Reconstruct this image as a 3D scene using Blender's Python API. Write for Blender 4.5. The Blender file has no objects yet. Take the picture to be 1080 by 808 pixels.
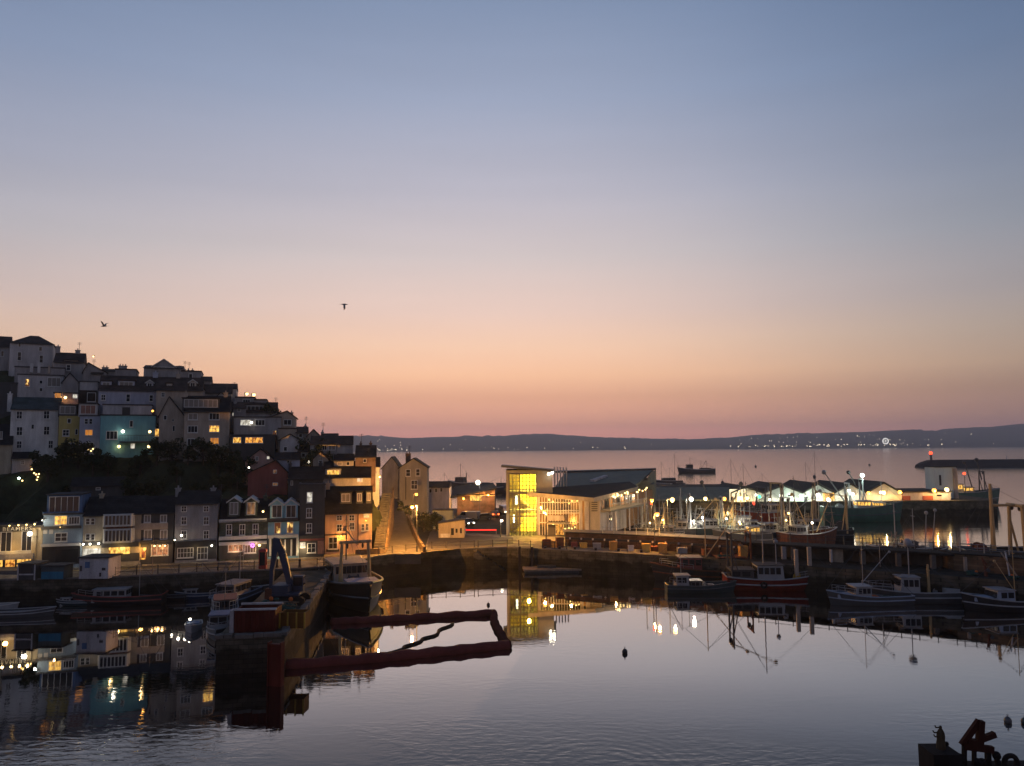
import bpy, bmesh, math, random
from mathutils import Vector, Matrix
SC = bpy.context.scene
COL = SC.collection
R = math.radians
rnd = random.Random(11)

# ------------------------------------------------------------------ camera
F0, CX, CY, CAMZ = 816.0, 540.0, 404.0, 19.0
CAM = Vector((0, 0, CAMZ))
RC = Matrix.Rotation(R(90 + 4.76), 3, 'X') @ Matrix.Rotation(R(-0.43), 3, 'Z')
cd = bpy.data.cameras.new('camera')
cd.sensor_width = 36.0
cd.lens = 36.0 * F0 / 1080.0
cd.clip_end = 30000
cd.clip_start = 0.5
cam = bpy.data.objects.new('camera', cd)
COL.objects.link(cam)
cam.location = CAM
cam.rotation_euler = RC.to_euler()
SC.camera = cam


def ray(px, py):
    d = RC @ Vector(((px - CX) / F0, -(py - CY) / F0, -1.0))
    return d / d.y


def P(px, py, Y):
    return CAM + ray(px, py) * Y


def G(px, py, z):
    d = ray(px, py)
    return CAM + d * ((z - CAMZ) / d.z)


# ------------------------------------------------------------------ mesh builder
class MB:
    def __init__(s):
        s.v, s.f = [], []

    def add(s, vs, fs):
        b = len(s.v)
        s.v += [tuple(v) for v in vs]
        s.f += [tuple(i + b for i in f) for f in fs]
        return s

    def box(s, x0, x1, y0, y1, z0, z1):
        vs = [(x0, y0, z0), (x1, y0, z0), (x1, y1, z0), (x0, y1, z0), (x0, y0, z1), (x1, y0, z1), (x1, y1, z1), (x0, y1, z1)]
        return s.add(vs, [(0, 3, 2, 1), (4, 5, 6, 7), (0, 1, 5, 4), (1, 2, 6, 5), (2, 3, 7, 6), (3, 0, 4, 7)])

    def obox(s, c, sx, sy, sz, ang=0.0, tilt=0.0):
        M = Matrix.Translation(Vector(c)) @ Matrix.Rotation(ang, 4, 'Z') @ Matrix.Rotation(tilt, 4, 'X')
        vs = [M @ Vector((a * sx / 2, b * sy / 2, d * sz / 2)) for d in (-1, 1) for a, b in ((-1, -1), (1, -1), (1, 1), (-1, 1))]
        return s.add(vs, [(0, 3, 2, 1), (4, 5, 6, 7), (0, 1, 5, 4), (1, 2, 6, 5), (2, 3, 7, 6), (3, 0, 4, 7)])

    def prism(s, poly, z0, z1):
        n = len(poly)
        vs = [(p[0], p[1], z0) for p in poly] + [(p[0], p[1], z1) for p in poly]
        fs = [tuple(range(n - 1, -1, -1)), tuple(range(n, 2 * n))]
        fs += [(i, (i + 1) % n, n + (i + 1) % n, n + i) for i in range(n)]
        return s.add(vs, fs)

    def slab(s, pts, th):
        n = len(pts)
        vs = [tuple(p) for p in pts] + [(p[0], p[1], p[2] - th) for p in pts]
        fs = [tuple(range(n)), tuple(range(2 * n - 1, n - 1, -1))]
        fs += [(i, (i + 1) % n, n + (i + 1) % n, n + i) for i in range(n)]
        return s.add(vs, fs)

    def profx(s, poly, x0, x1):          # polygon (y,z) extruded along x
        n = len(poly)
        vs = [(x0, p[0], p[1]) for p in poly] + [(x1, p[0], p[1]) for p in poly]
        fs = [tuple(range(n)), tuple(range(2 * n - 1, n - 1, -1))]
        fs += [(i, (i + 1) % n, n + (i + 1) % n, n + i) for i in range(n)]
        return s.add(vs, fs)

    def profy(s, poly, y0, y1):          # polygon (x,z) extruded along y
        n = len(poly)
        vs = [(p[0], y0, p[1]) for p in poly] + [(p[0], y1, p[1]) for p in poly]
        fs = [tuple(range(n)), tuple(range(2 * n - 1, n - 1, -1))]
        fs += [(i, (i + 1) % n, n + (i + 1) % n, n + i) for i in range(n)]
        return s.add(vs, fs)

    def tube(s, a, b, r0, r1=None, n=8):
        a, b = Vector(a), Vector(b)
        r1 = r0 if r1 is None else r1
        d = (b - a)
        if d.length < 1e-6:
            return s
        d.normalize()
        u = d.cross(Vector((0, 0, 1)) if abs(d.z) < .95 else Vector((1, 0, 0))).normalized()
        w = d.cross(u)
        vs = []
        for c, r in ((a, r0), (b, r1)):
            for i in range(n):
                t = 2 * math.pi * i / n
                vs.append(c + u * (r * math.cos(t)) + w * (r * math.sin(t)))
        fs = [(i, (i + 1) % n, n + (i + 1) % n, n + i) for i in range(n)]
        fs += [tuple(range(n - 1, -1, -1)), tuple(range(n, 2 * n))]
        return s.add(vs, fs)

    def path(s, pts, r, n=6):
        pts = [Vector(p) for p in pts]
        rr = r if isinstance(r, (list, tuple)) else [r] * len(pts)
        rings = []
        for k, p in enumerate(pts):
            d = (pts[min(k + 1, len(pts) - 1)] - pts[max(k - 1, 0)]).normalized()
            u = d.cross(Vector((0, 0, 1)) if abs(d.z) < .95 else Vector((1, 0, 0))).normalized()
            w = d.cross(u)
            rings.append([p + u * (rr[k] * math.cos(2 * math.pi * i / n)) + w * (rr[k] * math.sin(2 * math.pi * i / n)) for i in range(n)])
        return s.loft(rings, True)

    def loft(s, rings, closed=True, cap=True):
        n = len(rings[0])
        vs = [p for r in rings for p in r]
        fs = []
        for k in range(len(rings) - 1):
            for i in range(n if closed else n - 1):
                j = (i + 1) % n
                fs.append((k * n + i, k * n + j, (k + 1) * n + j, (k + 1) * n + i))
        if cap and closed:
            fs += [tuple(range(n - 1, -1, -1)), tuple(range((len(rings) - 1) * n, len(rings) * n))]
        return s.add(vs, fs)

    def ball(s, c, r, nu=10, nv=6, sc=(1, 1, 1)):
        c = Vector(c)
        rings = []
        for k in range(nv + 1):
            ph = math.pi * k / nv
            rr = max(math.sin(ph), .02)
            rings.append([c + Vector((r * sc[0] * rr * math.cos(2 * math.pi * i / nu), r * sc[1] * rr * math.sin(2 * math.pi * i / nu), r * sc[2] * math.cos(ph))) for i in range(nu)])
        return s.loft(rings, True)

    def ring(s, c, R0, r, axis='Y', n=20, m=6):
        c = Vector(c)
        vs, fs = [], []
        for i in range(n):
            t = 2 * math.pi * i / n
            for j in range(m):
                q = 2 * math.pi * j / m
                a = R0 + r * math.cos(q)
                p = (a * math.cos(t), r * math.sin(q), a * math.sin(t)) if axis == 'Y' else ((a * math.cos(t), a * math.sin(t), r * math.sin(q)) if axis == 'Z' else (r * math.sin(q), a * math.cos(t), a * math.sin(t)))
                vs.append(c + Vector(p))
        for i in range(n):
            for j in range(m):
                fs.append((i * m + j, i * m + (j + 1) % m, ((i + 1) % n) * m + (j + 1) % m, ((i + 1) % n) * m + j))
        return s.add(vs, fs)

    def build(s, name, m, parent=None, smooth=False, bevel=0, world=False):
        me = bpy.data.meshes.new(name)
        off = Vector((0, 0, 0))
        q = parent if world else None
        while q is not None:
            off = off + q.location
            q = q.parent
        me.from_pydata([(v[0] - off.x, v[1] - off.y, v[2] - off.z) for v in s.v], [], s.f)
        bm = bmesh.new()
        bm.from_mesh(me)
        bmesh.ops.recalc_face_normals(bm, faces=bm.faces)
        bm.to_mesh(me)
        bm.free()
        me.materials.append(m)
        if smooth:
            for p in me.polygons:
                p.use_smooth = True
        o = bpy.data.objects.new(name, me)
        COL.objects.link(o)
        if parent is not None:
            o.parent = parent
        if bevel:
            b = o.modifiers.new('bevel', 'BEVEL')
            b.width = bevel
            b.segments = 2
        return o


def tag(o, label=None, cat=None, group=None, kind=None):
    if label:
        o['label'] = label
    if cat:
        o['category'] = cat
    if group:
        o['group'] = group
    if kind:
        o['kind'] = kind
    return o


def thing(name, label, cat, loc=(0, 0, 0), rot=0.0, group=None):
    o = bpy.data.objects.new(name, None)
    o.empty_display_size = .3
    COL.objects.link(o)
    o.location = loc
    o.rotation_euler = (0, 0, rot)
    return tag(o, label, cat, group)


def kids(o):
    return [c for c in bpy.data.objects if c.parent is o]


def dup(root, loc, rot=None, label=None, scale=None):
    r = root.copy()
    COL.objects.link(r)
    r.location = loc
    if rot is not None:
        r.rotation_euler = (0, 0, rot)
    if scale:
        r.scale = scale if isinstance(scale, (tuple, list)) else (scale,) * 3
    if label:
        r['label'] = label

    def rec(a, b):
        for c in a.children:
            d = c.copy()
            COL.objects.link(d)
            d.parent = b
            rec(c, d)
    rec(root, r)
    return r


# ------------------------------------------------------------------ materials
_mats = {}


def lin(c):
    return tuple(((x / 255.0 / 12.92) if x / 255.0 <= .04045 else ((x / 255.0 + .055) / 1.055) ** 2.4) for x in c)


def paint(name, col, rough=.75, metal=0.0, var=.35, scale=1.2, bump=.15, streak=True):
    """weathered surface: base colour with blotches, fine grain and vertical rain streaks"""
    if name in _mats:
        return _mats[name]
    m = bpy.data.materials.new(name)
    m.use_nodes = True
    nt = m.node_tree
    b = nt.nodes['Principled BSDF']
    tc = nt.nodes.new('ShaderNodeTexCoord')
    mp = nt.nodes.new('ShaderNodeMapping')
    mp.inputs['Scale'].default_value = (1, 1, .25 if streak else 1)
    nt.links.new(tc.outputs['Object'], mp.inputs['Vector'])
    n1 = nt.nodes.new('ShaderNodeTexNoise')
    n1.inputs['Scale'].default_value = scale
    n1.inputs['Detail'].default_value = 6
    n1.inputs['Roughness'].default_value = .65
    nt.links.new(mp.outputs[0], n1.inputs['Vector'])
    n2 = nt.nodes.new('ShaderNodeTexNoise')
    n2.inputs['Scale'].default_value = scale * 9
    n2.inputs['Detail'].default_value = 3
    nt.links.new(tc.outputs['Object'], n2.inputs['Vector'])
    ad = nt.nodes.new('ShaderNodeMath')
    ad.operation = 'MULTIPLY_ADD'
    ad.inputs[1].default_value = .35
    nt.links.new(n2.outputs['Fac'], ad.inputs[0])
    nt.links.new(n1.outputs['Fac'], ad.inputs[2])
    rp = nt.nodes.new('ShaderNodeValToRGB')
    rp.color_ramp.elements[0].position = .38
    rp.color_ramp.elements[1].position = .88
    c0 = tuple(x * (1 - var) for x in col)
    c1 = tuple(min(x * (1 + var * .45), .9) for x in col)
    rp.color_ramp.elements[0].color = (*c0, 1)
    rp.color_ramp.elements[1].color = (*c1, 1)
    nt.links.new(ad.outputs[0], rp.inputs['Fac'])
    nt.links.new(rp.outputs['Color'], b.inputs['Base Color'])
    b.inputs['Roughness'].default_value = rough
    b.inputs['Metallic'].default_value = metal
    b.inputs['Specular IOR Level'].default_value = .5 if rough < .55 else .12
    if bump:
        bp = nt.nodes.new('ShaderNodeBump')
        bp.inputs['Strength'].default_value = bump
        bp.inputs['Distance'].default_value = .05
        nt.links.new(n2.outputs['Fac'], bp.inputs['Height'])
        nt.links.new(bp.outputs[0], b.inputs['Normal'])
    _mats[name] = m
    return m


def emit(name, col, s):
    if name in _mats:
        return _mats[name]
    m = bpy.data.materials.new(name)
    m.use_nodes = True
    b = m.node_tree.nodes['Principled BSDF']
    b.inputs['Base Color'].default_value = (*[min(c, .8) for c in col], 1)
    b.inputs['Emission Color'].default_value = (*col, 1)
    b.inputs['Emission Strength'].default_value = s
    _mats[name] = m
    return m


def litpane(name, dark, bright, s, scale=1.6, lo=.35, hi=.7):
    """a lit window: curtains, shelves and furniture read as an uneven glow"""
    if name in _mats:
        return _mats[name]
    m = bpy.data.materials.new(name)
    m.use_nodes = True
    nt = m.node_tree
    b = nt.nodes['Principled BSDF']
    tc = nt.nodes.new('ShaderNodeTexCoord')
    mp = nt.nodes.new('ShaderNodeMapping')
    mp.inputs['Scale'].default_value = (1.5, 1, .8)
    nt.links.new(tc.outputs['Object'], mp.inputs['Vector'])
    n = nt.nodes.new('ShaderNodeTexNoise')
    n.inputs['Scale'].default_value = scale
    n.inputs['Detail'].default_value = 3
    nt.links.new(mp.outputs[0], n.inputs['Vector'])
    rp = nt.nodes.new('ShaderNodeValToRGB')
    rp.color_ramp.elements[0].position = lo
    rp.color_ramp.elements[1].position = hi
    rp.color_ramp.elements[0].color = (*dark, 1)
    rp.color_ramp.elements[1].color = (*bright, 1)
    nt.links.new(n.outputs['Fac'], rp.inputs['Fac'])
    nt.links.new(rp.outputs['Color'], b.inputs['Emission Color'])
    b.inputs['Base Color'].default_value = (.05, .05, .05, 1)
    b.inputs['Roughness'].default_value = .15
    b.inputs['Emission Strength'].default_value = s
    _mats[name] = m
    return m


def glassy(name, col=(.02, .022, .026), rough=.08):
    if name in _mats:
        return _mats[name]
    m = bpy.data.materials.new(name)
    m.use_nodes = True
    b = m.node_tree.nodes['Principled BSDF']
    b.inputs['Base Color'].default_value = (*col, 1)
    b.inputs['Roughness'].default_value = rough
    _mats[name] = m
    return m


def clear_glass(name, tint=(.92, .95, .9), refl=.06):
    if name in _mats:
        return _mats[name]
    m = bpy.data.materials.new(name)
    m.use_nodes = True
    nt = m.node_tree
    nt.nodes.remove(nt.nodes['Principled BSDF'])
    t = nt.nodes.new('ShaderNodeBsdfTransparent')
    t.inputs[0].default_value = (*tint, 1)
    g = nt.nodes.new('ShaderNodeBsdfGlossy')
    g.inputs['Roughness'].default_value = .03
    mx = nt.nodes.new('ShaderNodeMixShader')
    mx.inputs[0].default_value = refl
    nt.links.new(t.outputs[0], mx.inputs[1])
    nt.links.new(g.outputs[0], mx.inputs[2])
    nt.links.new(mx.outputs[0], nt.nodes['Material Output'].inputs[0])
    _mats[name] = m
    return m


def masonry(name, c1, c2, mortar, sx=.45, sz=.2, rough=.9, tide=None):
    if name in _mats:
        return _mats[name]
    m = bpy.data.materials.new(name)
    m.use_nodes = True
    nt = m.node_tree
    b = nt.nodes['Principled BSDF']
    tc = nt.nodes.new('ShaderNodeTexCoord')
    sp = nt.nodes.new('ShaderNodeSeparateXYZ')
    nt.links.new(tc.outputs['Object'], sp.inputs[0])
    ad = nt.nodes.new('ShaderNodeMath')
    nt.links.new(sp.outputs[0], ad.inputs[0])
    nt.links.new(sp.outputs[1], ad.inputs[1])
    cb = nt.nodes.new('ShaderNodeCombineXYZ')
    nt.links.new(ad.outputs[0], cb.inputs[0])
    nt.links.new(sp.outputs[2], cb.inputs[1])
    bk = nt.nodes.new('ShaderNodeTexBrick')
    bk.inputs['Color1'].default_value = (*c1, 1)
    bk.inputs['Color2'].default_value = (*c2, 1)
    bk.inputs['Mortar'].default_value = (*mortar, 1)
    bk.inputs['Scale'].default_value = 1
    bk.inputs['Mortar Size'].default_value = .02
    bk.inputs['Brick Width'].default_value = sx
    bk.inputs['Row Height'].default_value = sz
    nt.links.new(cb.outputs[0], bk.inputs['Vector'])
    n = nt.nodes.new('ShaderNodeTexNoise')
    n.inputs['Scale'].default_value = .7
    n.inputs['Detail'].default_value = 7
    nt.links.new(tc.outputs['Object'], n.inputs['Vector'])
    rp = nt.nodes.new('ShaderNodeValToRGB')
    rp.color_ramp.elements[0].position = .35
    rp.color_ramp.elements[0].color = (.35, .38, .34, 1)
    rp.color_ramp.elements[1].position = .65
    rp.color_ramp.elements[1].color = (1, 1, 1, 1)
    nt.links.new(n.outputs['Fac'], rp.inputs['Fac'])
    mx = nt.nodes.new('ShaderNodeMix')
    mx.data_type = 'RGBA'
    mx.blend_type = 'MULTIPLY'
    mx.inputs['Factor'].default_value = .85
    nt.links.new(bk.outputs['Color'], mx.inputs['A'])
    nt.links.new(rp.outputs['Color'], mx.inputs['B'])
    res = mx.outputs['Result']
    if tide:                                             # weed up to the high-water mark, drier stone above it
        a2 = nt.nodes.new('ShaderNodeMath')
        a2.operation = 'MULTIPLY_ADD'
        a2.inputs[1].default_value = 1.6
        nt.links.new(n.outputs['Fac'], a2.inputs[0])
        nt.links.new(sp.outputs[2], a2.inputs[2])
        tr = nt.nodes.new('ShaderNodeMapRange')
        tr.inputs['From Min'].default_value = tide + .75
        tr.inputs['From Max'].default_value = tide + 1.05
        tr.inputs['To Min'].default_value = 1.0
        tr.inputs['To Max'].default_value = 2.6
        nt.links.new(a2.outputs[0], tr.inputs['Value'])
        vm = nt.nodes.new('ShaderNodeVectorMath')
        vm.operation = 'SCALE'
        nt.links.new(res, vm.inputs[0])
        nt.links.new(tr.outputs['Result'], vm.inputs['Scale'])
        res = vm.outputs['Vector']
    nt.links.new(res, b.inputs['Base Color'])
    b.inputs['Roughness'].default_value = rough
    b.inputs['Specular IOR Level'].default_value = .1
    bp = nt.nodes.new('ShaderNodeBump')
    bp.inputs['Strength'].default_value = .5
    bp.inputs['Distance'].default_value = .03
    nt.links.new(bk.outputs['Fac'], bp.inputs['Height'])
    nt.links.new(bp.outputs[0], b.inputs['Normal'])
    _mats[name] = m
    return m


M_WHITE = paint('white_render', (.58, .58, .57), var=.5, scale=.8)
M_OFF = paint('grey_white_render', (.44, .43, .43), var=.55, scale=.8)
M_CREAM = paint('cream_render', (.37, .32, .24), var=.5, scale=.8)
M_TAN = paint('tan_render', (.38, .32, .26), var=.5, scale=.8)
M_YELLOW = paint('ochre_render', (.42, .34, .12))
M_PALEBLUE = paint('pale_blue_render', (.22, .29, .36), var=.5, scale=.8)
M_TEAL = paint('teal_render', (.16, .36, .40))
M_LILAC = paint('lilac_render', (.36, .38, .46))
M_BLUE = paint('blue_render', (.10, .17, .30))
M_SKYBLUE = paint('sky_blue_render', (.25, .46, .55))
M_PEACH = paint('peach_render', (.62, .42, .27))
M_RED = paint('red_render', (.26, .085, .07))
M_PINK = paint('pink_render', (.42, .26, .22))
M_GREY = paint('grey_render', (.30, .29, .29), var=.55, scale=.8)
M_GREYCREAM = paint('grey_cream_render', (.30, .28, .23), var=.4, scale=.8)
M_DKGREEN = masonry('green_grey_stone', (.11, .13, .10), (.15, .16, .12), (.08, .08, .07))
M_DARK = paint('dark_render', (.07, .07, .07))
M_SLATE = masonry('slate_roof', (.022, .023, .027), (.034, .034, .038), (.014, .014, .014), .3, .22, .7)
M_SLATEB = masonry('brown_tile_roof', (.06, .045, .04), (.08, .058, .048), (.04, .03, .03), .3, .25, .8)
M_SLATEG = masonry('green_slate_roof', (.04, .062, .062), (.06, .082, .082), (.03, .035, .035), .3, .22, .6)
M_LEAD = paint('lead_flat_roof', (.06, .06, .063), .8)
M_BRICK = masonry('red_brick', (.22, .085, .055), (.28, .11, .07), (.2, .18, .16), .23, .075)
M_STONE = masonry('weedy_quay_stone', (.034, .031, .024), (.048, .042, .032), (.016, .015, .013), .9, .4, .9, 1.9)
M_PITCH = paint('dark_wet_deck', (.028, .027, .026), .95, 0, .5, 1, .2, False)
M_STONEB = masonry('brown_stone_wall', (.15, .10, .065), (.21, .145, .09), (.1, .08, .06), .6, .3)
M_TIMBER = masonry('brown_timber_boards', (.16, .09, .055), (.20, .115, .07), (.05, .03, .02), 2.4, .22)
M_TIMBERD = paint('dark_wet_timber', (.045, .035, .03), .6)
M_WOOD = paint('weathered_wood', (.25, .2, .15), .8)
M_FRAME = paint('white_window_frame', (.62, .62, .6), .5, 0, .15, 2, 0)
M_TRIM = paint('white_trim', (.52, .52, .49), .6, 0, .2, 2, 0)
M_DKFRAME = paint('dark_window_frame', (.06, .055, .05), .5, 0, .2, 2, 0)
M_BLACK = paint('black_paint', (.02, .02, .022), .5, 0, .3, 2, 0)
M_STEEL = paint('galvanised_steel', (.32, .33, .34), .5, .6, .3, 3, 0)
M_DKSTEEL = paint('dark_steel', (.06, .065, .07), .5, .4, .4, 3, 0)
M_RUST = paint('rusty_steel', (.16, .065, .04), .85, .2, .6, 2.5, .4)
M_ASPH = paint('asphalt', (.085, .076, .066), .85, 0, .35, .8, .2, False)
M_CONC = paint('concrete', (.15, .14, .125), .9, 0, .4, .5, .2, False)
M_PAVE = masonry('pavement_slabs', (.22, .2, .17), (.26, .24, .2), (.1, .09, .08), .6, .6)
M_GLASS = glassy('dark_window_glass')
M_CURTAIN = paint('drawn_curtain', (.22, .20, .18), .9, 0, .3, 6, 0)
M_REDCUR = paint('red_curtain', (.30, .16, .12), .9, 0, .5, 6, 0)
M_NET = paint('green_net', (.03, .07, .06), .95, 0, .6, 6, .5, False)
E_ORANGE = litpane('orange_lit_room', (.16, .035, .004), (1.0, .45, .07), 1.5, 2.2, .38, .62)
E_YELLOW = litpane('yellow_lit_room', (.24, .07, .008), (1.0, .58, .11), 1.6, 2.0, .36, .62)
E_WHITEW = litpane('white_lit_room', (.25, .21, .15), (1.0, .95, .8), 1.0)
E_DIM = litpane('dimly_lit_room', (.05, .02, .008), (.45, .20, .07), .8)
E_RED = litpane('red_lit_bar', (.08, .015, .01), (.75, .30, .12), 1.0, 2.2)
E_ORANGE2 = litpane('amber_curtained_room', (.35, .10, .012), (.75, .30, .05), 1.0, 1.1, .3, .75)
E_ORANGE3 = litpane('lamp_lit_room', (.05, .012, .002), (1.0, .62, .18), 1.7, 1.4, .5, .66)
E_YELLOW2 = litpane('bright_kitchen', (.45, .24, .05), (1.0, .74, .30), 1.25, 2.6, .3, .6)
PANES = {'d': M_GLASS, 'o': E_ORANGE, 'y': E_YELLOW, 'w': E_WHITEW, 'm': E_DIM, 'o1': E_ORANGE2, 'o2': E_ORANGE3, 'y1': E_YELLOW2, 'r': E_RED, 'c': M_CURTAIN, 'k': M_REDCUR}
E_LAMPW = emit('white_lamp_glow', (1.0, .90, .70), 8)
E_LAMPO = emit('sodium_lamp_glow', (1.0, .45, .08), 3.2)
E_LAMPY = emit('warm_lamp_glow', (1.0, .66, .25), 4.5)
E_LAMPG = emit('green_white_lamp_glow', (.75, 1.0, .85), 8)
E_REDL = emit('red_lamp_glow', (1.0, .06, .02), 4)
E_GREENL = emit('green_lamp_glow', (.05, 1.0, .45), 2.5)
LIGHTC = {'w': ((1, .90, .72), E_LAMPW), 'o': ((1, .42, .08), E_LAMPO), 'y': ((1, .66, .28), E_LAMPY), 'g': ((.72, 1, .85), E_LAMPG)}


def plight(loc, col, power, parent, rad=.2):
    l = bpy.data.lights.new('lamp_light', 'POINT')
    l.energy = power
    l.color = col
    l.shadow_soft_size = rad
    o = bpy.data.objects.new('lamp_light', l)
    COL.objects.link(o)
    o.location = loc
    o.parent = parent
    return o


# ------------------------------------------------------------------ houses
def YM(Y, px=0):
    """the town climbs steeply: rows behind the quay stand close above one another"""
    return Y if (Y <= 118 or px > 402) else 124 + (Y - 120) * .5


class Fac:
    """a vertical facade plane; pixel -> (u, z) on it"""

    def __init__(s, px, py, Y, rot):
        s.o = P(px, py, Y)
        s.rot = rot
        s.u = Vector((math.cos(rot), math.sin(rot), 0))
        s.n = Vector((math.sin(rot), -math.cos(rot), 0))

    def uv(s, px, py, back=0.0):
        d = ray(px, py)
        o = s.o - s.n * back
        t = (o - CAM).dot(s.n) / d.dot(s.n)
        q = CAM + d * t - o
        return q.dot(s.u), q.z


BASES = []            # (x, y, z) of every house on the hill, the hillside is fitted to them


def window(parent, f, w, frame=None):
    x0, y0, x1, y1, k = w[:5]
    if k in 'oy':
        k = {'o': ('o', 'o1', 'o2'), 'y': ('y', 'y1', 'y')}[k][int(x0 * 3 + y0) % 3]
    bars = w[5] if len(w) > 5 else (1, 1)
    u0, z1 = f.uv(x0, y0)
    u1, z0 = f.uv(x1, y1)
    u0, u1 = min(u0, u1), max(u0, u1)
    t = min(.09, (u1 - u0) * .12)
    b = MB()
    b.box(u0, u0 + t, -.06, .03, z0, z1).box(u1 - t, u1, -.06, .03, z0, z1)
    b.box(u0 + t, u1 - t, -.06, .03, z0, z0 + t).box(u0 + t, u1 - t, -.06, .03, z1 - t, z1)
    for i in range(1, bars[0] + 1):
        x = u0 + (u1 - u0) * i / (bars[0] + 1)
        b.box(x - t * .3, x + t * .3, -.045, .02, z0 + t, z1 - t)
    for i in range(1, bars[1] + 1):
        z = z0 + (z1 - z0) * i / (bars[1] + 1)
        b.box(u0 + t, u1 - t, -.05, .02, z - t * .3, z + t * .3)
    o = b.build('window', frame or M_FRAME, parent)
    MB().box(u0 + t * .5, u1 - t * .5, -.02, .02, z0 + t * .5, z1 - t * .5).build('pane', PANES[k], o)
    if z1 - z0 > 1.0:
        MB().box(u0 - .06, u1 + .06, -.14, .03, z0 - .1, z0 - .005).build('sill', M_TRIM if frame is None else frame, o)
    if k[0] in 'oyw':
        o['label'] = 'lit window'
    return o


def house(name, label, cat, x0, x1, yb, ye, Y, dep, wall, kind, yr=0, roofm=None, rot=None, wins=(), chim=(), dorm=(), boxes=(), doors=(),
          frame=None, group=None, base=3.0, hill=True, over=.25, roofdrop=0):
    if hill:
        Y = YM(Y, (x0 + x1) / 2)
    if rot is None:
        rot = math.atan((540 - (x0 + x1) / 2) / F0) * .85
    f = Fac((x0 + x1) / 2, yb, Y, rot)
    t = thing(name, label, cat, f.o, rot, group)
    u0, _ = f.uv(x0, yb)
    u1, _ = f.uv(x1, yb)
    u0 += .015
    u1 -= .015
    _, h = f.uv((x0 + x1) / 2, ye)
    roofm = roofm or M_SLATE
    if hill:
        for uu in (u0, (u0 + u1) / 2, u1):
            q = f.o + f.u * uu
            BASES.append((q.x, q.y, f.o.z))
            q = q - f.n * dep
            BASES.append((q.x, q.y, f.o.z + dep * .12))
    um = (u0 + u1) / 2
    if kind == 'front':
        px = yr if isinstance(yr, tuple) else ((x0 + x1) / 2, yr)
        up, zp = f.uv(*px)
        MB().profy([(u0, -base), (u1, -base), (u1, h), (up, zp), (u0, h)], 0, dep).build('wall', wall, t)
        b = MB()
        th = .14
        for a, c in (((u0, h), (up, zp)), ((u1, h), (up, zp))):
            dx, dz = a[0] - c[0], a[1] - c[1]
            L = math.hypot(dx, dz)
            e = (a[0] + dx / L * .3, a[1] + dz / L * .3)
            nx, nz = (-dz / L, dx / L)
            if nz < 0:
                nx, nz = -nx, -nz
            b.profy([(e[0] + nx * .01, e[1] + nz * .01), (c[0], c[1] + .01), (c[0] + nx * 0, c[1] + th + .06), (e[0] + nx * th, e[1] + nz * th)], -over, dep + over)
        ro = b.build('roof', roofm, t)
        ridge = lambda pxx: (f.uv(pxx, ye, dep * .5)[0], dep * .5)
    elif kind == 'side':
        MB().box(u0, u1, 0, dep, -base, h).build('wall', wall, t)
        _, zr = f.uv((x0 + x1) / 2, yr, dep * .5)
        b = MB()
        b.profx([(-over, h - .06), (dep * .5, zr), (dep + over, h - .06)], u0 - .1, u1 + .1)
        ro = b.build('roof', roofm, t)
        g = MB().box(u0 - .12, u1 + .12, -over - .1, -over + .04, h - .16, h - .02)
        g.build('gutter', M_BLACK, t)
        ridge = lambda pxx: (f.uv(pxx, yr, dep * .5)[0], dep * .5)
    elif kind == 'hip':
        MB().box(u0, u1, 0, dep, -base, h).build('wall', wall, t)
        _, zr = f.uv((x0 + x1) / 2, yr, dep * .5)
        k = min(dep * .5, (u1 - u0) * .4)
        o_ = over
        vs = [(u0 - o_, -o_, h - .06), (u1 + o_, -o_, h - .06), (u1 + o_, dep + o_, h - .06), (u0 - o_, dep + o_, h - .06), (u0 + k, dep / 2, zr), (u1 - k, dep / 2, zr)]
        b = MB().add(vs, [(0, 1, 5, 4), (1, 2, 5), (2, 3, 4, 5), (3, 0, 4), (3, 2, 1, 0)])
        ro = b.build('roof', roofm, t)
        MB().box(u0 - o_ - .05, u1 + o_ + .05, -o_ - .1, -o_ + .03, h - .16, h - .03).build('gutter', M_BLACK, t)
        ridge = lambda pxx: (f.uv(pxx, yr, dep * .5)[0], dep * .5)
    else:                                            # flat, with a parapet
        MB().box(u0, u1, 0, dep, -base, h).build('wall', wall, t)
        b = MB()
        b.box(u0 - .1, u1 + .1, -.12, .2, h + .005, h + .22).box(u0 - .1, u1 + .1, dep - .2, dep + .1, h + .005, h + .22)
        b.box(u0 - .1, u0 + .2, .2, dep - .2, h + .005, h + .22).box(u1 - .2, u1 + .1, .2, dep - .2, h + .005, h + .22)
        b.box(u0 + .2, u1 - .2, .2, dep - .2, h + .004, h + .06)
        ro = b.build('roof', roofm, t)
        zr = h
        ridge = lambda pxx: (f.uv(pxx, ye, dep * .5)[0], dep * .5)
    for c in chim:
        px, yt, wpx = c[:3]
        u, v = ridge(px)
        _, zt = f.uv(px, yt, v)
        w = wpx * Y / F0 / 2
        zb = h - .3
        b = MB().box(u - w, u + w, v - .35, v + .35, zb, zt - .5).box(u - w - .08, u + w + .08, v - .43, v + .43, zt - .5, zt - .36)
        n = max(1, int(w * 2 / .45))
        for i in range(n):
            xx = u - w + (2 * w) * (i + .5) / n
            b.tube((xx, v, zt - .36), (xx, v, zt), .13, .1, 6)
        b.build('chimney', c[3] if len(c) > 3 else wall, ro)
        if int(px) % 2 == 0:
            a_ = MB().tube((u + w * .6, v, zt - .4), (u + w * .6, v, zt + 1.3), .035, None, 5)
            for k_ in range(3):
                a_.tube((u + w * .6 - .35, v, zt + .8 + k_ * .2), (u + w * .6 + .35, v, zt + .8 + k_ * .2), .02, None, 4)
            a_.build('aerial', M_DKSTEEL, ro)
    for w in wins:
        window(t, f, w, frame)
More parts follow.
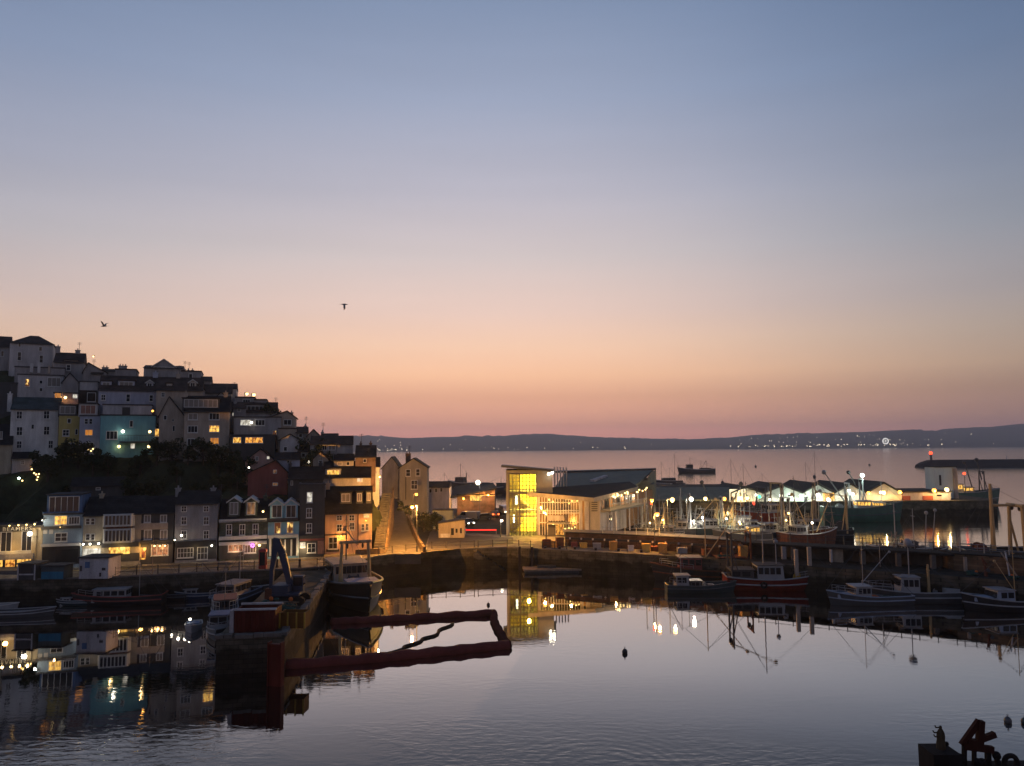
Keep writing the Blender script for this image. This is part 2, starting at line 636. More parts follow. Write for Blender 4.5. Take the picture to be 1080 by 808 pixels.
    for d in dorm:
        dx0, dy0, dx1, dy1, k, shp = d[:6]
        back = d[6] if len(d) > 6 else .9
        a0, z1 = f.uv(dx0, dy0, back)
        a1, z0 = f.uv(dx1, dy1, back)
        am = (a0 + a1) / 2
        b = MB()
        L = d[7] if len(d) > 7 else 3.0
        if shp == 'gable':
            pk = (a1 - a0) * .35
            b.profy([(a0, z0 - .4), (a1, z0 - .4), (a1, z1 - pk), (am, z1), (a0, z1 - pk)], back, back + L)
        else:
            b.box(a0, a1, back, back + L, z0 - .4, z1)
        dm = b.build('dormer', d[8] if len(d) > 8 else wall, t)
        r = MB()
        if shp == 'gable':
            for sg in (-1, 1):
                e = am + sg * ((a1 - a0) / 2 + .22)
                ez = z1 - pk - .15
                r.profy([(e, ez), (am, z1 + .01), (am, z1 + .2), (e, ez + .19)], back - .25, back + L)
            r.build('gable_trim', M_TRIM, dm)
        else:
            r.box(a0 - .15, a1 + .15, back - .2, back + L, z1 + .004, z1 + .16).build('dormer_roof', roofm, dm)
        m_ = min(.25, (a1 - a0) * .16)
        top = z1 - (pk if shp == 'gable' else .18)
        fr = MB()
        q0, q1, r0, r1 = a0 + m_, a1 - m_, z0 + .1, top
        tt = .08
        fr.box(q0, q0 + tt, back - .05, back + .03, r0, r1).box(q1 - tt, q1, back - .05, back + .03, r0, r1)
        fr.box(q0 + tt, q1 - tt, back - .05, back + .03, r0, r0 + tt).box(q0 + tt, q1 - tt, back - .05, back + .03, r1 - tt, r1)
        nb = max(1, int((q1 - q0) / .8))
        for i in range(1, nb + 1):
            xx = q0 + (q1 - q0) * i / (nb + 1)
            fr.box(xx - .03, xx + .03, back - .045, back + .02, r0 + tt, r1 - tt)
        fr.build('window_frame', M_FRAME, dm)
        MB().box(q0 + .04, q1 - .04, back - .02, back + .02, r0 + .04, r1 - .04).build('pane', PANES[k], dm)
    for d in doors:
        a0, z1 = f.uv(d[0], d[1])
        a1, z0 = f.uv(d[2], d[3])
        z0 = max(z0, .02)
        dd = MB().box(a0, a1, -.05, .03, z0, z1).build('door', d[4], t)
        MB().box(a0 - .1, a0, -.08, .03, z0, z1 + .1).box(a1, a1 + .1, -.08, .03, z0, z1 + .1).box(a0, a1, -.08, .03, z1, z1 + .1).build('door_frame', M_TRIM if len(d) < 6 else d[5], dd)
        MB().ball((a1 - .12, -.09, z0 + 1.0), .05, 6, 4).build('handle', M_STEEL, dd)
    for bx in boxes:                                 # (part, x0,y0,x1,y1, proud, back, material)
        a0, z1 = f.uv(bx[1], bx[2])
        a1, z0 = f.uv(bx[3], bx[4])
        o = MB().box(a0, a1, -bx[5], bx[6], z0, z1).build(bx[0], bx[7], t)
        if len(bx) > 8:
            o['label'] = bx[8]
    t['_u'] = (u0, u1, h)
    return t, f


def wall_lamp(label, px, py, Y, col, power, r=.16, arm=.5, rot=0.0, cat='wall lamp', group=None, name='wall_lamp'):
    p = P(px, py, Y - arm)
    t = thing(name, label, cat, p, rot, group)
    c, em = LIGHTC[col]
    MB().tube((0, arm + .02, .12), (0, .05, .22), .03, .03, 6).box(-.1, .1, arm - .04, arm + .06, 0, .25).build('bracket', M_DKSTEEL, t)
    MB().tube((0, 0, r * .9), (0, 0, r * .9 + .14), r * .9, r * .3, 8).build('lamp_hood', M_DKSTEEL, t)
    MB().ball((0, 0, 0), r, 10, 6).build('bulb', em, t, True)
    if power:
        plight((0, -r - .12, -r * .6), c, power, t, .12)
    return t


def street_lamp(label, px, py, Y, zg, col, power, r=.22, arm=.8, group='street lamps', side=1, name='street_lamp'):
    p = P(px, py, Y)
    H = p.z - zg
    t = thing(name, label, 'street lamp', (p.x - side * arm, p.y, zg), 0, group)
    c, em = LIGHTC[col]
    MB().tube((0, 0, 0), (0, 0, .9), .12, .11, 8).tube((0, 0, .9), (0, 0, H + .25), .07, .05, 8).build('post', M_DKSTEEL, t)
    MB().path([(0, 0, H - .2), (side * arm * .4, 0, H + .25), (side * arm, 0, H + .3)], .04, 6).build('arm', M_DKSTEEL, t)
    h = MB().tube((side * arm, 0, H + .32), (side * arm, 0, H + r * .6), .08, r * 1.1, 10).build('lamp_head', M_DKSTEEL, t)
    MB().ball((side * arm, 0, H), r, 10, 6).build('bulb', em, h, True)
    if power:
        plight((side * arm, -.1, H - r - .15), c, power, t, .15)
    return t
# ------------------------------------------------------------------ world: dusk sky
wd = bpy.data.worlds.new('World')
SC.world = wd
wd.use_nodes = True
nt = wd.node_tree
bg = nt.nodes['Background']
tc = nt.nodes.new('ShaderNodeTexCoord')
sp = nt.nodes.new('ShaderNodeSeparateXYZ')
nt.links.new(tc.outputs['Generated'], sp.inputs[0])
rp = nt.nodes.new('ShaderNodeValToRGB')
STOPS = [(0.0, (196, 128, 116)), (.018, (204, 136, 120)), (.030, (217, 152, 128)), (.064, (236, 174, 141)), (.092, (251, 195, 157)), (.130, (247, 204, 176)),
         (.172, (232, 202, 190)), (.242, (208, 196, 197)), (.317, (184, 182, 196)), (.42, (152, 163, 189)), (.515, (126, 143, 174)), (.75, (84, 102, 138)), (1.0, (60, 78, 114))]
el = rp.color_ramp.elements
while len(el) < len(STOPS):
    el.new(.5)
for e, (p_, c_) in zip(el, STOPS):
    e.position = p_
    k_ = {0.0: 2.0, .018: 2.2, .030: 1.65, .064: 1.18, .092: 1.18, .130: 1.12, .172: 1.08, .242: 1.05}.get(p_, 1.03)                # the low glow shines through several kilometres of sea air
    e.color = (*[x * k_ / 1.4 for x in lin(c_)], 1)
nt.links.new(sp.outputs[2], rp.inputs['Fac'])
# the afterglow is strongest low in the north-west and dulls to teal-grey round to the right and behind
sx_ = nt.nodes.new('ShaderNodeMath')
sx_.operation = 'ARCTAN2'
nt.links.new(sp.outputs[0], sx_.inputs[0])
nt.links.new(sp.outputs[1], sx_.inputs[1])
az = nt.nodes.new('ShaderNodeMath')
az.operation = 'MULTIPLY_ADD'
az.inputs[1].default_value = 1 / (2 * math.pi)
az.inputs[2].default_value = .5
nt.links.new(sx_.outputs[0], az.inputs[0])
ra = nt.nodes.new('ShaderNodeValToRGB')
ra.color_ramp.interpolation = 'B_SPLINE'
AZ = [(-180, (.60, .64, .72)), (-100, (.60, .65, .73)), (-60, (.62, .69, .77)), (-33, (.80, .86, .90)), (-16, (1.04, 1.03, 1.0)), (-3, (1.13, 1.10, 1.06)), (8, (1.06, 1.05, 1.02)), (19, (.80, .86, .90)), (33, (.42, .53, .62)), (50, (.36, .45, .55)), (110, (.54, .60, .69)), (180, (.60, .64, .72))]
el = ra.color_ramp.elements
while len(el) < len(AZ):
    el.new(.5)
for e, (a_, c_) in zip(el, AZ):
    e.position = a_ / 360 + .5
    e.color = (*[x / 1.4 for x in c_], 1)
nt.links.new(az.outputs[0], ra.inputs['Fac'])
mp_ = nt.nodes.new('ShaderNodeMapping')
mp_.inputs['Scale'].default_value = (1.2, 1.2, 14)
nt.links.new(tc.outputs['Generated'], mp_.inputs['Vector'])
ns_ = nt.nodes.new('ShaderNodeTexNoise')
ns_.inputs['Scale'].default_value = 2.2
ns_.inputs['Detail'].default_value = 5
nt.links.new(mp_.outputs[0], ns_.inputs['Vector'])
sr_ = nt.nodes.new('ShaderNodeMapRange')
for k_, v_ in zip(('From Min', 'From Max', 'To Min', 'To Max'), (.3, .7, .98, 1.02)):
    sr_.inputs[k_].default_value = v_
nt.links.new(ns_.outputs['Fac'], sr_.inputs['Value'])
x2_ = nt.nodes.new('ShaderNodeVectorMath')
x2_.operation = 'SCALE'
nt.links.new(ra.outputs['Color'], x2_.inputs[0])
nt.links.new(sr_.outputs['Result'], x2_.inputs['Scale'])
mx = nt.nodes.new('ShaderNodeMix')
mx.data_type = 'RGBA'
mx.blend_type = 'MULTIPLY'
mx.clamp_result = False
mx.inputs['Factor'].default_value = 1
nt.links.new(rp.outputs['Color'], mx.inputs['A'])
nt.links.new(x2_.outputs['Vector'], mx.inputs['B'])
nt.links.new(mx.outputs['Result'], bg.inputs['Color'])
bg.inputs['Strength'].default_value = .97 * 1.4 * 1.4
sk = nt.nodes.new('ShaderNodeTexSky')
sk.sky_type = 'NISHITA'
sk.sun_disc = False
sk.sun_elevation = R(-3.5)
sk.sun_rotation = R(-12)
bg2 = nt.nodes.new('ShaderNodeBackground')
bg2.inputs['Strength'].default_value = .12
nt.links.new(sk.outputs[0], bg2.inputs['Color'])
ads = nt.nodes.new('ShaderNodeAddShader')
nt.links.new(bg.outputs[0], ads.inputs[0])
nt.links.new(bg2.outputs[0], ads.inputs[1])
nt.links.new(ads.outputs[0], nt.nodes['World Output'].inputs['Surface'])
sl = bpy.data.lights.new('afterglow_sun', 'SUN')
sl.energy = .02
sl.angle = R(30)
sl.color = (1, .6, .4)
so = bpy.data.objects.new('afterglow_sun', sl)
COL.objects.link(so)
so.rotation_euler = (R(84), 0, R(180 + 12))

vs = SC.view_settings
vs.view_transform = 'Standard'
vs.look = 'None'
vs.exposure = 0
vs.gamma = 1
SC.render.engine = 'CYCLES'
SC.cycles.use_denoising = True
SC.cycles.max_bounces = 6
SC.cycles.diffuse_bounces = 2
SC.cycles.glossy_bounces = 3
SC.cycles.transmission_bounces = 2
SC.cycles.transparent_max_bounces = 10
SC.cycles.volume_bounces = 0
SC.cycles.sample_clamp_indirect = 6
SC.cycles.sample_clamp_direct = 0

# ------------------------------------------------------------------ water
def water_mat():
    m = bpy.data.materials.new('harbour_water')
    m.use_nodes = True
    nt = m.node_tree
    nt.nodes.remove(nt.nodes['Principled BSDF'])
    body = nt.nodes.new('ShaderNodeBsdfDiffuse')
    body.inputs['Color'].default_value = (.0012, .003, .004, 1)
    gl_ = nt.nodes.new('ShaderNodeBsdfGlossy')
    gl_.inputs['Roughness'].default_value = .02
    lw = nt.nodes.new('ShaderNodeLayerWeight')
    lw.inputs['Blend'].default_value = .5
    fc = nt.nodes.new('ShaderNodeFloatCurve')        # reflectance by angle of incidence
    cv = fc.mapping.curves[0]
    cv.points[0].location = (0, .03)
    cv.points[1].location = (1, .95)
    for x_, y_ in ((.45, .08), (.62, .19), (.70, .48), (.78, .84), (.88, .95)):
        cv.points.new(x_, y_)
    fc.mapping.update()
    nt.links.new(lw.outputs['Facing'], fc.inputs['Value'])
    mxs = nt.nodes.new('ShaderNodeMixShader')
    nt.links.new(fc.outputs[0], mxs.inputs[0])
    nt.links.new(body.outputs[0], mxs.inputs[1])
    nt.links.new(gl_.outputs[0], mxs.inputs[2])
    nt.links.new(mxs.outputs[0], nt.nodes['Material Output'].inputs['Surface'])
    tc = nt.nodes.new('ShaderNodeTexCoord')
    sp = nt.nodes.new('ShaderNodeSeparateXYZ')
    nt.links.new(tc.outputs['Object'], sp.inputs[0])

    def wave(scx, scy, scale, detail, rough=.5):
        mp = nt.nodes.new('ShaderNodeMapping')
        mp.inputs['Scale'].default_value = (scx, scy, 1)
        nt.links.new(tc.outputs['Object'], mp.inputs['Vector'])
        n = nt.nodes.new('ShaderNodeTexNoise')
        n.inputs['Scale'].default_value = scale
        n.inputs['Detail'].default_value = detail
        n.inputs['Roughness'].default_value = rough
        n.inputs['Distortion'].default_value = .4
        nt.links.new(mp.outputs[0], n.inputs['Vector'])
        return n.outputs['Fac']

    def mul(a, k):
        q = nt.nodes.new('ShaderNodeMath')
        q.operation = 'MULTIPLY'
        nt.links.new(a, q.inputs[0])
        if isinstance(k, float):
            q.inputs[1].default_value = k
        else:
            nt.links.new(k, q.inputs[1])
        return q.outputs[0]

    def add(a, c):
        q = nt.nodes.new('ShaderNodeMath')
        nt.links.new(a, q.inputs[0])
        nt.links.new(c, q.inputs[1])
        return q.outputs[0]

    def ramp(a, f0, f1, t0, t1):
        q = nt.nodes.new('ShaderNodeMapRange')
        q.interpolation_type = 'SMOOTHSTEP'
        for k, v in zip(('From Min', 'From Max', 'To Min', 'To Max'), (f0, f1, t0, t1)):
            q.inputs[k].default_value = v
        nt.links.new(a, q.inputs['Value'])
        return q.outputs['Result']
    ripple = wave(.8, 1.6, 1.1, 4.0)
    chop = wave(.35, 1.5, .55, 5.0)
    near = ramp(sp.outputs[1], 36.0, 62.0, 1.0, .12)      # the harbour mouth in the foreground is ruffled, the inner pool lies still
    far = ramp(sp.outputs[1], 122.0, 190.0, 0.0, 1.0)      # outer basin and bay
    rgh = nt.nodes.new('ShaderNodeMath')
    nt.links.new(ramp(sp.outputs[1], 125.0, 185.0, .015, .07), rgh.inputs[0])
    nt.links.new(ramp(sp.outputs[1], 230.0, 500.0, 0.0, .045), rgh.inputs[1])
    nt.links.new(rgh.outputs[0], gl_.inputs['Roughness'])
    patch = ramp(wave(.03, .06, 1.0, 4.0), .42, .60, .15, 1.15)
    h = add(mul(mul(ripple, mul(near, patch)), .045), mul(mul(chop, far), .035))
    # one wash of rings running out from the barge in the corner
    cx = nt.nodes.new('ShaderNodeVectorMath')
    cx.operation = 'DISTANCE'
    cx.inputs[1].default_value = (22.4, 41.5, 0)
    nt.links.new(tc.outputs['Object'], cx.inputs[0])
    ph = mul(cx.outputs['Value'], 7.5)
    sn = nt.nodes.new('ShaderNodeMath')
    sn.operation = 'SINE'
    nt.links.new(ph, sn.inputs[0])
    rm = mul(ramp(cx.outputs['Value'], 3.0, 8.0, 1.0, 0.0), ramp(cx.outputs['Value'], .5, 2.0, 0.0, 1.0))
    h = add(h, mul(mul(sn.outputs[0], rm), .006))
    c2 = nt.nodes.new('ShaderNodeVectorMath')
    c2.operation = 'DISTANCE'
    c2.inputs[1].default_value = (5.2, 47.5, 0)
    nt.links.new(tc.outputs['Object'], c2.inputs[0])
    s2 = nt.nodes.new('ShaderNodeMath')
    s2.operation = 'SINE'
    nt.links.new(mul(c2.outputs['Value'], 8.5), s2.inputs[0])
    h = add(h, mul(mul(s2.outputs[0], mul(ramp(c2.outputs['Value'], 3.0, 9.0, 1.0, 0.0), ramp(c2.outputs['Value'], .5, 3.0, 0.0, 1.0))), .0016))
    bp = nt.nodes.new('ShaderNodeBump')
    bp.inputs['Strength'].default_value = 1
    bp.inputs['Distance'].default_value = 1.0
    nt.links.new(h, bp.inputs['Height'])
    for q_ in (body, gl_, lw):
        nt.links.new(bp.outputs[0], q_.inputs['Normal'])
    return m


wm = MB()
wm.add([(-6850, -190, 0), (6850, -190, 0), (6850, 7550, 0), (-6850, 7550, 0)], [(0, 1, 2, 3)])
tag(wm.build('water', water_mat()), kind='structure')

# ------------------------------------------------------------------ quays
ZQ = 3.2


def q2(px, py, z=ZQ):
    p = G(px, py, z)
    return (p.x, p.y)


FRONT_L = [(-120, 95.5), q2(0, 612), q2(60, 611), q2(120, 609), q2(250, 603), q2(320, 600), q2(355, 597), q2(392, 587.5), q2(455, 580), q2(535, 577.5), q2(600, 581)]
FRONT_R = [q2(600, 581), q2(700, 586), q2(860, 598), q2(985, 606), q2(1080, 613.5), q2(1180, 623)]


def fr(x):      # front edge depth of the right-hand pier at x
    if x <= FRONT_R[0][0]:
        return FRONT_R[0][1]
    for a, b in zip(FRONT_R, FRONT_R[1:]):
        if a[0] <= x <= b[0]:
            return a[1] + (b[1] - a[1]) * (x - a[0]) / (b[0] - a[0])
    return FRONT_R[-1][1]


LAND = FRONT_L + [(22.0, fr(22.0)), (22.0, fr(22) + 13), (25, 142), (33, 165), (38, 190), (38, 205), (-60, 205), (-60, 120), (-120, 118)]
qy = MB().prism(LAND, -2.5, ZQ).build('quay', M_STONE)
tag(qy, kind='structure')


def inset(poly, d, n):
    out = []
    for i in range(n):
        out.append((poly[i][0], poly[i][1] + d))
    return out


pav = [(p[0], p[1] + .55) for p in FRONT_L] + [(22, fr(22) + .6), (22, fr(22) + 3), (8, 140), (-2, 143), (-10, 146), (-15.5, 146), (-14, 124), (-19, 122), (-24, 121.5), (-34, 118), (-60, 111.5), (-120, 106)]
tag(MB().prism(pav, ZQ - .02, ZQ + .006).build('pavement', M_PAVE), kind='structure')
# coping stones along the edge
cp = MB()
for a, b in zip(FRONT_L, FRONT_L[1:]):
    d = Vector((b[0] - a[0], b[1] - a[1], 0))
    L = d.length
    ang = math.atan2(d.y, d.x)
    n = max(1, int(L / 1.6))
    for i in range(n):
        t = (i + .5) / n
        cp.obox((a[0] + d.x * t, a[1] + d.y * t + .22, ZQ + .04 + rnd.uniform(-.012, .012)), L / n - .03, .5, .16, ang)
tag(cp.build('kerb', M_CONC), kind='structure')
road = [(-120, 99.5), (-60, 103), (-38, 107), (-24, 114), (-14, 119), (0, 129), (0, 138), (-9, 142), (-9, 204), (-17, 204), (-15.5, 145), (-13.5, 123), (-25, 117.5), (-36, 111), (-60, 106.4), (-120, 102.6)]
tag(MB().prism(road, ZQ - .03, ZQ + .012).build('road', M_ASPH), kind='structure')
yl = paint('yellow_road_paint', (.45, .33, .05), .7, 0, .4, 3, 0)
ln = MB()
for a, b in (((-60, 103.2), (-38, 107.2)), ((-38, 107.2), (-24, 114.2)), ((-24, 114.2), (-14, 119.2)), ((-14, 119.2), (-1, 128.6))):
    for k in (0, .22):
        d = Vector((b[0] - a[0], b[1] - a[1], 0))
        ln.obox(((a[0] + b[0]) / 2, (a[1] + b[1]) / 2 + .25 + k, ZQ + .017), d.length, .09, .006, math.atan2(d.y, d.x))
tag(ln.build('road_marking', yl), kind='structure')

# stone pier running out towards the camera
PIER = [q2(228, 673, 3.05), q2(300, 670, 3.05), q2(326, 637, 3.05), q2(352, 601, 3.05), q2(300, 603, 3.05), q2(262, 640, 3.05)]
pb = MB()
pb.prism(PIER, -2.5, 3.05)
tag(pb.build('pier', M_STONE), kind='structure')
pr = MB()                                                   # ragged edge stones
for a, b, n in ((PIER[1], PIER[2], 16), (PIER[2], PIER[3], 16), (PIER[0], PIER[1], 7)):
    d = Vector((b[0] - a[0], b[1] - a[1], 0))
    for i in range(n):
        t = (i + .5) / n
        pr.obox((a[0] + d.x * t + rnd.uniform(-.1, .1) - .2, a[1] + d.y * t + rnd.uniform(-.1, .1) + .15, 3.08 + rnd.uniform(-.02, .08)), d.length / n * rnd.uniform(.75, .97), .6, .3, math.atan2(d.y, d.x) + rnd.uniform(-.06, .06), rnd.uniform(-.04, .04))
tag(pr.build('pier_edge_stones', M_CONC), kind='structure')

# right-hand pier: low deck in front, raised deck behind
LOWD = [(22.0, fr(22))] + [p for p in FRONT_R if p[0] > 22] + [(FRONT_R[-1][0], FRONT_R[-1][1] + 13)] + [(p[0], p[1] + 13) for p in reversed(FRONT_R[:-1]) if p[0] > 22] + [(22.0, fr(22) + 13)]
tag(MB().prism(LOWD, -2.5, ZQ).build('pier', M_STONE), kind='structure')
tag(MB().prism([(20, 205.02), (127, 205.02), (129.5, 209), (131, 236), (20, 236)], -2.5, 4.2).build('quay', M_STONE), kind='structure')

# ------------------------------------------------------------------ quayside shops, left to right
G1 = 'terraced buildings along the quay'
RS = R(15.4)


def proj(p):
    d = RC.transposed() @ (Vector(p) - CAM)
    return (CX + F0 * d.x / -d.z, CY - F0 * d.y / -d.z)


def SY(px):                                          # depth of the row of shop fronts at this picture column
    if px > 342:
        return 118.5
    return (104.5 + 68 * .276) / (1 - .276 * (px - 540) / F0)


def SB(px):                                          # picture row of the pavement at the foot of the shop fronts
    y = SY(px)
    return proj(((px - CX) / F0 * y, y, ZQ))[1]


M_CAFE = paint('cafe_cream', (.44, .38, .26), var=.45, scale=.8)
shop1, f1 = house('cafe_building', 'cream seafood cafe with its name in capitals, at the left end of the quay', 'cafe', -30, 43.5, SB(6.75), 557, SY(6.75), 6.5, M_CAFE, 'flat', 0, M_LEAD, RS, hill=False, group=G1,
                  wins=[(-22, 562, -8, 583, 'd', (1, 0)), (1, 561, 12, 582, 'd', (1, 0)), (23, 560, 33.5, 581, 'd', (1, 0))],
                  boxes=[('fascia', -29, 554.8, 34, 560, .12, .02, M_DARK), ('ledge', -29, 582.5, 33.5, 584.5, .35, .02, M_TRIM), ('awning_board', -29, 585.5, 36, 589, .5, .02, M_GREY),
                         ('shop_window', -28, 589, 3, 597.5, .04, .02, E_YELLOW, 'glowing shop window'), ('shop_window', 6, 589, 16, 597.5, .04, .02, E_ORANGE, 'glowing shop window'), ('shop_window', 18, 588.5, 34.3, 597, .04, .02, E_YELLOW, 'glowing shop window'),
                         ('pilaster', 34.5, 558, 37.5, 598, .18, .02, M_CAFE), ('pilaster', 16.2, 588, 17.8, 598, .12, .02, M_DKFRAME), ('pilaster', 3.4, 588, 5.6, 598, .12, .02, M_DKFRAME)])
tx = bpy.data.curves.new('lettering', 'FONT')
tx.body = 'BEAMERS'
tx.size = .72
tx.space_character = 1.25
tx.extrude = .03
tx.align_x = 'LEFT'
to_ = bpy.data.objects.new('lettering_outline', tx)
COL.objects.link(to_)
tx.materials.append(M_TRIM)
to = bpy.data.objects.new('lettering', bpy.data.meshes.new_from_object(to_.evaluated_get(bpy.context.evaluated_depsgraph_get())))
bpy.data.objects.remove(to_)
COL.objects.link(to)
to.parent = shop1
u, z = f1.uv(3.0, 559.6)
to.location = (u, -.17, z - .06)
to.rotation_euler = (R(90), 0, 0)

shop2, f2 = house('blue_terrace_building', 'narrow blue three-storey building with a glazed attic, right of the seafood cafe', 'building', 43.5, 86, SB(64.75), 543, SY(64.75), 6.5, M_PALEBLUE, 'flat', 0, M_LEAD, RS, hill=False, group=G1,
                  wins=[(57.5, 543.8, 71, 553.5, 'y', (1, 1)), (72.5, 545, 84, 553, 'd', (3, 0)), (58, 562, 71, 571, 'd', (1, 1))],
                  boxes=[('cornice', 43.8, 555.5, 86, 557, .18, .02, M_DKFRAME), ('ledge', 43.8, 573.8, 86, 575.2, .3, .02, M_TRIM), ('shop_front', 45, 577, 84, 594.5, .05, .02, M_BLACK), ('shop_window', 59, 580, 82, 593, .09, .02, M_GLASS),
                         ('shutter_panel', 46, 558.5, 50, 563, .06, .02, M_TRIM), ('shutter_panel', 52, 558.5, 56, 563, .06, .02, M_TRIM)],
                  dorm=[(50, 522.5, 85.5, 541.5, 'd', 'box', .5, 5, M_BLUE)])
MB().box(f2.uv(44, 543)[0], f2.uv(86, 543)[0], .45, .7, f2.uv(60, 543)[1], f2.uv(60, 540)[1]).build('parapet', M_BLUE, shop2)
shop3, f3 = house('cream_terrace_building', 'cream narrow building over a bright white shop window with three spotlights', 'building', 86, 107.5, SB(96.75), 543.5, SY(96.75), 6.5, M_CREAM, 'side', 524, M_SLATE, RS, hill=False, group=G1, chim=[(107.5, 518, 4)],
                  wins=[(90.3, 546.5, 95, 553.5, 'd', (0, 1)), (95.8, 546.5, 100, 553.5, 'd', (0, 1)), (90.3, 563, 95, 570, 'd', (0, 1)), (95.8, 563, 100, 570, 'd', (0, 1))],
                  boxes=[('fascia', 86.6, 572, 107, 575, .15, .02, M_DARK), ('shop_window', 87.5, 579, 106, 586, .05, .02, E_WHITEW, 'bright white shop window'), ('shop_front', 86.8, 586.5, 107, 592.8, .04, .02, M_DARK)])
shop4, f4 = house('bay_fronted_building', 'cream building with two rows of wide bay windows above a dark fascia', 'building', 107.5, 147.5, SB(127.5), 542, SY(127.5), 6.5, M_CREAM, 'side', 523, M_SLATE, RS, hill=False, group=G1,
                  boxes=[('fascia', 108, 572.5, 147, 576, .5, .02, M_DARK), ('shop_window', 115, 577.3, 137, 584, .05, .02, E_YELLOW, 'yellow lit shop window'), ('shop_front', 108, 584.5, 147, 591.3, .04, .02, M_DARK)])
for (a, b) in ((544, 552.5), (559.5, 569.5)):
    u0, z1 = f4.uv(108.5, a)
    u1, z0 = f4.uv(142, b)
    bay = MB().prism([(u0, -.02), (u0 + .3, -.75), (u1 - .3, -.75), (u1, -.02)], z0 - .25, z1 + .2).build('bay_window', M_TRIM, shop4)
    pm = MB()
    n = 7
    for i in range(n):
        a0 = u0 + .4 + (u1 - u0 - .8) * i / n
        pm.box(a0 + .08, a0 + (u1 - u0 - .8) / n - .08, -.78, -.7, z0, z1)
    pm.build('pane', M_GLASS, bay)
u0, z1 = f4.uv(112, 554)
u1, z0 = f4.uv(140, 558)
MB().box(u0, u1, -.12, .02, z0, z1).build('sign_board', M_REDCUR, shop4)
shop5, f5 = house('dark_pub_building', 'dark building with a tan sign band, an orange-lit doorway and a glowing bar window', 'pub', 147.5, 182, SB(164.75), 541, SY(164.75), 6.5, M_DARK, 'side', 523, M_SLATE, RS, hill=False, group=G1,
                  wins=[(152, 543, 159, 551, 'c', (1, 0)), (169, 543, 176, 551, 'c', (1, 0)), (152, 558.8, 160, 569, 'c', (1, 0)), (169, 558.8, 176.5, 569, 'c', (1, 0)), (159.5, 574.5, 177.5, 585.5, 'r', (2, 0))],
                  boxes=[('sign_board', 148.5, 552, 177, 558, .1, .02, M_TAN), ('cornice', 148, 570, 181.5, 572.5, .2, .02, M_DARK), ('door_light', 147.9, 577.5, 153.8, 590, .03, .02, E_ORANGE, 'orange-lit doorway'), ('door_panel', 149.5, 582, 152.6, 588.5, .05, .02, M_RED)])
shop6, f6 = house('white_quoined_building', 'tall grey-white building with dark quoins and two columns of sashes over a dark pub', 'building', 184, 228.5, SB(206.25), 531, SY(206.25), 6.5, M_GREY, 'side', 517, M_SLATE, RS, hill=False, group=G1, chim=[(188, 512, 5), (225, 512, 5)],
                  wins=[(191, 533.5, 197, 540, 'd'), (214.5, 533.5, 220.5, 540, 'd'), (191, 545, 197, 553.5, 'd'), (214.5, 545, 220.5, 553.5, 'd'), (191, 559.5, 197, 568.5, 'd'), (214.5, 559.5, 220.5, 568.5, 'd'),
                        (187, 578, 204, 588, 'd', (4, 1)), (208, 577, 219, 590, 'd', (2, 1))],
                  boxes=[('fascia', 185, 571, 228, 575.5, .25, .02, M_BLACK), ('pub_front', 185, 576, 228, 589.3, .03, .02, M_DARK)])
for (ua, ub, sg) in ((f6.uv(184.2, 560)[0], f6.uv(187, 560)[0], 1), (f6.uv(228.3, 560)[0], f6.uv(225.6, 560)[0], -1)):
    lp = []
    z = f6.uv(200, 570)[1]
    k = 0
    while z < f6.uv(200, 532)[1] - .3:
        e = ub if k % 2 == 0 else ua + (ub - ua) * .55
        lp += [(e, z), (e, z + .36)]
        z += .36
        k += 1
    MB().profy([(ua, lp[0][1])] + lp + [(ua, lp[-1][1])], -.06, .02).build('quoin_strip', M_GREY, shop6)
shop7, f7 = house('green_stone_pub', 'grey-green stone pub with two white-gabled dormers and purple light in its bar', 'pub', 230.5, 282, SB(256.25), 549, SY(256.25), 6.5, M_DKGREEN, 'side', 526, M_SLATE, RS, hill=False, group=G1, chim=[(232, 520, 4), (280, 520, 4)],
                  wins=[(238.5, 553, 244.5, 564.5, 'd'), (252.5, 553, 258.5, 564.5, 'd'), (266.5, 552.5, 272.5, 564, 'd'), (240.5, 574.5, 256.5, 581.5, 'r', (2, 0)), (258, 574.5, 270, 583, 'm', (3, 0))],
                  boxes=[('cornice', 231, 548, 281.5, 549.6, .35, .02, M_TRIM), ('cornice', 231, 566, 281.5, 568, .25, .02, M_TRIM), ('fascia', 231, 572, 281.5, 573.4, .35, .02, M_TRIM), ('pub_front', 232, 574, 281, 587.8, .02, .01, M_DARK)],
                  dorm=[(240.5, 525.5, 253, 543.5, 'c', 'gable', .5, 5), (258.5, 525.5, 271, 543.5, 'm', 'gable', .5, 5)])
shop8, f8 = house('blue_twin_gabled_house', 'sky-blue house with twin white-edged gables, two orange windows and white shopfront posts', 'house', 282, 315, SB(298.5), 549, SY(298.5), 6.5, M_SKYBLUE, 'side', 528, M_SLATE, RS, hill=False, group=G1,
                  wins=[(289.3, 551, 296.3, 563, 'o', (0, 0)), (302.3, 550.5, 309.3, 562.5, 'o', (0, 0))],
                  boxes=[('cornice', 282.5, 547, 314.5, 548.8, .3, .02, M_DKFRAME), ('ledge', 282.5, 564.5, 314.5, 566.5, .25, .02, M_TRIM), ('shop_front', 283, 568.5, 314.5, 586, .03, .02, M_BLACK),
                         ('pilaster', 284, 567, 286, 586.3, .2, .02, M_TRIM), ('pilaster', 300, 569, 301.3, 586.3, .12, .02, M_TRIM), ('pilaster', 306.5, 569, 308, 586.3, .12, .02, M_TRIM), ('pilaster', 312.5, 567, 314.6, 586.3, .2, .02, M_TRIM)],
                  dorm=[(285, 528, 299, 546.5, 'd', 'gable', .25, 5), (300, 528, 314, 546.5, 'd', 'gable', .25, 5)])
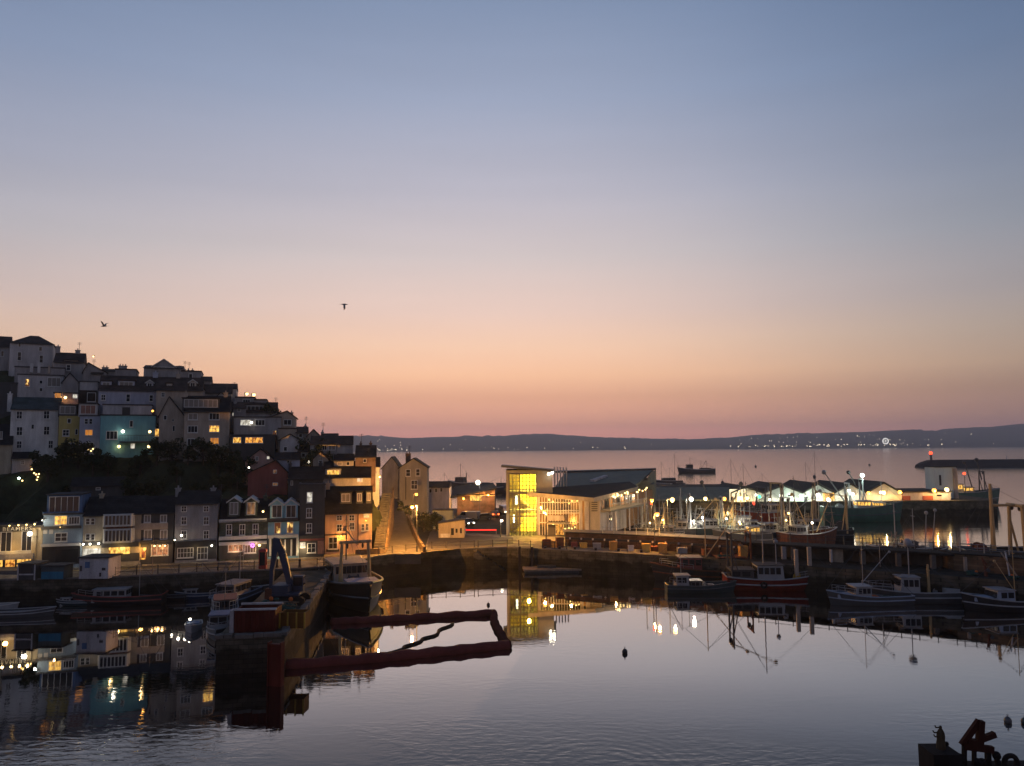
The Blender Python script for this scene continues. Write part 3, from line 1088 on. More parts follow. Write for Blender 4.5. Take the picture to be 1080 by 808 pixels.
shop9, f9 = house('dark_brown_house', 'dark brown tall house with one white-lit attic window, beside the peach house', 'house', 315.2, 342, SB(328.6), 512, SY(328.6), 6.5, M_DARK, 'flat', 0, M_LEAD, RS, hill=False, group=G1,
                  wins=[(323.5, 519, 329.7, 530, 'w', (0, 1)), (323, 536, 329, 546, 'd'), (323, 552, 329, 562, 'd'), (316.3, 572, 322, 578, 'w', (0, 0)), (324, 573, 333, 583, 'd')],
                  boxes=[('fascia', 315.8, 565, 341.5, 567.5, .2, .02, M_DARK), ('shop_front', 335, 570.5, 341.6, 584, .04, .02, M_REDCUR), ('ledge', 316, 568.5, 341.5, 569.5, .2, .02, M_RED)])
shop10, f10 = house('peach_house', 'peach-walled corner house under a dark roof with three small dormers, beside the stone stairs', 'house', 342.5, 392, 582, 541, 118.5, 5, M_PEACH, 'side', 512.5, M_SLATE, R(10), hill=False, group=G1, chim=[(346, 507, 4)],
                    wins=[(354.8, 543.5, 361, 549, 'd'), (355, 553, 361, 560.5, 'd'), (368, 543, 374, 549.5, 'd'), (383.5, 539.5, 389.5, 546, 'y'), (381, 552.5, 384.5, 560, 'd'), (385.5, 552, 389, 559.5, 'd'), (368.5, 551, 374, 559, 'd'), (346.5, 566.5, 356, 579, 'd', (1, 1))],
                    dorm=[(358.5, 519.5, 371, 530, 'c', 'box', .7, 3, M_DARK), (375.5, 519, 382.5, 529.5, 'c', 'box', .7, 3, M_DARK), (386, 518.5, 391.5, 529, 'c', 'box', .7, 3, M_DARK)],
                    boxes=[('shop_front', 344, 579.5, 358, 581.8, .03, .02, M_DARK), ('drain_pipe', 377.4, 541, 378, 575, .1, 0, M_BLACK), ('ledge', 343, 563.5, 366, 564.3, .15, .02, M_DKFRAME)])

# ------------------------------------------------------------------ houses climbing the hill
GH = 'houses stacked up the hillside'
hw = lambda *a, **k: house(*a, group=GH, **k)
Y1 = 139
hw('white_hill_house', 'big white three-storey house with a green slate roof, lowest at the left of the hillside', 'house', 9, 60, 487, 431.5, Y1, 9, M_WHITE, 'side', 419, M_SLATEG, None,
   wins=[(17.3, 433.5, 23.5, 442, 'd'), (46, 433, 52.3, 442, 'd'), (17.3, 450, 23.8, 459.5, 'd'), (46, 449.5, 52.3, 459, 'd'), (17.5, 465, 23, 473, 'd'), (51, 464.5, 56, 473, 'd'), (33, 447.5, 36, 452.5, 'd', (0, 0))], chim=[(10.5, 413, 4)])
hw('white_annex', 'small low annex with a dark lean-to roof at the foot of the big white house', 'house', 12, 34, 496, 483, 134, 4, M_OFF, 'side', 476.5, M_SLATE, None, wins=[(22, 485.5, 26, 490, 'c')], over=.4)
hw('cream_edge_house', 'pale cream house under a dark roof, cut by the left edge of the photo', 'house', -30, 11, 505, 468.5, 131, 8, M_CREAM, 'side', 447, M_SLATE, None, wins=[(0, 455, 2.5, 463, 'c', (0, 0))])
hw('yellow_house', 'narrow ochre-yellow house between the white house and the pale blue one', 'house', 60.5, 82.5, 482, 438.5, Y1 + 1.5, 8, M_YELLOW, 'flat', 0, M_DARK, None,
   wins=[(71, 441.5, 75, 446.5, 'd', (0, 0)), (66, 453, 73, 460, 'd'), (79.3, 452.5, 82, 458.5, 'd', (0, 0)), (70.5, 467, 79, 472.5, 'd')], dorm=[(61.5, 427, 81, 437.5, 'c', 'box', 1.2, 4, M_DARK)])
hw('slate_blue_house', 'slim slate-blue house with one flaming orange window', 'house', 82.5, 104.5, 483, 439, Y1 + 2, 8, M_LILAC, 'flat', 0, M_DARK, None,
   wins=[(89, 441.5, 93, 447.5, 'd', (0, 1)), (94, 441.5, 97.5, 447.5, 'd', (0, 1)), (89.5, 453, 98, 459.5, 'o', (1, 0)), (91, 466.5, 99, 472, 'd')], dorm=[(83.2, 426, 102.5, 437.5, 'k', 'box', 1.0, 4, M_OFF)])
teal, ft = hw('teal_house', 'wide teal house with a lamplit balcony and black parapet', 'house', 104.5, 163, 484, 438.5, Y1 + 2.5, 9, M_TEAL, 'flat', 0, M_BLACK, None,
              wins=[(136.8, 443.5, 140.3, 450.5, 'd', (0, 0)), (112, 454.5, 124, 463.5, 'd', (2, 0)), (137.5, 467.5, 142.5, 473.5, 'w', (0, 1)), (163.2, 452, 168, 460.5, 'y', (1, 0))])
u0, z0 = ft.uv(127, 466)
u1, z1 = ft.uv(168, 459.5)
bal = MB().box(u0, u1, -2.2, -.01, z0 - .15, z0 + .05).build('balcony', M_DARK, teal)
b = MB()
n = 26
for i in range(n + 1):
    x = u0 + (u1 - u0) * i / n
    b.box(x - .025, x + .025, -2.2, -2.15, z0 + .06, z1)
b.box(u0, u1, -2.22, -2.13, z1, z1 + .08)
b.build('railing', M_DKSTEEL, bal)
hw('pale_parapet_house', 'long pale terrace wall with dark recessed bays, on top of the teal house', 'house', 108, 160, 440, 427.5, 149, 6, M_OFF, 'flat', 0, M_DARK, None, boxes=[('recess', 129, 429.5, 137, 440, .03, .02, M_BLACK)])
hw('lilac_terrace_house', 'lilac-blue long house with three small dark windows and a dormered roof, above the pale parapet', 'house', 103, 164, 438, 411.5, 154, 8, M_LILAC, 'side', 396.5, M_SLATEB, None,
   wins=[(106.5, 416, 111.5, 422.5, 'd'), (133, 415.5, 137.3, 424, 'd', (0, 1)), (157.5, 416.5, 161.5, 423.5, 'd', (0, 1))],
   dorm=[(106.5, 402, 117.5, 409.5, 'c', 'box', 1.2, 4), (124.5, 401.5, 142, 409.5, 'c', 'box', 1.2, 4), (154.3, 401.5, 161.5, 410, 'd', 'gable', 1.2, 4)], chim=[(164, 391, 5)])
hw('buff_terrace_house', 'buff house with small dormers, right of the lilac terrace and behind the gabled cream block', 'house', 164, 213, 438, 411.5, 155, 8, M_TAN, 'side', 398, M_SLATEB, None, chim=[(188, 392.5, 4)],
   wins=[(170, 414, 174, 419, 'd')], dorm=[(175.5, 404.5, 181.5, 410, 'c', 'box', 1.2, 4), (199.5, 401, 207, 410, 'd', 'gable', 1.2, 4)])
hw('cream_gabled_block', 'cream gable-fronted house leaning on the four-storey block, right of the teal house', 'house', 166.5, 193, 484, 439, Y1 + 1, 9, M_TAN, 'front', (178.5, 419), M_SLATE, None,
   wins=[(172.5, 438, 176, 443, 'd', (0, 0)), (182, 449, 184.5, 455, 'd', (0, 0)), (181.5, 442, 183.5, 444.5, 'd', (0, 0))])
hw('four_storey_block', 'tall buff four-storey house with two warm lit windows one above the other', 'house', 193, 241, 486, 434, Y1, 9, M_TAN, 'side', 417.5, M_SLATE, None, chim=[(196, 412, 4), (238, 412, 4)],
   wins=[(198, 449, 208.5, 456.5, 'd', (2, 0)), (220.5, 448.5, 231.5, 456, 'y', (2, 1)), (197.5, 462.5, 208.5, 470, 'd', (2, 0)), (221.5, 461.5, 231, 469, 'o', (2, 0)), (198.5, 436, 208.5, 443, 'c', (1, 0)), (220.5, 435.5, 231.5, 443, 'd', (2, 0)), (198, 475, 208, 482, 'd', (2, 0))],
   dorm=[(192.5, 420, 231, 430.5, 'c', 'box', .8, 6, M_LEAD)])
hw('verandah_house', 'brown house with a wide glowing orange window band, right of the four-storey block', 'house', 241.5, 290, 488, 459.5, 141, 8, M_DARK, 'flat', 0, M_LEAD, None,
   wins=[(245.5, 461, 254.5, 467.5, 'y', (1, 0)), (258.5, 461, 277.5, 467.5, 'o', (4, 0))])
hw('upper_verandah_house', 'grey house with a pale upper window row, directly above the glowing orange window band', 'house', 246, 296, 470, 440.5, 149, 8, M_GREY, 'flat', 0, M_LEAD, None,
   wins=[(253.2, 442.5, 265, 449, 'w', (3, 0)), (269, 442.5, 279.5, 449, 'd', (2, 0)), (287.5, 454, 292, 458.8, 'o', (1, 1))])
hw('pair_window_house', 'pale house with two square windows and a tall chimney, right on the skyline', 'house', 283.5, 311.5, 466, 440.5, 153, 7, M_TAN, 'front', (303, 434), M_SLATEB, None,
   wins=[(286, 442.5, 294.5, 448.5, 'c', (1, 0)), (299, 442.5, 307.5, 448.5, 'd', (1, 0))], chim=[(307.5, 433, 3.2)])
hw('tan_low_house', 'low tan house under the pair-windowed one', 'house', 293, 312.5, 472, 452.5, 147, 6, M_TAN, 'flat', 0, M_SLATEB, None)
hw('pale_grey_cottage', 'pale grey cottage with a white gutter end, below the tan low house', 'house', 295, 315, 486, 464, 137, 6, M_OFF, 'front', (306, 458.5), M_SLATE, None, wins=[(299, 471, 303, 476, 'd', (0, 0))])
hw('red_gabled_house', 'dark red gable-fronted house with two small sills, above the blue twin-gabled house', 'house', 261, 303, 522, 499, 123, 9, M_RED, 'front', (291, 486), M_SLATE, None,
   wins=[(288, 495.5, 292, 499.5, 'm', (1, 0)), (287.5, 509, 293, 512.5, 'm', (1, 0))])
hw('pink_gabled_house', 'dull pink gable house just behind and left of the red one', 'house', 258, 290, 510, 486.5, 130, 8, M_PINK, 'front', (275, 474), M_SLATE, None, wins=[(269.5, 481.5, 272.5, 486, 'c', (0, 0)), (281.3, 481, 284.5, 484.5, 'w', (0, 0))])
hw('blue_grey_cottage', 'blue-grey low cottage with one dark window, right of the dark red house', 'house', 289, 316, 503, 484, 128, 7, M_LILAC, 'side', 477, M_SLATE, None, wins=[(302.5, 485.5, 305.5, 488.5, 'd', (0, 0))])
hw('dark_slate_house', 'dark slate-roofed house with no lit windows, between the red house and the lit dormer', 'house', 303.5, 341, 522, 505, 121, 8, M_DARK, 'side', 492, M_SLATE, None, chim=[(306, 486.5, 3), (338, 486.5, 3)], wins=[(306.5, 507, 309, 512, 'c', (0, 0))])
hw('lit_dormer_house', 'grey-walled house with a bright yellow twin dormer under a black roof', 'house', 340.5, 391, 518, 503.5, 125, 8, M_GREY, 'side', 486, M_SLATE, None, chim=[(388, 480.5, 3)],
   wins=[(376.5, 504, 382.5, 508.5, 'w', (0, 1))], dorm=[(343, 494.5, 359.5, 504, 'y', 'box', .6, 5)])
hw('long_flat_house', 'long low house with a white window band, at the right end of the hill', 'house', 327, 372, 482, 468.5, 136, 7, M_GREY, 'side', 459.5, M_SLATEB, None,
   wins=[(330, 469.5, 338.5, 475, 'c', (1, 0)), (339.5, 469.5, 345, 475, 'd', (1, 0)), (346, 469.5, 354, 475, 'c', (1, 0))])
hw('brown_chimney_house', 'brown brick house with a chimney at each end, last on the hill before the bay', 'house', 374.5, 396, 500, 482, 131, 8, M_BRICK, 'side', 469.5, M_SLATEB, None, chim=[(380.5, 465.5, 2.2, M_BRICK), (391, 465, 2.6, M_BRICK)],
   wins=[(383, 484, 386.5, 488, 'd', (0, 0))])
hw('white_alley_house', 'narrow white house at the head of the stairs with a yellow-lit side', 'house', 391.5, 400, 530, 492, 137, 6, M_WHITE, 'side', 482, M_SLATE, None, wins=[(394, 497, 396.5, 503, 'd', (0, 0))])
# upper rows and skyline
YU = 160
hw('cream_lit_house', 'pale house with one tall orange window, above the big white house', 'house', 17.5, 66, 424, 396, YU, 8, M_OFF, 'flat', 0, M_DARK, None,
   wins=[(26.5, 399.5, 31.5, 408, 'o', (0, 1)), (41.5, 401, 45, 405, 'd', (0, 0)), (41.5, 409, 45, 413, 'd', (0, 0)), (50, 398, 64, 408, 'c', (2, 0))])
hw('orange_doorway_house', 'small house with an orange-lit glazed doorway, above the yellow house', 'house', 56, 82, 430, 415, 152, 6, M_PINK, 'flat', 0, M_DARK, None, wins=[(57.5, 413.8, 64.5, 424, 'o', (2, 0)), (76.5, 415.5, 82, 420.5, 'w', (1, 0))])
hw('small_gabled_house', 'small grey gable house between the lit pale house and the white-walled one', 'house', 65, 82.5, 417, 403.5, 158, 7, M_GREY, 'front', (74, 394), M_SLATE, None)
hw('white_walled_house', 'white box-shaped house over a brown garage storey', 'house', 83, 102.5, 428, 403, 157, 7, M_OFF, 'flat', 0, M_DARK, None, boxes=[('garage_storey', 83.5, 411.5, 102.2, 426, .05, .02, M_SLATEB)], wins=[(92, 414, 101, 424, 'd', (1, 0))])
hw('terrace_post_house', 'flat-roofed house with pale terrace posts, under the big gable on the skyline', 'house', 15, 68, 400, 388, 170, 6, M_GREY, 'flat', 0, M_DARK, None,
   boxes=[('post', 32, 383.5, 35, 393, .3, .02, M_WHITE), ('post', 40, 383, 42.5, 393.5, .3, .02, M_WHITE), ('post', 51, 386, 53, 394, .3, .02, M_TAN)])
hw('skyline_white_block', 'broad white gabled block highest on the skyline at the left edge', 'house', 9, 55, 392, 362, 182, 10, M_OFF, 'hip', 354, M_SLATEB, None, wins=[(18.5, 371, 22.5, 380.5, 'd', (0, 1)), (41.5, 374.5, 45.5, 383, 'd', (0, 1)), (19.5, 361.5, 22, 366, 'd', (0, 0)), (41, 365.5, 44.5, 370.5, 'd', (0, 0))])
hw('skyline_edge_house', 'grey house cut by the left edge, beside the broad white block on the skyline', 'house', -30, 9, 388, 365, 186, 9, M_GREY, 'side', 354, M_SLATEB, None, wins=[(1, 370, 4, 376, 'd', (0, 0))])
hw('twin_chimney_house', 'house with two stout chimneys on the skyline, right of the broad white block', 'house', 56, 88, 396, 382, 178, 9, M_GREY, 'side', 372, M_SLATEB, None, chim=[(61, 363.5, 4.2), (82, 367.5, 4.5)], wins=[(70, 384.5, 74.5, 391, 'd', (0, 1))],
   dorm=[(67.5, 380, 82, 393, 'd', 'box', .4, 4, M_OFF)])
hw('steep_gable_house', 'grey house with a long falling gable, right of the twin-chimney house', 'house', 87, 112, 404, 393, 173, 8, M_GREY, 'front', (93, 383), M_SLATEB, None)
hw('stub_chimney_house', 'small house with a square chimney stub, in the dip of the skyline', 'house', 107, 122, 402, 391, 176, 7, M_GREY, 'side', 389, M_SLATEB, None, chim=[(111, 385.5, 6)])
hw('flat_skyline_house', 'grey flat-topped house with a central chimney stack on the skyline', 'house', 121, 143.5, 404, 390, 175, 8, M_GREY, 'flat', 0, M_SLATEB, None, chim=[(129.5, 384, 8)])
hw('pediment_house', 'wide grey house with a central pointed gable on the skyline above the dormered terrace', 'house', 151, 192, 406, 388, 176, 9, M_GREY, 'side', 385.5, M_SLATEB, None, dorm=[(161, 379, 184.5, 391, 'c', 'gable', .3, 6, M_GREY)])
hw('row_chimney_house', 'grey house with a row of chimney pots, right of the pointed-gable house', 'house', 191, 212, 406, 392, 174, 8, M_GREY, 'flat', 0, M_SLATEB, None, chim=[(194, 387.5, 3), (198.5, 388.5, 2.5), (203, 388.5, 2.5)], wins=[(199, 394, 203, 399, 'd', (0, 0))])
hw('step_roof_house', 'low grey house with a stepped roof, falling right from the chimney row', 'house', 211, 222, 414, 401.5, 170, 7, M_GREY, 'side', 397, M_SLATEB, None)
hw('white_step_terrace', 'off-white terrace stepping down the skyline with a pale end wall', 'house', 221, 249, 420, 409.5, 169, 8, M_OFF, 'side', 404.5, M_SLATEB, None, chim=[(239, 407, 3), (246.5, 410, 3)], wins=[(224, 410.5, 227, 414.5, 'd', (0, 0)), (240, 412.5, 243, 416, 'd', (0, 0))])
hw('skyline_bungalow', 'flat grey bungalow on the skyline between two street lights', 'house', 248, 268.5, 430, 419.5, 167, 8, M_GREY, 'flat', 0, M_SLATEB, None, wins=[(256, 421, 264, 426, 'd', (2, 0))])
hw('lower_skyline_bungalow', 'second flat bungalow, one step lower on the skyline', 'house', 268, 281, 433, 422, 166, 8, M_GREY, 'flat', 0, M_SLATEB, None)
hw('grey_dormer_house', 'grey house with a wide pale dormer, behind the upper verandah house', 'house', 240, 292, 446, 434.5, 158, 8, M_GREY, 'side', 424, M_SLATEB, None, dorm=[(259, 427, 279, 434, 'd', 'box', .8, 5, M_GREY)], wins=[(245, 435, 249, 439, 'w', (0, 0))])
hw('round_window_house', 'dark house with a pale round-topped porch, right end of the dormered terrace', 'house', 212, 244, 428, 414.5, 163, 7, M_GREY, 'side', 405.5, M_SLATEB, None, wins=[(240, 424, 244, 427.5, 'c', (0, 0))])
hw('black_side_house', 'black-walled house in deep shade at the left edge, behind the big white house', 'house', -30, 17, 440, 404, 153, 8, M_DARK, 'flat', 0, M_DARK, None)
hw('pale_gable_cottage', 'tiny pale gable cottage in the row under the stepping white terrace', 'house', 226, 240, 436, 421, 161, 6, M_OFF, 'front', (233, 414.5), M_SLATEB, None, wins=[(231, 423, 235, 427, 'd', (0, 0))])
hw('low_grey_cottage', 'low grey cottage just left of the wide pale dormer', 'house', 246, 259, 440, 430, 156, 5, M_GREY, 'side', 425.5, M_SLATEB, None, wins=[(250, 431, 254, 434.5, 'c', (0, 0))], chim=[(248, 422, 2.5)])
hw('shoulder_cottage', 'pale cottage on the falling shoulder of the hill, left of the tall-chimneyed house', 'house', 279, 292, 446, 434.5, 160, 6, M_OFF, 'side', 429, M_SLATEB, None, wins=[(283, 435.5, 287, 439.5, 'd', (0, 0))], chim=[(290, 426.5, 2.6)])
hw('ridge_cottage', 'dark cottage on the ridge just right of the tall chimney', 'house', 312, 324, 470, 456, 148, 6, M_GREY, 'side', 450, M_SLATEB, None, chim=[(322, 447, 2.4)], wins=[(315, 457.5, 319, 461.5, 'd', (0, 0))])
hw('second_ridge_cottage', 'second dark cottage on the ridge, one step lower to the right', 'house', 324, 337, 474, 460, 145, 6, M_TAN, 'front', (330.5, 453.5), M_SLATEB, None, wins=[(328.5, 461, 332, 465, 'd', (0, 0))])
hw('third_ridge_cottage', 'third ridge cottage, half hidden behind the long low house', 'house', 338, 356, 476, 463, 143, 6, M_GREY, 'side', 457, M_SLATEB, None, chim=[(340, 453.5, 2.4)])
hw('grey_terrace_cottage', 'grey cottage with one pale window, under the ridge cottages', 'house', 314, 329, 490, 476, 136, 6, M_OFF, 'side', 469.5, M_SLATE, None, wins=[(318, 478, 322, 482.5, 'd', (0, 0)), (324, 478, 327, 482.5, 'c', (0, 0))], chim=[(328, 466, 2.4)])
hw('tan_terrace_cottage', 'tan gabled cottage below the long low house', 'house', 330, 346, 496, 484.5, 131, 6, M_TAN, 'front', (338, 477), M_SLATE, None, wins=[(336, 485.5, 340, 490, 'd', (0, 1))])
hw('dark_terrace_cottage', 'dark low cottage between the tan gabled cottage and the brown chimney house', 'house', 352, 373, 497, 485.5, 130, 6, M_GREY, 'side', 478.5, M_SLATE, None, wins=[(356, 487, 361, 491, 'c', (1, 0)), (365, 487, 369, 491, 'd', (0, 0))], chim=[(354, 474.5, 2.4)])
hw('skyline_cottage', 'small grey cottage squeezed between the two skyline chimney houses', 'house', 96, 108, 404, 394, 172, 6, M_GREY, 'side', 389, M_SLATEB, None, chim=[(98, 386, 2.6)])
hw('porch_cottage', 'white-fronted small cottage right of the buff terrace dormers', 'house', 205, 216, 424, 412, 160, 5, M_OFF, 'front', (210.5, 406), M_SLATEB, None, wins=[(208.5, 413.5, 212.5, 418, 'd', (0, 1))])
# dark roofs between the bank and the quay
hw('dark_workshop', 'dark workshop roof with one skylight, behind the blue attic building', 'workshop', 74, 131, 528, 512, 119, 6, M_DARK, 'side', 503, M_SLATE, None, wins=[(101, 514, 106, 517, 'c', (0, 0))])

# gable houses by the road
gh, gf = house('cream_gable_house', 'cream gable-fronted house with dark sash windows at the top of the climbing road', 'house', 421, 450.5, 532, 493.5, 158, 10, M_GREYCREAM, 'front', (436, 484), M_SLATE, R(4), chim=[(430.5, 476.5, 5.5, M_BRICK)],
               wins=[(428, 495, 433, 502.5, 'd', (0, 1)), (438.5, 494.5, 443, 502, 'd', (0, 1)), (433.5, 506.5, 440.5, 516, 'd', (1, 1))], boxes=[('drain_pipe', 427.6, 503, 428.4, 527, .12, 0, M_BLACK)], group=GH)
house('dark_gable_house', 'shadowed grey gable house joined to the left of the cream gable house', 'house', 402.5, 421.5, 536, 494, 162, 9, M_GREY, 'front', (413, 482.5), M_SLATE, R(4), group=GH)
house('low_white_range', 'low white range of three windows under a dark roof, right of the cream gable house', 'house', 449.5, 474, 533, 514, 178, 7, M_OFF, 'side', 507.5, M_SLATE, 0, hill=False, group=GH,
      wins=[(452.5, 515.5, 455.5, 520, 'd', (0, 0)), (458.5, 515, 461.5, 519.5, 'd', (0, 0)), (464, 514.5, 467, 519, 'd', (0, 0))], base=8)
osh, of = house('orange_lit_shed', 'brick shed washed in orange light with a glowing window under its sloping roof', 'shed', 482, 522, 543.5, 522, 182, 12, M_BRICK, 'flat', 0, M_SLATE, 0, hill=False, boxes=[('lit_window', 496, 521.8, 508, 528, .05, .02, E_YELLOW, 'glowing yellow window')])
b = MB().slab([P(473, 524.5, 181), P(524, 514.2, 181), P(520, 509, 196), P(480, 512.5, 196)], .35)
b.build('roof', M_SLATE, osh, world=True)
MB().slab([P(482.2, 524, 181.9), P(521.8, 524, 181.9), P(521.8, 516.5, 181.9), P(482.2, 524.2, 181.9)][:3], .01)
gbl = MB().add([P(482, 523.2, 181.95), P(522, 523.2, 181.95), P(522, 515.8, 181.95), P(482, 523.2, 183.0), P(522, 523.2, 183.0), P(522, 515.8, 183.0)], [(0, 1, 2), (5, 4, 3), (0, 3, 4, 1), (1, 4, 5, 2), (2, 5, 3, 0)])
gbl.build('gable', M_PEACH, osh, world=True)

# ------------------------------------------------------------------ hillside
# unseen town hill added behind the viewpoint, shaped to keep low eastern sky off the quay
bh = MB()
rows_ = []
for (y, z) in ((-6, 9), (-14, 17), (-30, 30), (-60, 50), (-110, 70), (-170, 62)):
    rows_.append([(x, y + 10 * math.sin(x * .02), z * (1 - .35 * max(0, x - 60) / 200) + 2.5 * math.sin(x * .05 + y)) for x in range(-260, 261, 20)])
n_ = len(rows_[0])
bh.add([p for r_ in rows_ for p in r_], [(j * n_ + i, j * n_ + i + 1, (j + 1) * n_ + i + 1, (j + 1) * n_ + i) for j in range(len(rows_) - 1) for i in range(n_ - 1)])
CTRL = list(BASES)
_c0 = len(CTRL)
for x in range(-170, -40, 10):
    CTRL += [(x, 112, 3.0), (x, 118, 3.0), (x, 122, 5.5)]
for (x, y, z) in ((-38, 118, 3.0), (-30, 124, 3.6), (-26, 130, 4.4), (-25, 140, 5.6), (-26, 150, 7.0), (-27, 157, 8.2), (-18, 128, 3.0), (-14, 140, 3.0), (-12, 150, 3.0), (-12, 165, 3.0), (-12, 180, 3), (-20, 170, 7), (-26, 178, 7.5), (-34, 165, 9), (-18, 145, 3.1), (-20, 150, 5),
                  (-30, 200, 3), (-60, 220, 12), (-60, 250, 4), (-100, 230, 34), (-120, 260, 30), (-20, 200, 2.6), (-40, 190, 8), (-50, 200, 12), (-150, 200, 42), (-170, 180, 40), (-8, 125, 3), (-8, 160, 3), (-8, 200, 2.6),
                  (-33, 120, 3.2), (-35, 128, 8.5), (-40, 124, 8.5), (-80, 128, 13.5), (-95, 128, 13.5), (-65, 128, 13), (-50, 127, 11.5), (-70, 133, 15.5), (-85, 133, 15.8)):
    CTRL.append((x, y, z))


CTRL = CTRL[:_c0] + [(x, YM(y) if (x < -30 and y < 185) else y, z) for (x, y, z) in CTRL[_c0:]]
ROADL = [(112, -60, -22.7, -14.5, 3.2), (117.5, -19.2, -19.2, -13.8, 3.2), (124, -19.6, -19.6, -15.0, 3.5), (132, -20.6, -20.6, -17.0, 4.5), (142, -22.4, -22.4, -19.2, 5.9), (152, -24.9, -24.9, -21.4, 7.5), (159, -26.5, -26.5, -22.8, 8.5), (170, -28.8, -28.8, -24.5, 9.0)]


def front_l(x):
    for a, b in zip(FRONT_L, FRONT_L[1:]):
        if a[0] <= x <= b[0]:
            return a[1] + (b[1] - a[1]) * (x - a[0]) / (b[0] - a[0])
    return 117.0


BACKS = [(-140, 104), (-75, 111.5), (-52, 117.5), (-38, 119.5), (-27, 122), (-21.5, 124.2), (-17, 124.2)]


def cap(x, y, z):
    for a, b in zip(BACKS, BACKS[1:]):
        if a[0] <= x <= b[0]:
            yb_ = a[1] + (b[1] - a[1]) * (x - a[0]) / (b[0] - a[0])
            if y < yb_ + 1.2:
                z = min(z, 2.9)
            elif y < yb_ + 6:
                z = min(z, 3.2 + (y - yb_) * 1.9)
            break
    if y < front_l(x) + 4:
        return -2.0
    if y > 160:
        if x > -70:                                   # the headland drops to the water behind the last houses
            z = min(z, 9.5 - max(0, x + 34) * .45 - max(0, y - 168) * .25)
        return max(z, -1.5) if y > 190 else z
    for a, b in zip(ROADL, ROADL[1:]):
        if a[0] <= y <= b[0]:
            t = (y - a[0]) / (b[0] - a[0])
            xl, xr, rz = [a[k] + (b[k] - a[k]) * t for k in (2, 3, 4)]
            if x > xl - 1.5:
                z = min(z, rz - .7)
            if x > xr:
                z = min(z, max(2.8, rz - .5 - (x - xr) * 1.6))
            elif x > xl - 4:
                z = min(z, rz + 3 + (xl - x) * 1.2)
            break
    return z


def hz(x, y):
    return cap(x, y, hz0(x, y))


def hz0(x, y):
    sw = sz = 0.0
    for (cx, cy, cz) in CTRL:
        d2 = (x - cx) ** 2 + (y - cy) ** 2 + .4
        w = 1.0 / (d2 * math.sqrt(d2))
        sw += w
        sz += w * cz
    return sz / sw


hb = MB()
nx, ny = 92, 84
gx = [-175 + (175 - 7) * i / (nx - 1) for i in range(nx)]
gy = [113 + (270 - 113) * j / (ny - 1) for j in range(ny)]
HV = [[hz(x, y) - .35 + rnd.uniform(-.12, .12) for x in gx] for y in gy]
hvs = [(gx[i], gy[j], HV[j][i]) for j in range(ny) for i in range(nx)]
hfs = [(j * nx + i, j * nx + i + 1, (j + 1) * nx + i + 1, (j + 1) * nx + i) for j in range(ny - 1) for i in range(nx - 1)]
base = len(hvs)
hb.add(hvs, hfs)
M_BANK = paint('scrubby_bank', (.035, .042, .022), .95, 0, .6, .6, .6, False)
tag(hb.build('hillside', M_BANK), kind='structure')
tag(bh.build('hillside', M_BANK), kind='structure')

# road climbing past the gable house
rd = MB()
pts = [(-19.2, -13.8, 117.5, 3.225), (-19.6, -15.0, 124, 3.5), (-20.6, -17.0, 132, 4.5), (-22.4, -19.2, 142, 5.9), (-24.9, -21.4, 152, 7.5), (-26.5, -22.8, 159, 8.5), (-28.6, -24.5, 170, 9.0)]
rings = []
for (xl, xr, y, z) in pts:
    rings.append([(xl, y, z), (xr, y, z), (xr, y, z - 1.5), (xl, y, z - 1.5)])
rd.loft(rings)
tag(rd.build('road', M_ASPH), kind='structure')
# ------------------------------------------------------------------ planting
def leaf_mat(name, c):
    if name in _mats:
        return _mats[name]
    m = paint(name, c, .9, 0, .6, .9, 0, False)
    return m


M_LEAFA = leaf_mat('dark_leaves', (.028, .042, .018))
M_LEAFB = leaf_mat('olive_leaves', (.045, .05, .022))
M_BARK = paint('bark', (.06, .045, .035), .95, 0, .5, 4, .5)


def crown_mb(seed, w, h, n, leaf=.42):
    r = random.Random(seed)
    b = MB()
    lobes = [(r.uniform(-.5, .5) * w * .6, r.uniform(-.5, .5) * w * .6, r.uniform(.35, .85) * h, r.uniform(.28, .5) * w * .55) for _ in range(9)]
    for i in range(n):
        lx, ly, lz, lr = r.choice(lobes)
        d = Vector((r.gauss(0, 1), r.gauss(0, 1), r.gauss(0, .8))).normalized() * lr * (r.random() ** .4)
        c = Vector((lx, ly, lz)) + d
        a = Vector((r.uniform(-1, 1), r.uniform(-1, 1), r.uniform(-.6, .6))).normalized()
        bb = a.cross(Vector((r.uniform(-1, 1), r.uniform(-1, 1), r.uniform(-1, 1)))).normalized()
        s = leaf * r.uniform(.5, 1.2)
        b.add([c - a * s, c + bb * s * .6, c + a * s, c - bb * s * .6], [(0, 1, 2, 3)])
    return b, lobes


def tree(label, loc, w, h, seed, leafm, group, name='bushy_tree', n=900):
    t = thing(name, label, 'tree', loc, seed * 1.3, group)
    cb, lobes = crown_mb(seed, w, h, n)
    tr = MB().path([(0, 0, -1.0), (.1, .05, h * .25), (-.05, .1, h * .55)], [w * .05, w * .04, w * .02], 7)
    for (lx, ly, lz, lr) in lobes[:6]:
        tr.path([(.05, .05, h * .25), (lx * .5, ly * .5, (h * .25 + lz) * .52), (lx, ly, lz)], [w * .022, w * .015, w * .007], 5)
    tr.build('trunk', M_BARK, t)
    cb.build('crown', leafm, t)
    return t


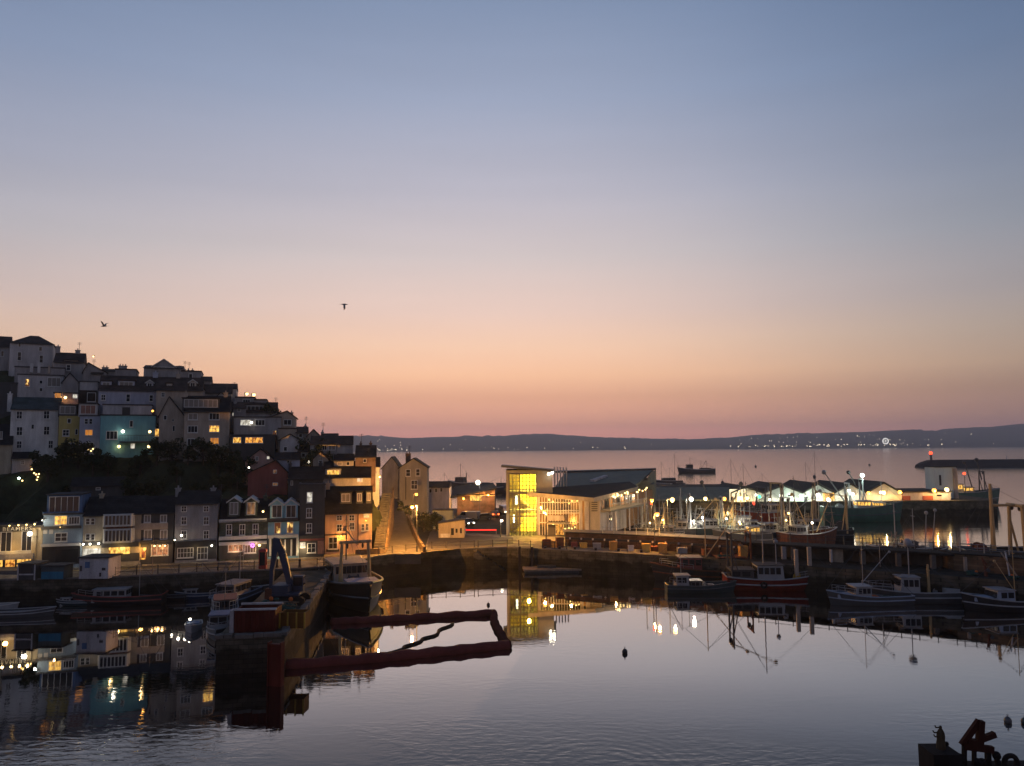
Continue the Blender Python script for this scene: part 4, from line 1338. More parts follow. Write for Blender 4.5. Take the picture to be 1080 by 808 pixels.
GB = 'trees of the dark wooded bank'
LB = 'black bushy tree of the dark wooded bank between the hill houses and the quay shops'
protos = [tree(LB, (0, 0, 0), 6.5, 7.5, 3, M_LEAFA, GB), tree(LB, (0, 0, 0), 7.5, 6.0, 5, M_LEAFB, GB), tree(LB, (0, 0, 0), 5.5, 6.5, 8, M_LEAFA, GB)]
spots = [(66, 502, 131), (82, 498, 133), (98, 500, 132), (114, 497, 134), (131, 499, 133), (148, 495, 134), (165, 496, 133), (181, 494, 134), (198, 499, 132), (214, 494, 134), (230, 498, 133), (246, 496, 133), (258, 503, 129),
         (50, 512, 126), (74, 520, 124), (140, 517, 124), (162, 515, 125), (186, 514, 125), (210, 513, 125), (232, 514, 124), (250, 516, 123), (42, 498, 131), (320, 500, 132), (330, 490, 134)]
for i, (px, py, Y) in enumerate(spots):
    Y = YM(Y)
    p = P(px, py, Y)
    z = hz(p.x, p.y)
    s = rnd.uniform(.48, .72)
    if i < 3:
        o = protos[i]
        o.location = (p.x, p.y, z - .3)
        o.scale = (s, s, s)
    else:
        dup(protos[i % 3], (p.x, p.y, z - .3), rnd.uniform(0, 6), None, s)
GR = 'bushes along the ridge'
p0 = None
for i, (px, py, Y, s, lab) in enumerate([(286, 427, 162, .62, 'bare-topped bush on the ridge above the pair-windowed house'), (318, 452, 142, .8, 'low rounded ridge bush just right of the tall chimney'), (334, 457, 140, .75, 'second ridge bush, in the middle of the dark slope to the right of the chimney'),
                                          (349, 462, 138, .6, 'last ridge bush before the long flat house'), (32, 388, 171, .35, 'small dark bush in front of the broad white block'), (428, 533, 150, .62, 'hedge bush at the foot of the cream gable house'), (460, 540, 150, .5, 'dark bush behind the white container wall'),
                                          (447, 536, 149, .6, 'hedge bush beneath the second street lamp by the road'), (385, 470, 135, .4, 'small bush against the brown chimney house')]):
    Y = YM(Y, px)
    p = P(px, py, Y)
    z = min(hz(p.x, p.y), p.z) - .2
    src = protos[i % 3]
    o = dup(src, (p.x, p.y, max(z, 3.0)), i * 1.1, lab, s)
    o.name = 'bush'
    o['category'] = 'bush'
    o['group'] = GR

# ------------------------------------------------------------------ stairs and walls beside the road
st = thing('stone_stairs', 'flight of pale stone steps climbing left of the road, beside the peach house', 'stairs', (-21.3, 119.5, 3.2), 0)
NS = 24
M_STEP = paint('worn_step_stone', (.10, .095, .085), .95, 0, .5, 1.5, .2, False)
for i in range(NS):
    y0 = 119.5 + i * .68
    z = 3.4 + i * .34
    xx = -21.35 - i * .06
    MB().box(xx, xx + 1.75, y0, y0 + .62, z - 1.1, z).build('step', M_STEP, st, world=True)
b = MB()
b.path([(-19.6 - i * .06, 119.6 + i * .68, 4.3 + i * .34) for i in range(0, NS, 3)], .035, 6)
for i in range(0, NS, 3):
    b.tube((-19.6 - i * .06, 119.6 + i * .68, 3.3 + i * .34), (-19.6 - i * .06, 119.6 + i * .68, 4.3 + i * .34), .03, None, 5)
b.build('handrail', M_BLACK, st, world=True)
rw = MB()
line = [(-23.6, 117.4, 3.9), (-21.6, 117.5, 4.0), (-20.1, 118.2, 4.0), (-19.5, 119.6, 3.5)] + [(-19.5 - i * .06, 119.6 + i * .68, 3.35 + i * .34) for i in range(2, NS + 3, 2)]
rings = []
for k, (x, y, z) in enumerate(line):
    a, c = Vector(line[max(0, k - 1)]), Vector(line[min(len(line) - 1, k + 1)])
    d = Vector((c.x - a.x, c.y - a.y, 0)).normalized()
    n_ = Vector((d.y, -d.x, 0)) * .17
    w_ = rnd.uniform(-.06, .06)
    rings.append([Vector((x, y, 2.9)) + n_, Vector((x, y, z + w_)) + n_, Vector((x, y, z + w_)) - n_, Vector((x, y, 2.9)) - n_])
rw.loft(rings)
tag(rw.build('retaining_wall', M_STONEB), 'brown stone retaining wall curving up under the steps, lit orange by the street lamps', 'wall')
b = MB()
b.slab([(-13.7, 119.5, 4.0), (-13.3, 119.5, 4.0), (-15.0, 126, 4.5), (-15.4, 126, 4.5)], 1.2).slab([(-15.4, 126, 4.5), (-15.0, 126, 4.5), (-19.0, 143, 7.0), (-19.4, 143, 7.0)], 2.4)
tag(b.build('garden_wall', M_STONEB), 'low stone wall along the right side of the climbing road', 'wall')
b = MB()
b.slab([P(401, 523, 146), P(403, 523, 146), P(403.5, 533, 140), P(401.5, 533, 140)], 4)
tag(b.build('boundary_wall', M_OFF), 'short white wall at the top of the stone steps', 'wall')

# ------------------------------------------------------------------ restaurant
M_RWALL = paint('restaurant_grey_cladding', (.20, .20, .18), .6, .1, .25, .8, .05)
M_RROOF = paint('restaurant_roof_membrane', (.025, .026, .025), .9, 0, .3, .5, .05, False)
M_GREENROOF = paint('grey_green_metal_roof', (.15, .17, .14), .95, 0, .25, .6, .05)
M_INT = paint('interior_plaster', (.62, .54, .16), .8, 0, .2, 1, 0)
M_INTO = paint('interior_timber', (.26, .15, .075), .7, 0, .5, 1.5, 0)
M_CGLASS = clear_glass('clear_glazing')
rest = thing('harbour_restaurant', 'modern glass-fronted harbour restaurant with a bright yellow stair tower', 'restaurant', (4.0, 141, ZQ), 0)
xa, xb, xc, xd = P(534, 540, 141).x, P(537.3, 540, 141).x, P(566, 540, 141).x, P(583, 540, 141).x
zt, zg = P(550, 500, 141).z, P(550, 496, 141).z
b = MB()
b.box(xa, xb, 141, 152, ZQ, zg).box(xc, xd, 141, 152, P(575, 524, 141).z, zg).box(xc, xc + .12, 141, 152, ZQ, P(575, 524, 141).z - .01).box(xb, xc, 141, 152, zt, zg).box(xb, xc, 148.5, 152, ZQ, zt)
b.build('stair_tower', M_RWALL, rest, world=True)
iw = MB().box(xb + .01, xc - .01, 148.2, 148.45, ZQ, zt - .02).build('interior_wall', M_INT, rest, world=True)
MB().box(xb + .02, xb + 1.7, 147.6, 148.1, ZQ, zt - .03).build('dark_panel', paint('darkened_tower_plaster', (.16, .13, .04)), rest, world=True)  # panel added to make the left third of the tower interior darker
b = MB()
for y in (519.5, 539.5):
    z = P(550, y, 141).z
    b.box(xb + .02, xc - .02, 142.6, 148.15, z - .15, z + .12)
b.build('floor_slab', M_RWALL, rest, world=True)
b = MB()
for k, (za, zb_, xl, xr) in enumerate(((ZQ, P(550, 540, 141).z, xb + .8, xc - .8), (P(550, 540, 141).z, P(550, 520, 141).z, xc - .8, xb + .8))):
    for i in range(14):
        x = xl + (xr - xl) * (i + .5) / 14
        z = za + (zb_ - za) * (i + 1) / 14
        b.box(x - .22, x + .22, 145.2, 146.8, z - .12, z)
b.build('staircase', M_DKSTEEL, rest, world=True)
b = MB()
nx_ = 8
for i in range(nx_ + 1):
    x = xb + (xc - xb) * i / nx_
    r_ = .07 if i not in (3,) else .14
    b.box(x - r_, x + r_, 140.85, 141.02, ZQ, zt)
nz_ = 16
for i in range(nz_ + 1):
    z = ZQ + (zt - ZQ) * i / nz_
    r_ = .15 if i in (5, 11) else .055
    b.box(xb, xc, 140.88, 141.0, z - r_, z + r_)
b.build('mullions', M_DKFRAME, rest, world=True)
MB().box(xb + .02, xc - .02, 141.06, 141.1, ZQ, zt).build('stair_glazing', M_CGLASS, rest, world=True)
for (x, y0, y1) in ((544.5, 523, 532), (541.8, 543, 551)):
    p0_, p1_ = P(x, y1, 143.5), P(x, y0, 143.5)
    MB().tube(p0_, p1_, .16, .16, 8).build('tube_light', E_LAMPW, rest, world=True)
for z in (5.6, 9.0, 12.6):
    o = plight((0, 0, 0), (1, .64, .075), 5200, rest, .3)
    o.location = Vector(((xb + xc) / 2 + 1.0, 144.3, z)) - rest.location
MB().slab([P(528.5, 490.5, 139.6), P(584.5, 495.3, 139.6), P(584.5, 494.5, 152.5), P(530, 489.8, 152.5)], .4).build('tower_roof', M_DKSTEEL, rest, world=True)
# two-storey dining front
YF = 141.4
x0_, x1_, x2_, x3_ = xc + .02, P(611, 545, YF).x, P(622, 545, YF).x, P(632.5, 545, YF).x
zc = P(590, 523.5, YF).z
MB().box(x0_, x3_, 147.2, 147.5, ZQ, zc).build('interior_wall', M_INTO, rest, world=True)
zf = P(590, 538.5, YF).z
MB().box(x0_ + .5, x1_, 141.9, 147.15, zf - .35, zf).build('floor_slab', M_RWALL, rest, world=True)
MB().box(x0_, x0_ + .45, 141.2, 147.2, ZQ, zc).build('column', M_OFF, rest, world=True)
for (a, c) in ((611, 614), (616.5, 621)):
    MB().box(P(a, 545, YF).x, P(c, 545, YF).x, 141.0, 141.7, ZQ, zc).build('column', M_OFF, rest, world=True)
MB().box(P(621.5, 545, YF).x, x3_, 141.15, 141.5, ZQ, zc).build('corner_panel', M_GREYCREAM, rest, world=True)
b = MB()
for i in range(5):
    p = P(627, 530 + i * 2.2, 141.1)
    b.box(p.x - .55, p.x + .55, 141.08, 141.14, p.z - .08, p.z + .1)
b.build('sign_lettering', M_DARK, rest, world=True)
b = MB()
n = 15
for i in range(n + 1):
    x = x0_ + .5 + (x1_ - x0_ - .5) * i / n
    b.box(x - .05, x + .05, 141.4, 141.52, ZQ, zc)
for y in (530, 538.8, 541.2, 551):
    z = P(590, y, YF).z
    b.box(x0_ + .5, x1_, 141.42, 141.5, z - .06, z + .06)
b.build('window_frames', M_FRAME, rest, world=True)
MB().box(x0_ + .5, x1_, 141.56, 141.6, ZQ, zc).build('dining_glazing', M_CGLASS, rest, world=True)
b = MB()
for i in range(18):                                  # tables, shelves, diners' backs
    x = x0_ + 1 + rnd.random() * (x1_ - x0_ - 2)
    fl = rnd.choice((ZQ, zf))
    b.box(x - rnd.uniform(.2, .6), x + rnd.uniform(.2, .6), 142.5 + rnd.random() * 3, 143.2 + rnd.random() * 3.4, fl, fl + rnd.uniform(.8, 1.9))
b.build('dining_furniture', M_DKFRAME, rest, world=True)
for (x, z, e) in ((569 + 12, zf + 2.2, 900), (601, zf + 2.2, 800), (583, ZQ + 2.3, 900), (603, ZQ + 2.3, 420)):
    o = plight((0, 0, 0), (1, .56, .17), e, rest, .2)
    o.location = Vector((P(x, 540, 143.6).x, 143.4, z)) - rest.location
pl = MB()
for px, py in ((579, 527), (583, 529), (600, 531), (603, 528.5), (606, 527), (609, 528), (596, 558), (600, 557), (603, 557.5), (606, 556), (594, 555)):
    pl.ball(P(px, py, 142.3), .15, 8, 5)
pl.build('pendant_bulbs', E_LAMPY, rest, world=True)
b = MB().box(P(577.5, 545, 141).x, P(595, 545, 141).x, 140.75, 141.2, P(580, 549, 141).z, P(580, 543.5, 141).z)
b.build('sign_board', M_GREY, rest, world=True)
b = MB().box(P(577.5, 545, 140).x, P(601, 545, 140).x, 139.6, 141.3, P(580, 553, 140).z, P(580, 551, 140).z)
b.build('entrance_canopy', M_RWALL, rest, world=True)
MB().box(P(578, 545, 141).x, P(585.5, 545, 141).x, 141.25, 141.38, ZQ, P(580, 553.5, 141).z).build('door', M_DKFRAME, rest, world=True)
for a in (586.5, 590.8):
    MB().box(P(a, 545, 141).x, P(a + 3.4, 545, 141).x, 141.25, 141.38, ZQ, P(580, 553.5, 141).z).build('door', E_ORANGE, rest, world=True)['label'] = 'orange-glowing door'
cpts = [P(556, 518.8, 140.0), P(626, 525, 138.5), P(673, 513.2, 150), P(664, 508, 160), P(583, 514, 153)]
MB().slab(cpts, .5).build('canopy_roof', M_RROOF, rest, world=True)
fb = MB()
for a, c in ((cpts[0], cpts[1]), (cpts[1], cpts[2])):
    d = (c - a)
    nrm = Vector((d.y, -d.x, 0)).normalized() * .06
    fb.add([a + nrm, c + nrm, c + nrm - Vector((0, 0, .75)), a + nrm - Vector((0, 0, .75)), a - nrm * .2, c - nrm * .2, c - nrm * .2 - Vector((0, 0, .75)), a - nrm * .2 - Vector((0, 0, .75))],
           [(0, 1, 2, 3), (4, 7, 6, 5), (0, 4, 5, 1), (3, 2, 6, 7), (0, 3, 7, 4), (1, 5, 6, 2)])
fb.build('fascia', M_GREYCREAM, rest, world=True)
# right wing, running back from the corner
A = Vector((x3_, 141.3, 0))
Bv = Vector((P(690, 540, 168).x, 168, 0))
dv = (Bv - A).normalized()
nv = Vector((dv.y, -dv.x, 0))


def wing(s, off=0.0, z=0.0):
    q = A + dv * s + nv * off
    return Vector((q.x, q.y, z))


LW = (Bv - A).length
b = MB()
b.prism([wing(0, -.3), wing(LW, -.3), wing(LW, -10), wing(0, -6)], ZQ, 9.7)
b.build('wing_wall', M_INTO, rest, world=True)
for k in range(4):
    s0 = .4 + k * 3.4
    MB().prism([wing(s0, -.02), wing(s0 + 3.0, -.02), wing(s0 + 3.0, -.25), wing(s0, -.25)], ZQ, 7.2).build('wall_panel', M_OFF, rest, world=True)
MB().prism([wing(4.6, .02), wing(5.8, .02), wing(5.8, .0), wing(4.6, .0)], 5.0, 6.3).build('window', M_GLASS, rest, world=True)
for k in range(9):
    s0 = .5 + k * LW * .6 / 9
    s1 = s0 + LW * .6 / 9 - .35
    fo = MB().prism([wing(s0, .05), wing(s1, .05), wing(s1, -.02), wing(s0, -.02)], 7.65, 9.5).build('window', M_DKFRAME, rest, world=True)
    MB().prism([wing(s0 + .12, .075), wing(s1 - .12, .075), wing(s1 - .12, .0), wing(s0 + .12, .0)], 7.8, 9.38).build('pane', (E_DIM, M_GLASS, E_ORANGE2)[k % 3], fo, world=True)
for k in range(6):
    s0 = k * LW / 6
    MB().prism([wing(s0 - .14, .12), wing(s0 + .14, .12), wing(s0 + .14, -.1), wing(s0 - .14, -.1)], ZQ, 9.65).build('column', M_OFF, rest, world=True)
bal = MB().prism([wing(0, -.2), wing(LW * .62, -.2), wing(LW * .62, 2.6), wing(0, 2.2)], 7.3, 7.6).build('balcony', M_RWALL, rest, world=True)
b = MB()
for k in range(40):
    s0 = LW * .62 * k / 39
    q = wing(s0, 2.15)
    b.box(q.x - .03, q.x + .03, q.y - .03, q.y + .03, 7.61, 8.7)
b.path([wing(0, 2.15, 8.72), wing(LW * .62, 2.5, 8.72)], .05, 6)
b.build('balustrade', M_STEEL, bal, world=True)
for k in (.12, .5, .9):
    q = wing(LW * .6 * k, 2.3)
    MB().tube((q.x, q.y, ZQ), (q.x, q.y, 7.28), .12, .12, 8).build('post', M_WHITE, rest, world=True)
# big roof behind
rr = [P(583, 517, 151), P(668, 513.5, 156), P(689.5, 494.8, 186), P(596, 498, 186)]
MB().slab(rr, .45).build('rear_roof', M_GREENROOF, rest, world=True)
MB().slab([P(576, 497.3, 184), P(692, 494, 184), P(692, 493.5, 187), P(576, 496.5, 187)], .4).build('ridge_cap', M_DKSTEEL, rest, world=True)
b = MB().prism([(P(668, 513, 168.3).x, 168.3), (P(690, 513, 168.3).x, 168.3), (P(690, 496, 186).x, 186), (P(668, 496, 186).x, 186)], ZQ, 10.8)
b.prism([(P(660, 513, 169).x, 169), (P(686, 500, 169).x, 169), (P(689, 496, 185.5).x, 185.5), (P(660, 496, 185.5).x, 185.5)], 10.8, 11.6)
b.build('rear_hall', M_GREENROOF, rest, world=True)
b = MB().add([P(683, 503, 170), P(690, 496.5, 185), P(690, 530, 185), P(683, 535, 170), P(686, 500, 170), P(692, 495, 185), P(692, 530, 185), P(686, 535, 170)], [(0, 1, 2, 3), (4, 5, 6, 7), (0, 1, 5, 4), (1, 2, 6, 5), (2, 3, 7, 6), (3, 0, 4, 7)])
b.build('gable_end', M_GREENROOF, rest, world=True)
MB().slab([P(622, 507.5, 163) + Vector((0, 0, .3)), P(627, 507.5, 163) + Vector((0, 0, .3)), P(641, 502.5, 172) + Vector((0, 0, .3)), P(637, 502.5, 172) + Vector((0, 0, .3))], .5).build('skylight', M_OFF, rest, world=True)
for k in range(5):
    p = P(585 + k * 3.1, 499.5, 154)
    MB().tube((p.x, p.y, p.z - 3), (p.x, p.y, P(585, 492.3 + .2 * k, 154).z), .14, .14, 8).build('vent_pipe', M_OFF, rest, world=True)
wall_lamp('left one of the two white lamps at the corner of the tower roof', 578.8, 500, 140.9, 'w', 25, .26)
wall_lamp('right one of the two white lamps at the corner of the tower roof', 582.5, 498.6, 140.9, 'w', 25, .26)
# festoon of bulbs above the balcony
fs = thing('string_lights', 'festoon of warm bulbs strung over the restaurant balcony', 'string lights', wing(0, 2.4, 10.2), 0)
wire = [wing(LW * .62 * k / 22, 2.4 + .4 * math.sin(k), 10.35 - .25 * math.sin(k * 1.4) + k * .018) for k in range(23)]
MB().path(wire, .02, 4).build('wire', M_BLACK, fs, world=True)
for k in range(1, 23):
    MB().ball(wire[k] - Vector((0, 0, .2)), .15, 8, 5).build('bulb', E_LAMPY, fs, True, world=True)
for s in (.1, .32, .55):
    o = plight((0, 0, 0), (1, .6, .25), 320, fs, .2)
    o.location = wing(LW * s, 1.6, 9.7) - fs.location

# ------------------------------------------------------------------ market sheds on the far quay
M_SHEET = paint('translucent_gable_sheet', (.50, .54, .49), .6, 0, .25, .5, .05)
M_SHEDROOF = paint('dark_shed_roof', (.04, .042, .04), .9, 0, .3, .4, .05, False)
M_BAND = paint('grey_green_roof_band', (.17, .19, .15), .9, 0, .3, .4, .05)
ls = thing('fish_market_hall', 'long low market hall with a pale grey-green roof band, right of the restaurant', 'market hall', (P(730, 525, 204).x, 204, ZQ), 0)
xl, xr = P(692, 520, 206).x, P(768, 520, 206).x
MB().box(xl, xr, 206, 222, ZQ, P(730, 526, 206).z).build('wall', M_DARK, ls, world=True)
MB().slab([P(690, 527, 204), P(769, 527, 204), P(769, 513.5, 214), P(690, 514, 214)], .4).build('roof', M_BAND, ls, world=True)
MB().slab([P(690, 513.8, 214.1), P(769, 513.3, 214.1), P(769, 510.5, 226), P(690, 511, 226)], .4).build('upper_roof', M_SHEDROOF, ls, world=True)
gables = [(786, 514.5, 771, 805, 'first market shed, with a brilliantly lit cream doorway'), (826, 512.8, 805, 846, 'second market shed, pale gable behind the red-hulled trawler'), (863, 511.3, 846, 880, 'third market shed, brightest green-white gable with a dark door'),
          (897, 511.5, 880, 914, 'fourth market shed, pale gable behind the floodlit trawler masts'), (932, 510, 914, 951, 'fifth and last pale gabled market shed, with orange lamps along its wall')]
GM = 'gabled market sheds on the far quay'
for i, (pk, pky, a, c, lab) in enumerate(gables):
    Yg = 207.5
    xa_, xc_, xp_ = P(a, 521, Yg).x, P(c, 521, Yg).x, P(pk, pky, Yg).x
    ze, zp = P(a + 1, 520.8, Yg).z, P(pk, pky, Yg).z
    t = thing('market_shed', lab, 'shed', (xp_, Yg, 4.2), 0, GM)
    MB().profy([(xa_ + .02, 4.2), (xc_ - .02, 4.2), (xc_ - .02, ze), (xp_, zp), (xa_ + .02, ze)], Yg, Yg + 20).build('gable_wall', M_SHEET, t, world=True)
    b = MB()
    for e in (xa_ - .1, xc_ + .1):
        n = Vector((-(zp - ze), 0, (e - xp_) * -1)).normalized()
        b.profy([(e, ze + .03), (xp_, zp + .03), (xp_, zp + .5), (e, ze + .4)], Yg - .4, Yg + 21)
    b.build('roof', M_SHEDROOF, t, world=True)
    if i == 0:
        d = MB().box(P(769.5, 525, Yg).x, P(786.5, 525, Yg).x, Yg - .05, Yg + .03, 4.2, P(775, 516, Yg).z).build('doorway', emit('doorway_glow', (1, .86, .55), 1.1), t, world=True)
        b = MB()
        for px in (771, 776, 781, 784.5):
            x = P(px, 525, Yg).x
            b.box(x - .2, x + .2, Yg - .3, Yg - .1, 4.2, P(775, 520, Yg).z)
        b.build('door_post', M_TAN, t, world=True)
    if i == 2:
        MB().box(P(848, 525, Yg).x, P(851.5, 525, Yg).x, Yg - .05, Yg + .03, 4.2, P(850, 524, Yg).z).build('door', M_BLACK, t, world=True)
        MB().box(P(868, 525, Yg).x, P(880, 525, Yg).x, Yg - .05, Yg + .03, 4.2, P(850, 520, Yg).z).build('loading_bay', E_YELLOW, t, world=True)
    if i == 1:
        MB().box(P(831, 525, Yg).x, P(838, 525, Yg).x, Yg - .05, Yg + .03, 5.5, P(850, 522, Yg).z).build('window', M_GLASS, t, world=True)
rb = thing('low_quay_building', 'low pale flat building with two red doors, between the gabled sheds and the white tower', 'building', (P(966, 525, 208).x, 208, 4.2), 0)
MB().box(P(952, 525, 208).x, P(1003, 525, 208).x, 208, 222, 4.2, P(966, 519.5, 208).z).build('wall', M_OFF, rb, world=True)
MB().box(P(951, 525, 208).x, P(1004, 525, 208).x, 207.6, 222.4, P(966, 519.4, 208).z, P(966, 518, 208).z).build('roof', M_SHEDROOF, rb, world=True)
for a, c in ((973, 984), (952, 960)):
    MB().box(P(a, 525, 208).x, P(c, 525, 208).x, 207.9, 208.03, 4.2, P(966, 523, 208).z).build('door', M_RED, rb, world=True)
MB().box(P(988, 525, 208).x, P(993, 525, 208).x, 207.9, 208.03, 5.2, P(966, 522, 208).z).build('window', M_GLASS, rb, world=True)
tw = thing('ice_tower', 'tall plain pale grey box tower on the end of the far quay, against the breakwater', 'tower', (P(995, 520, 214).x, 214, 4.2), 0)
MB().box(P(986, 505, 214).x, P(1009, 505, 214).x, 214, 219, 4.2, P(995, 493, 214).z).build('wall', paint('tower_sheet', (.60, .66, .60), .8, 0, .2, .6, .05), tw, world=True)
MB().box(P(985.5, 505, 214).x, P(1009.5, 505, 214).x, 213.7, 219.3, P(995, 492.9, 214).z, P(995, 492, 214).z).build('roof', M_SHEDROOF, tw, world=True)
MB().box(P(990.5, 505, 214).x, P(992.5, 505, 214).x, 213.9, 214.03, P(995, 512, 214).z, P(995, 501, 214).z).build('vent_slot', M_BLACK, tw, world=True)
MB().box(P(1005, 505, 214).x, P(1009, 505, 214).x, 213.5, 213.98, 4.2, P(995, 494, 214).z).build('ladder_shaft', M_TAN, tw, world=True)

# ------------------------------------------------------------------ raised deck of the right-hand pier
ZU = 5.25


def pw(x, off, z=0.0):
    """point on the right-hand pier, off metres behind its front edge"""
    return (x, fr(x) + off, z)


def wallseg(xa_, xb_, off0, off1, z0, z1, step=4.0):
    b = MB()
    n = max(1, int((xb_ - xa_) / step))
    for i in range(n):
        u, v = xa_ + (xb_ - xa_) * i / n, xa_ + (xb_ - xa_) * (i + 1) / n
        b.prism([pw(u, off0)[:2], pw(v, off0)[:2], pw(v, off1)[:2], pw(u, off1)[:2]], z0, z1)
    return b


XA, XB, XC, XD = P(599, 570, 120).x, P(792, 570, 108).x, P(986, 570, 103).x, 96.0
t = thing('timber_wall', 'long brown timber-boarded pier wall with a row of pale post tops', 'wall', pw(XA, 6.0, ZQ), 0)
wallseg(XA, XB, 6.0, 6.35, ZQ, ZU, 3).build('boards', M_TIMBER, t, world=True)
wallseg(XA, XB, 5.9, 6.5, ZU + .003, ZU + .14, 3).build('coping', M_PITCH, t, world=True)
wallseg(XA, XB, 5.93, 5.99, 4.28, 4.62, 3).build('painted_recess_line', M_BLACK, t, world=True)  # black strip on the boards paints the dark of a recess line
k = 0
x = XA + .7
while x < XB - .5:
    q = pw(x, 5.84)
    pp = MB().box(q[0] - .09, q[0] + .09, q[1] - .08, q[1] + .05, ZQ, 4.3).build('post', M_TIMBERD, t, world=True)
    MB().box(q[0] - .12, q[0] + .12, q[1] - .1, q[1] + .055, 4.305, 4.58).build('post_cap', M_OFF, pp, world=True)
    x += 1.75
    k += 1
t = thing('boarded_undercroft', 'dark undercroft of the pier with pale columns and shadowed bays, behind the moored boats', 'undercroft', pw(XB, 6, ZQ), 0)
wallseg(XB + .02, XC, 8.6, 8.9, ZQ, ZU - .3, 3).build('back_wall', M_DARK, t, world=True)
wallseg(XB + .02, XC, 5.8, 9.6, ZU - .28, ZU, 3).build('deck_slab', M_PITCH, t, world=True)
for px, m_ in ((797, M_TAN), (836.5, M_OFF), (845, M_CONC), (878, M_WHITE), (905, M_CONC), (934, M_CONC), (960, M_CONC), (983, M_TAN)):
    xx = P(px, 588, 106).x
    q = pw(xx, 6.2)
    wd_ = .28 if px != 878 else .12
    MB().box(q[0] - wd_, q[0] + wd_, q[1] - .25, q[1] + .25, ZQ, ZU - .285).build('column', m_, t, world=True)
xx0, xx1 = P(880, 585, 106).x, P(889, 585, 106).x
wallseg(xx0, xx1, 6.4, 6.5, ZQ, ZU - .29, 2).build('board_panel', M_CREAM, t, world=True)
t = thing('stone_pier_wall', 'brown stone pier wall glowing orange at its right end', 'wall', pw(XC, 6, ZQ), 0)
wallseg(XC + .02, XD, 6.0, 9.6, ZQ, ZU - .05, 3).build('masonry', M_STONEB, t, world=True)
wallseg(XC + .02, XD, 5.9, 9.7, ZU - .046, ZU + .1, 3).build('coping', M_PITCH, t, world=True)
tag(wallseg(XA, XB, 6.55, 13, ZU - .4, ZU - .1, 3).build('deck', M_CONC), kind='structure')

# ------------------------------------------------------------------ far things
hd = MB()
prof = [(40, 474), (160, 464), (300, 459), (350, 460), (395, 459.5), (430, 462), (470, 461), (500, 459.5), (525, 460), (550, 458), (575, 457.2), (600, 459), (630, 461), (655, 462), (690, 462.5), (730, 463), (765, 461.5), (800, 458.5), (830, 457.5), (860, 456.8), (900, 456), (940, 454), (960, 453), (985, 454), (1010, 451.5), (1045, 450), (1080, 447), (1130, 445), (1200, 444), (1300, 447)]


def prof_at(px):
    for a, b in zip(prof, prof[1:]):
        if a[0] <= px <= b[0]:
            t = (px - a[0]) / (b[0] - a[0])
            t = t * t * (3 - 2 * t)
            return a[1] + (b[1] - a[1]) * t
    return prof[-1][1]


rows = [(4300, 0.0), (4330, .10), (4600, .32), (4900, .55), (5200, .8), (5600, 1.0), (6300, .6), (6900, 0.0)]
n = 380
vs_ = []
hr = random.Random(5)
jit = [hr.uniform(-1, 1) for _ in range(n + 8)]
for (Yh, fz) in rows:
    for i in range(n):
        px = 40 + 1260.0 * i / (n - 1)
        top = P(px, prof_at(px), 5600).z
        rough = (jit[i] * 3 + jit[(i * 7) % n] * 2.5) if 0 < fz else 0
        z = max(-2, top * fz + rough * fz * (1 + .8 * math.sin(i * .13 + Yh)) * .8) if fz > 0 else -3
        X = (px - 540) / F0 * 5600 * (Yh / 5600) ** .98
        vs_.append((X, Yh + 60 * math.sin(i * .09), z))
hd.add(vs_, [(j * n + i, j * n + i + 1, (j + 1) * n + i + 1, (j + 1) * n + i) for j in range(len(rows) - 1) for i in range(n - 1)])
tag(hd.build('hills', paint('far_wooded_hills', (.05, .06, .045), .95, 0, .5, .008, 0, False), None, True), kind='structure')
tl = MB()
for i in range(190):
    px = hr.choice([hr.uniform(395, 430), hr.uniform(395, 700), hr.uniform(770, 1080), hr.uniform(780, 980), hr.uniform(820, 960)])
    low = hr.random() < .62
    sh = 476.5 - (px - 400) * .0097
    py = sh - hr.uniform(1.2, 3.2) if low else hr.uniform(prof_at(px) + 3, sh - 3)
    Yl = 4270 if low else 4250
    tl.ball(P(px, py, Yl), hr.uniform(.9, 2.3) if low else hr.uniform(.7, 1.5), 6, 4)
tag(tl.build('town_lights', emit('far_town_glow', (1, .80, .55), 4)), 'scatter of tiny town lights along the far shore of the bay', 'town lights', kind='stuff')
wl = thing('ferris_wheel', 'tiny white-lit big wheel on the far shore below the hills', 'ferris wheel', (P(934, 468.5, 4240).x, 4240, 0), 0)
c = P(934, 465.3, 4240)
MB().ring(c, 15, 2.2, 'Y', 28, 5).build('rim', emit('wheel_glow', (1, .97, .9), 1.6), wl, world=True)
b = MB()
for i in range(8):
    a = math.pi * i / 4
    b.tube(c, c + Vector((15 * math.cos(a), 0, 15 * math.sin(a))), .5, .5, 5)
b.build('spokes', emit('wheel_glow', (1, .97, .9), 1.6), wl, world=True)
b = MB().tube(c, (c.x - 9, c.y, 0), .8, .9, 5).tube(c, (c.x + 9, c.y, 0), .8, .9, 5)
b.build('support_leg', M_STEEL, wl, world=True)
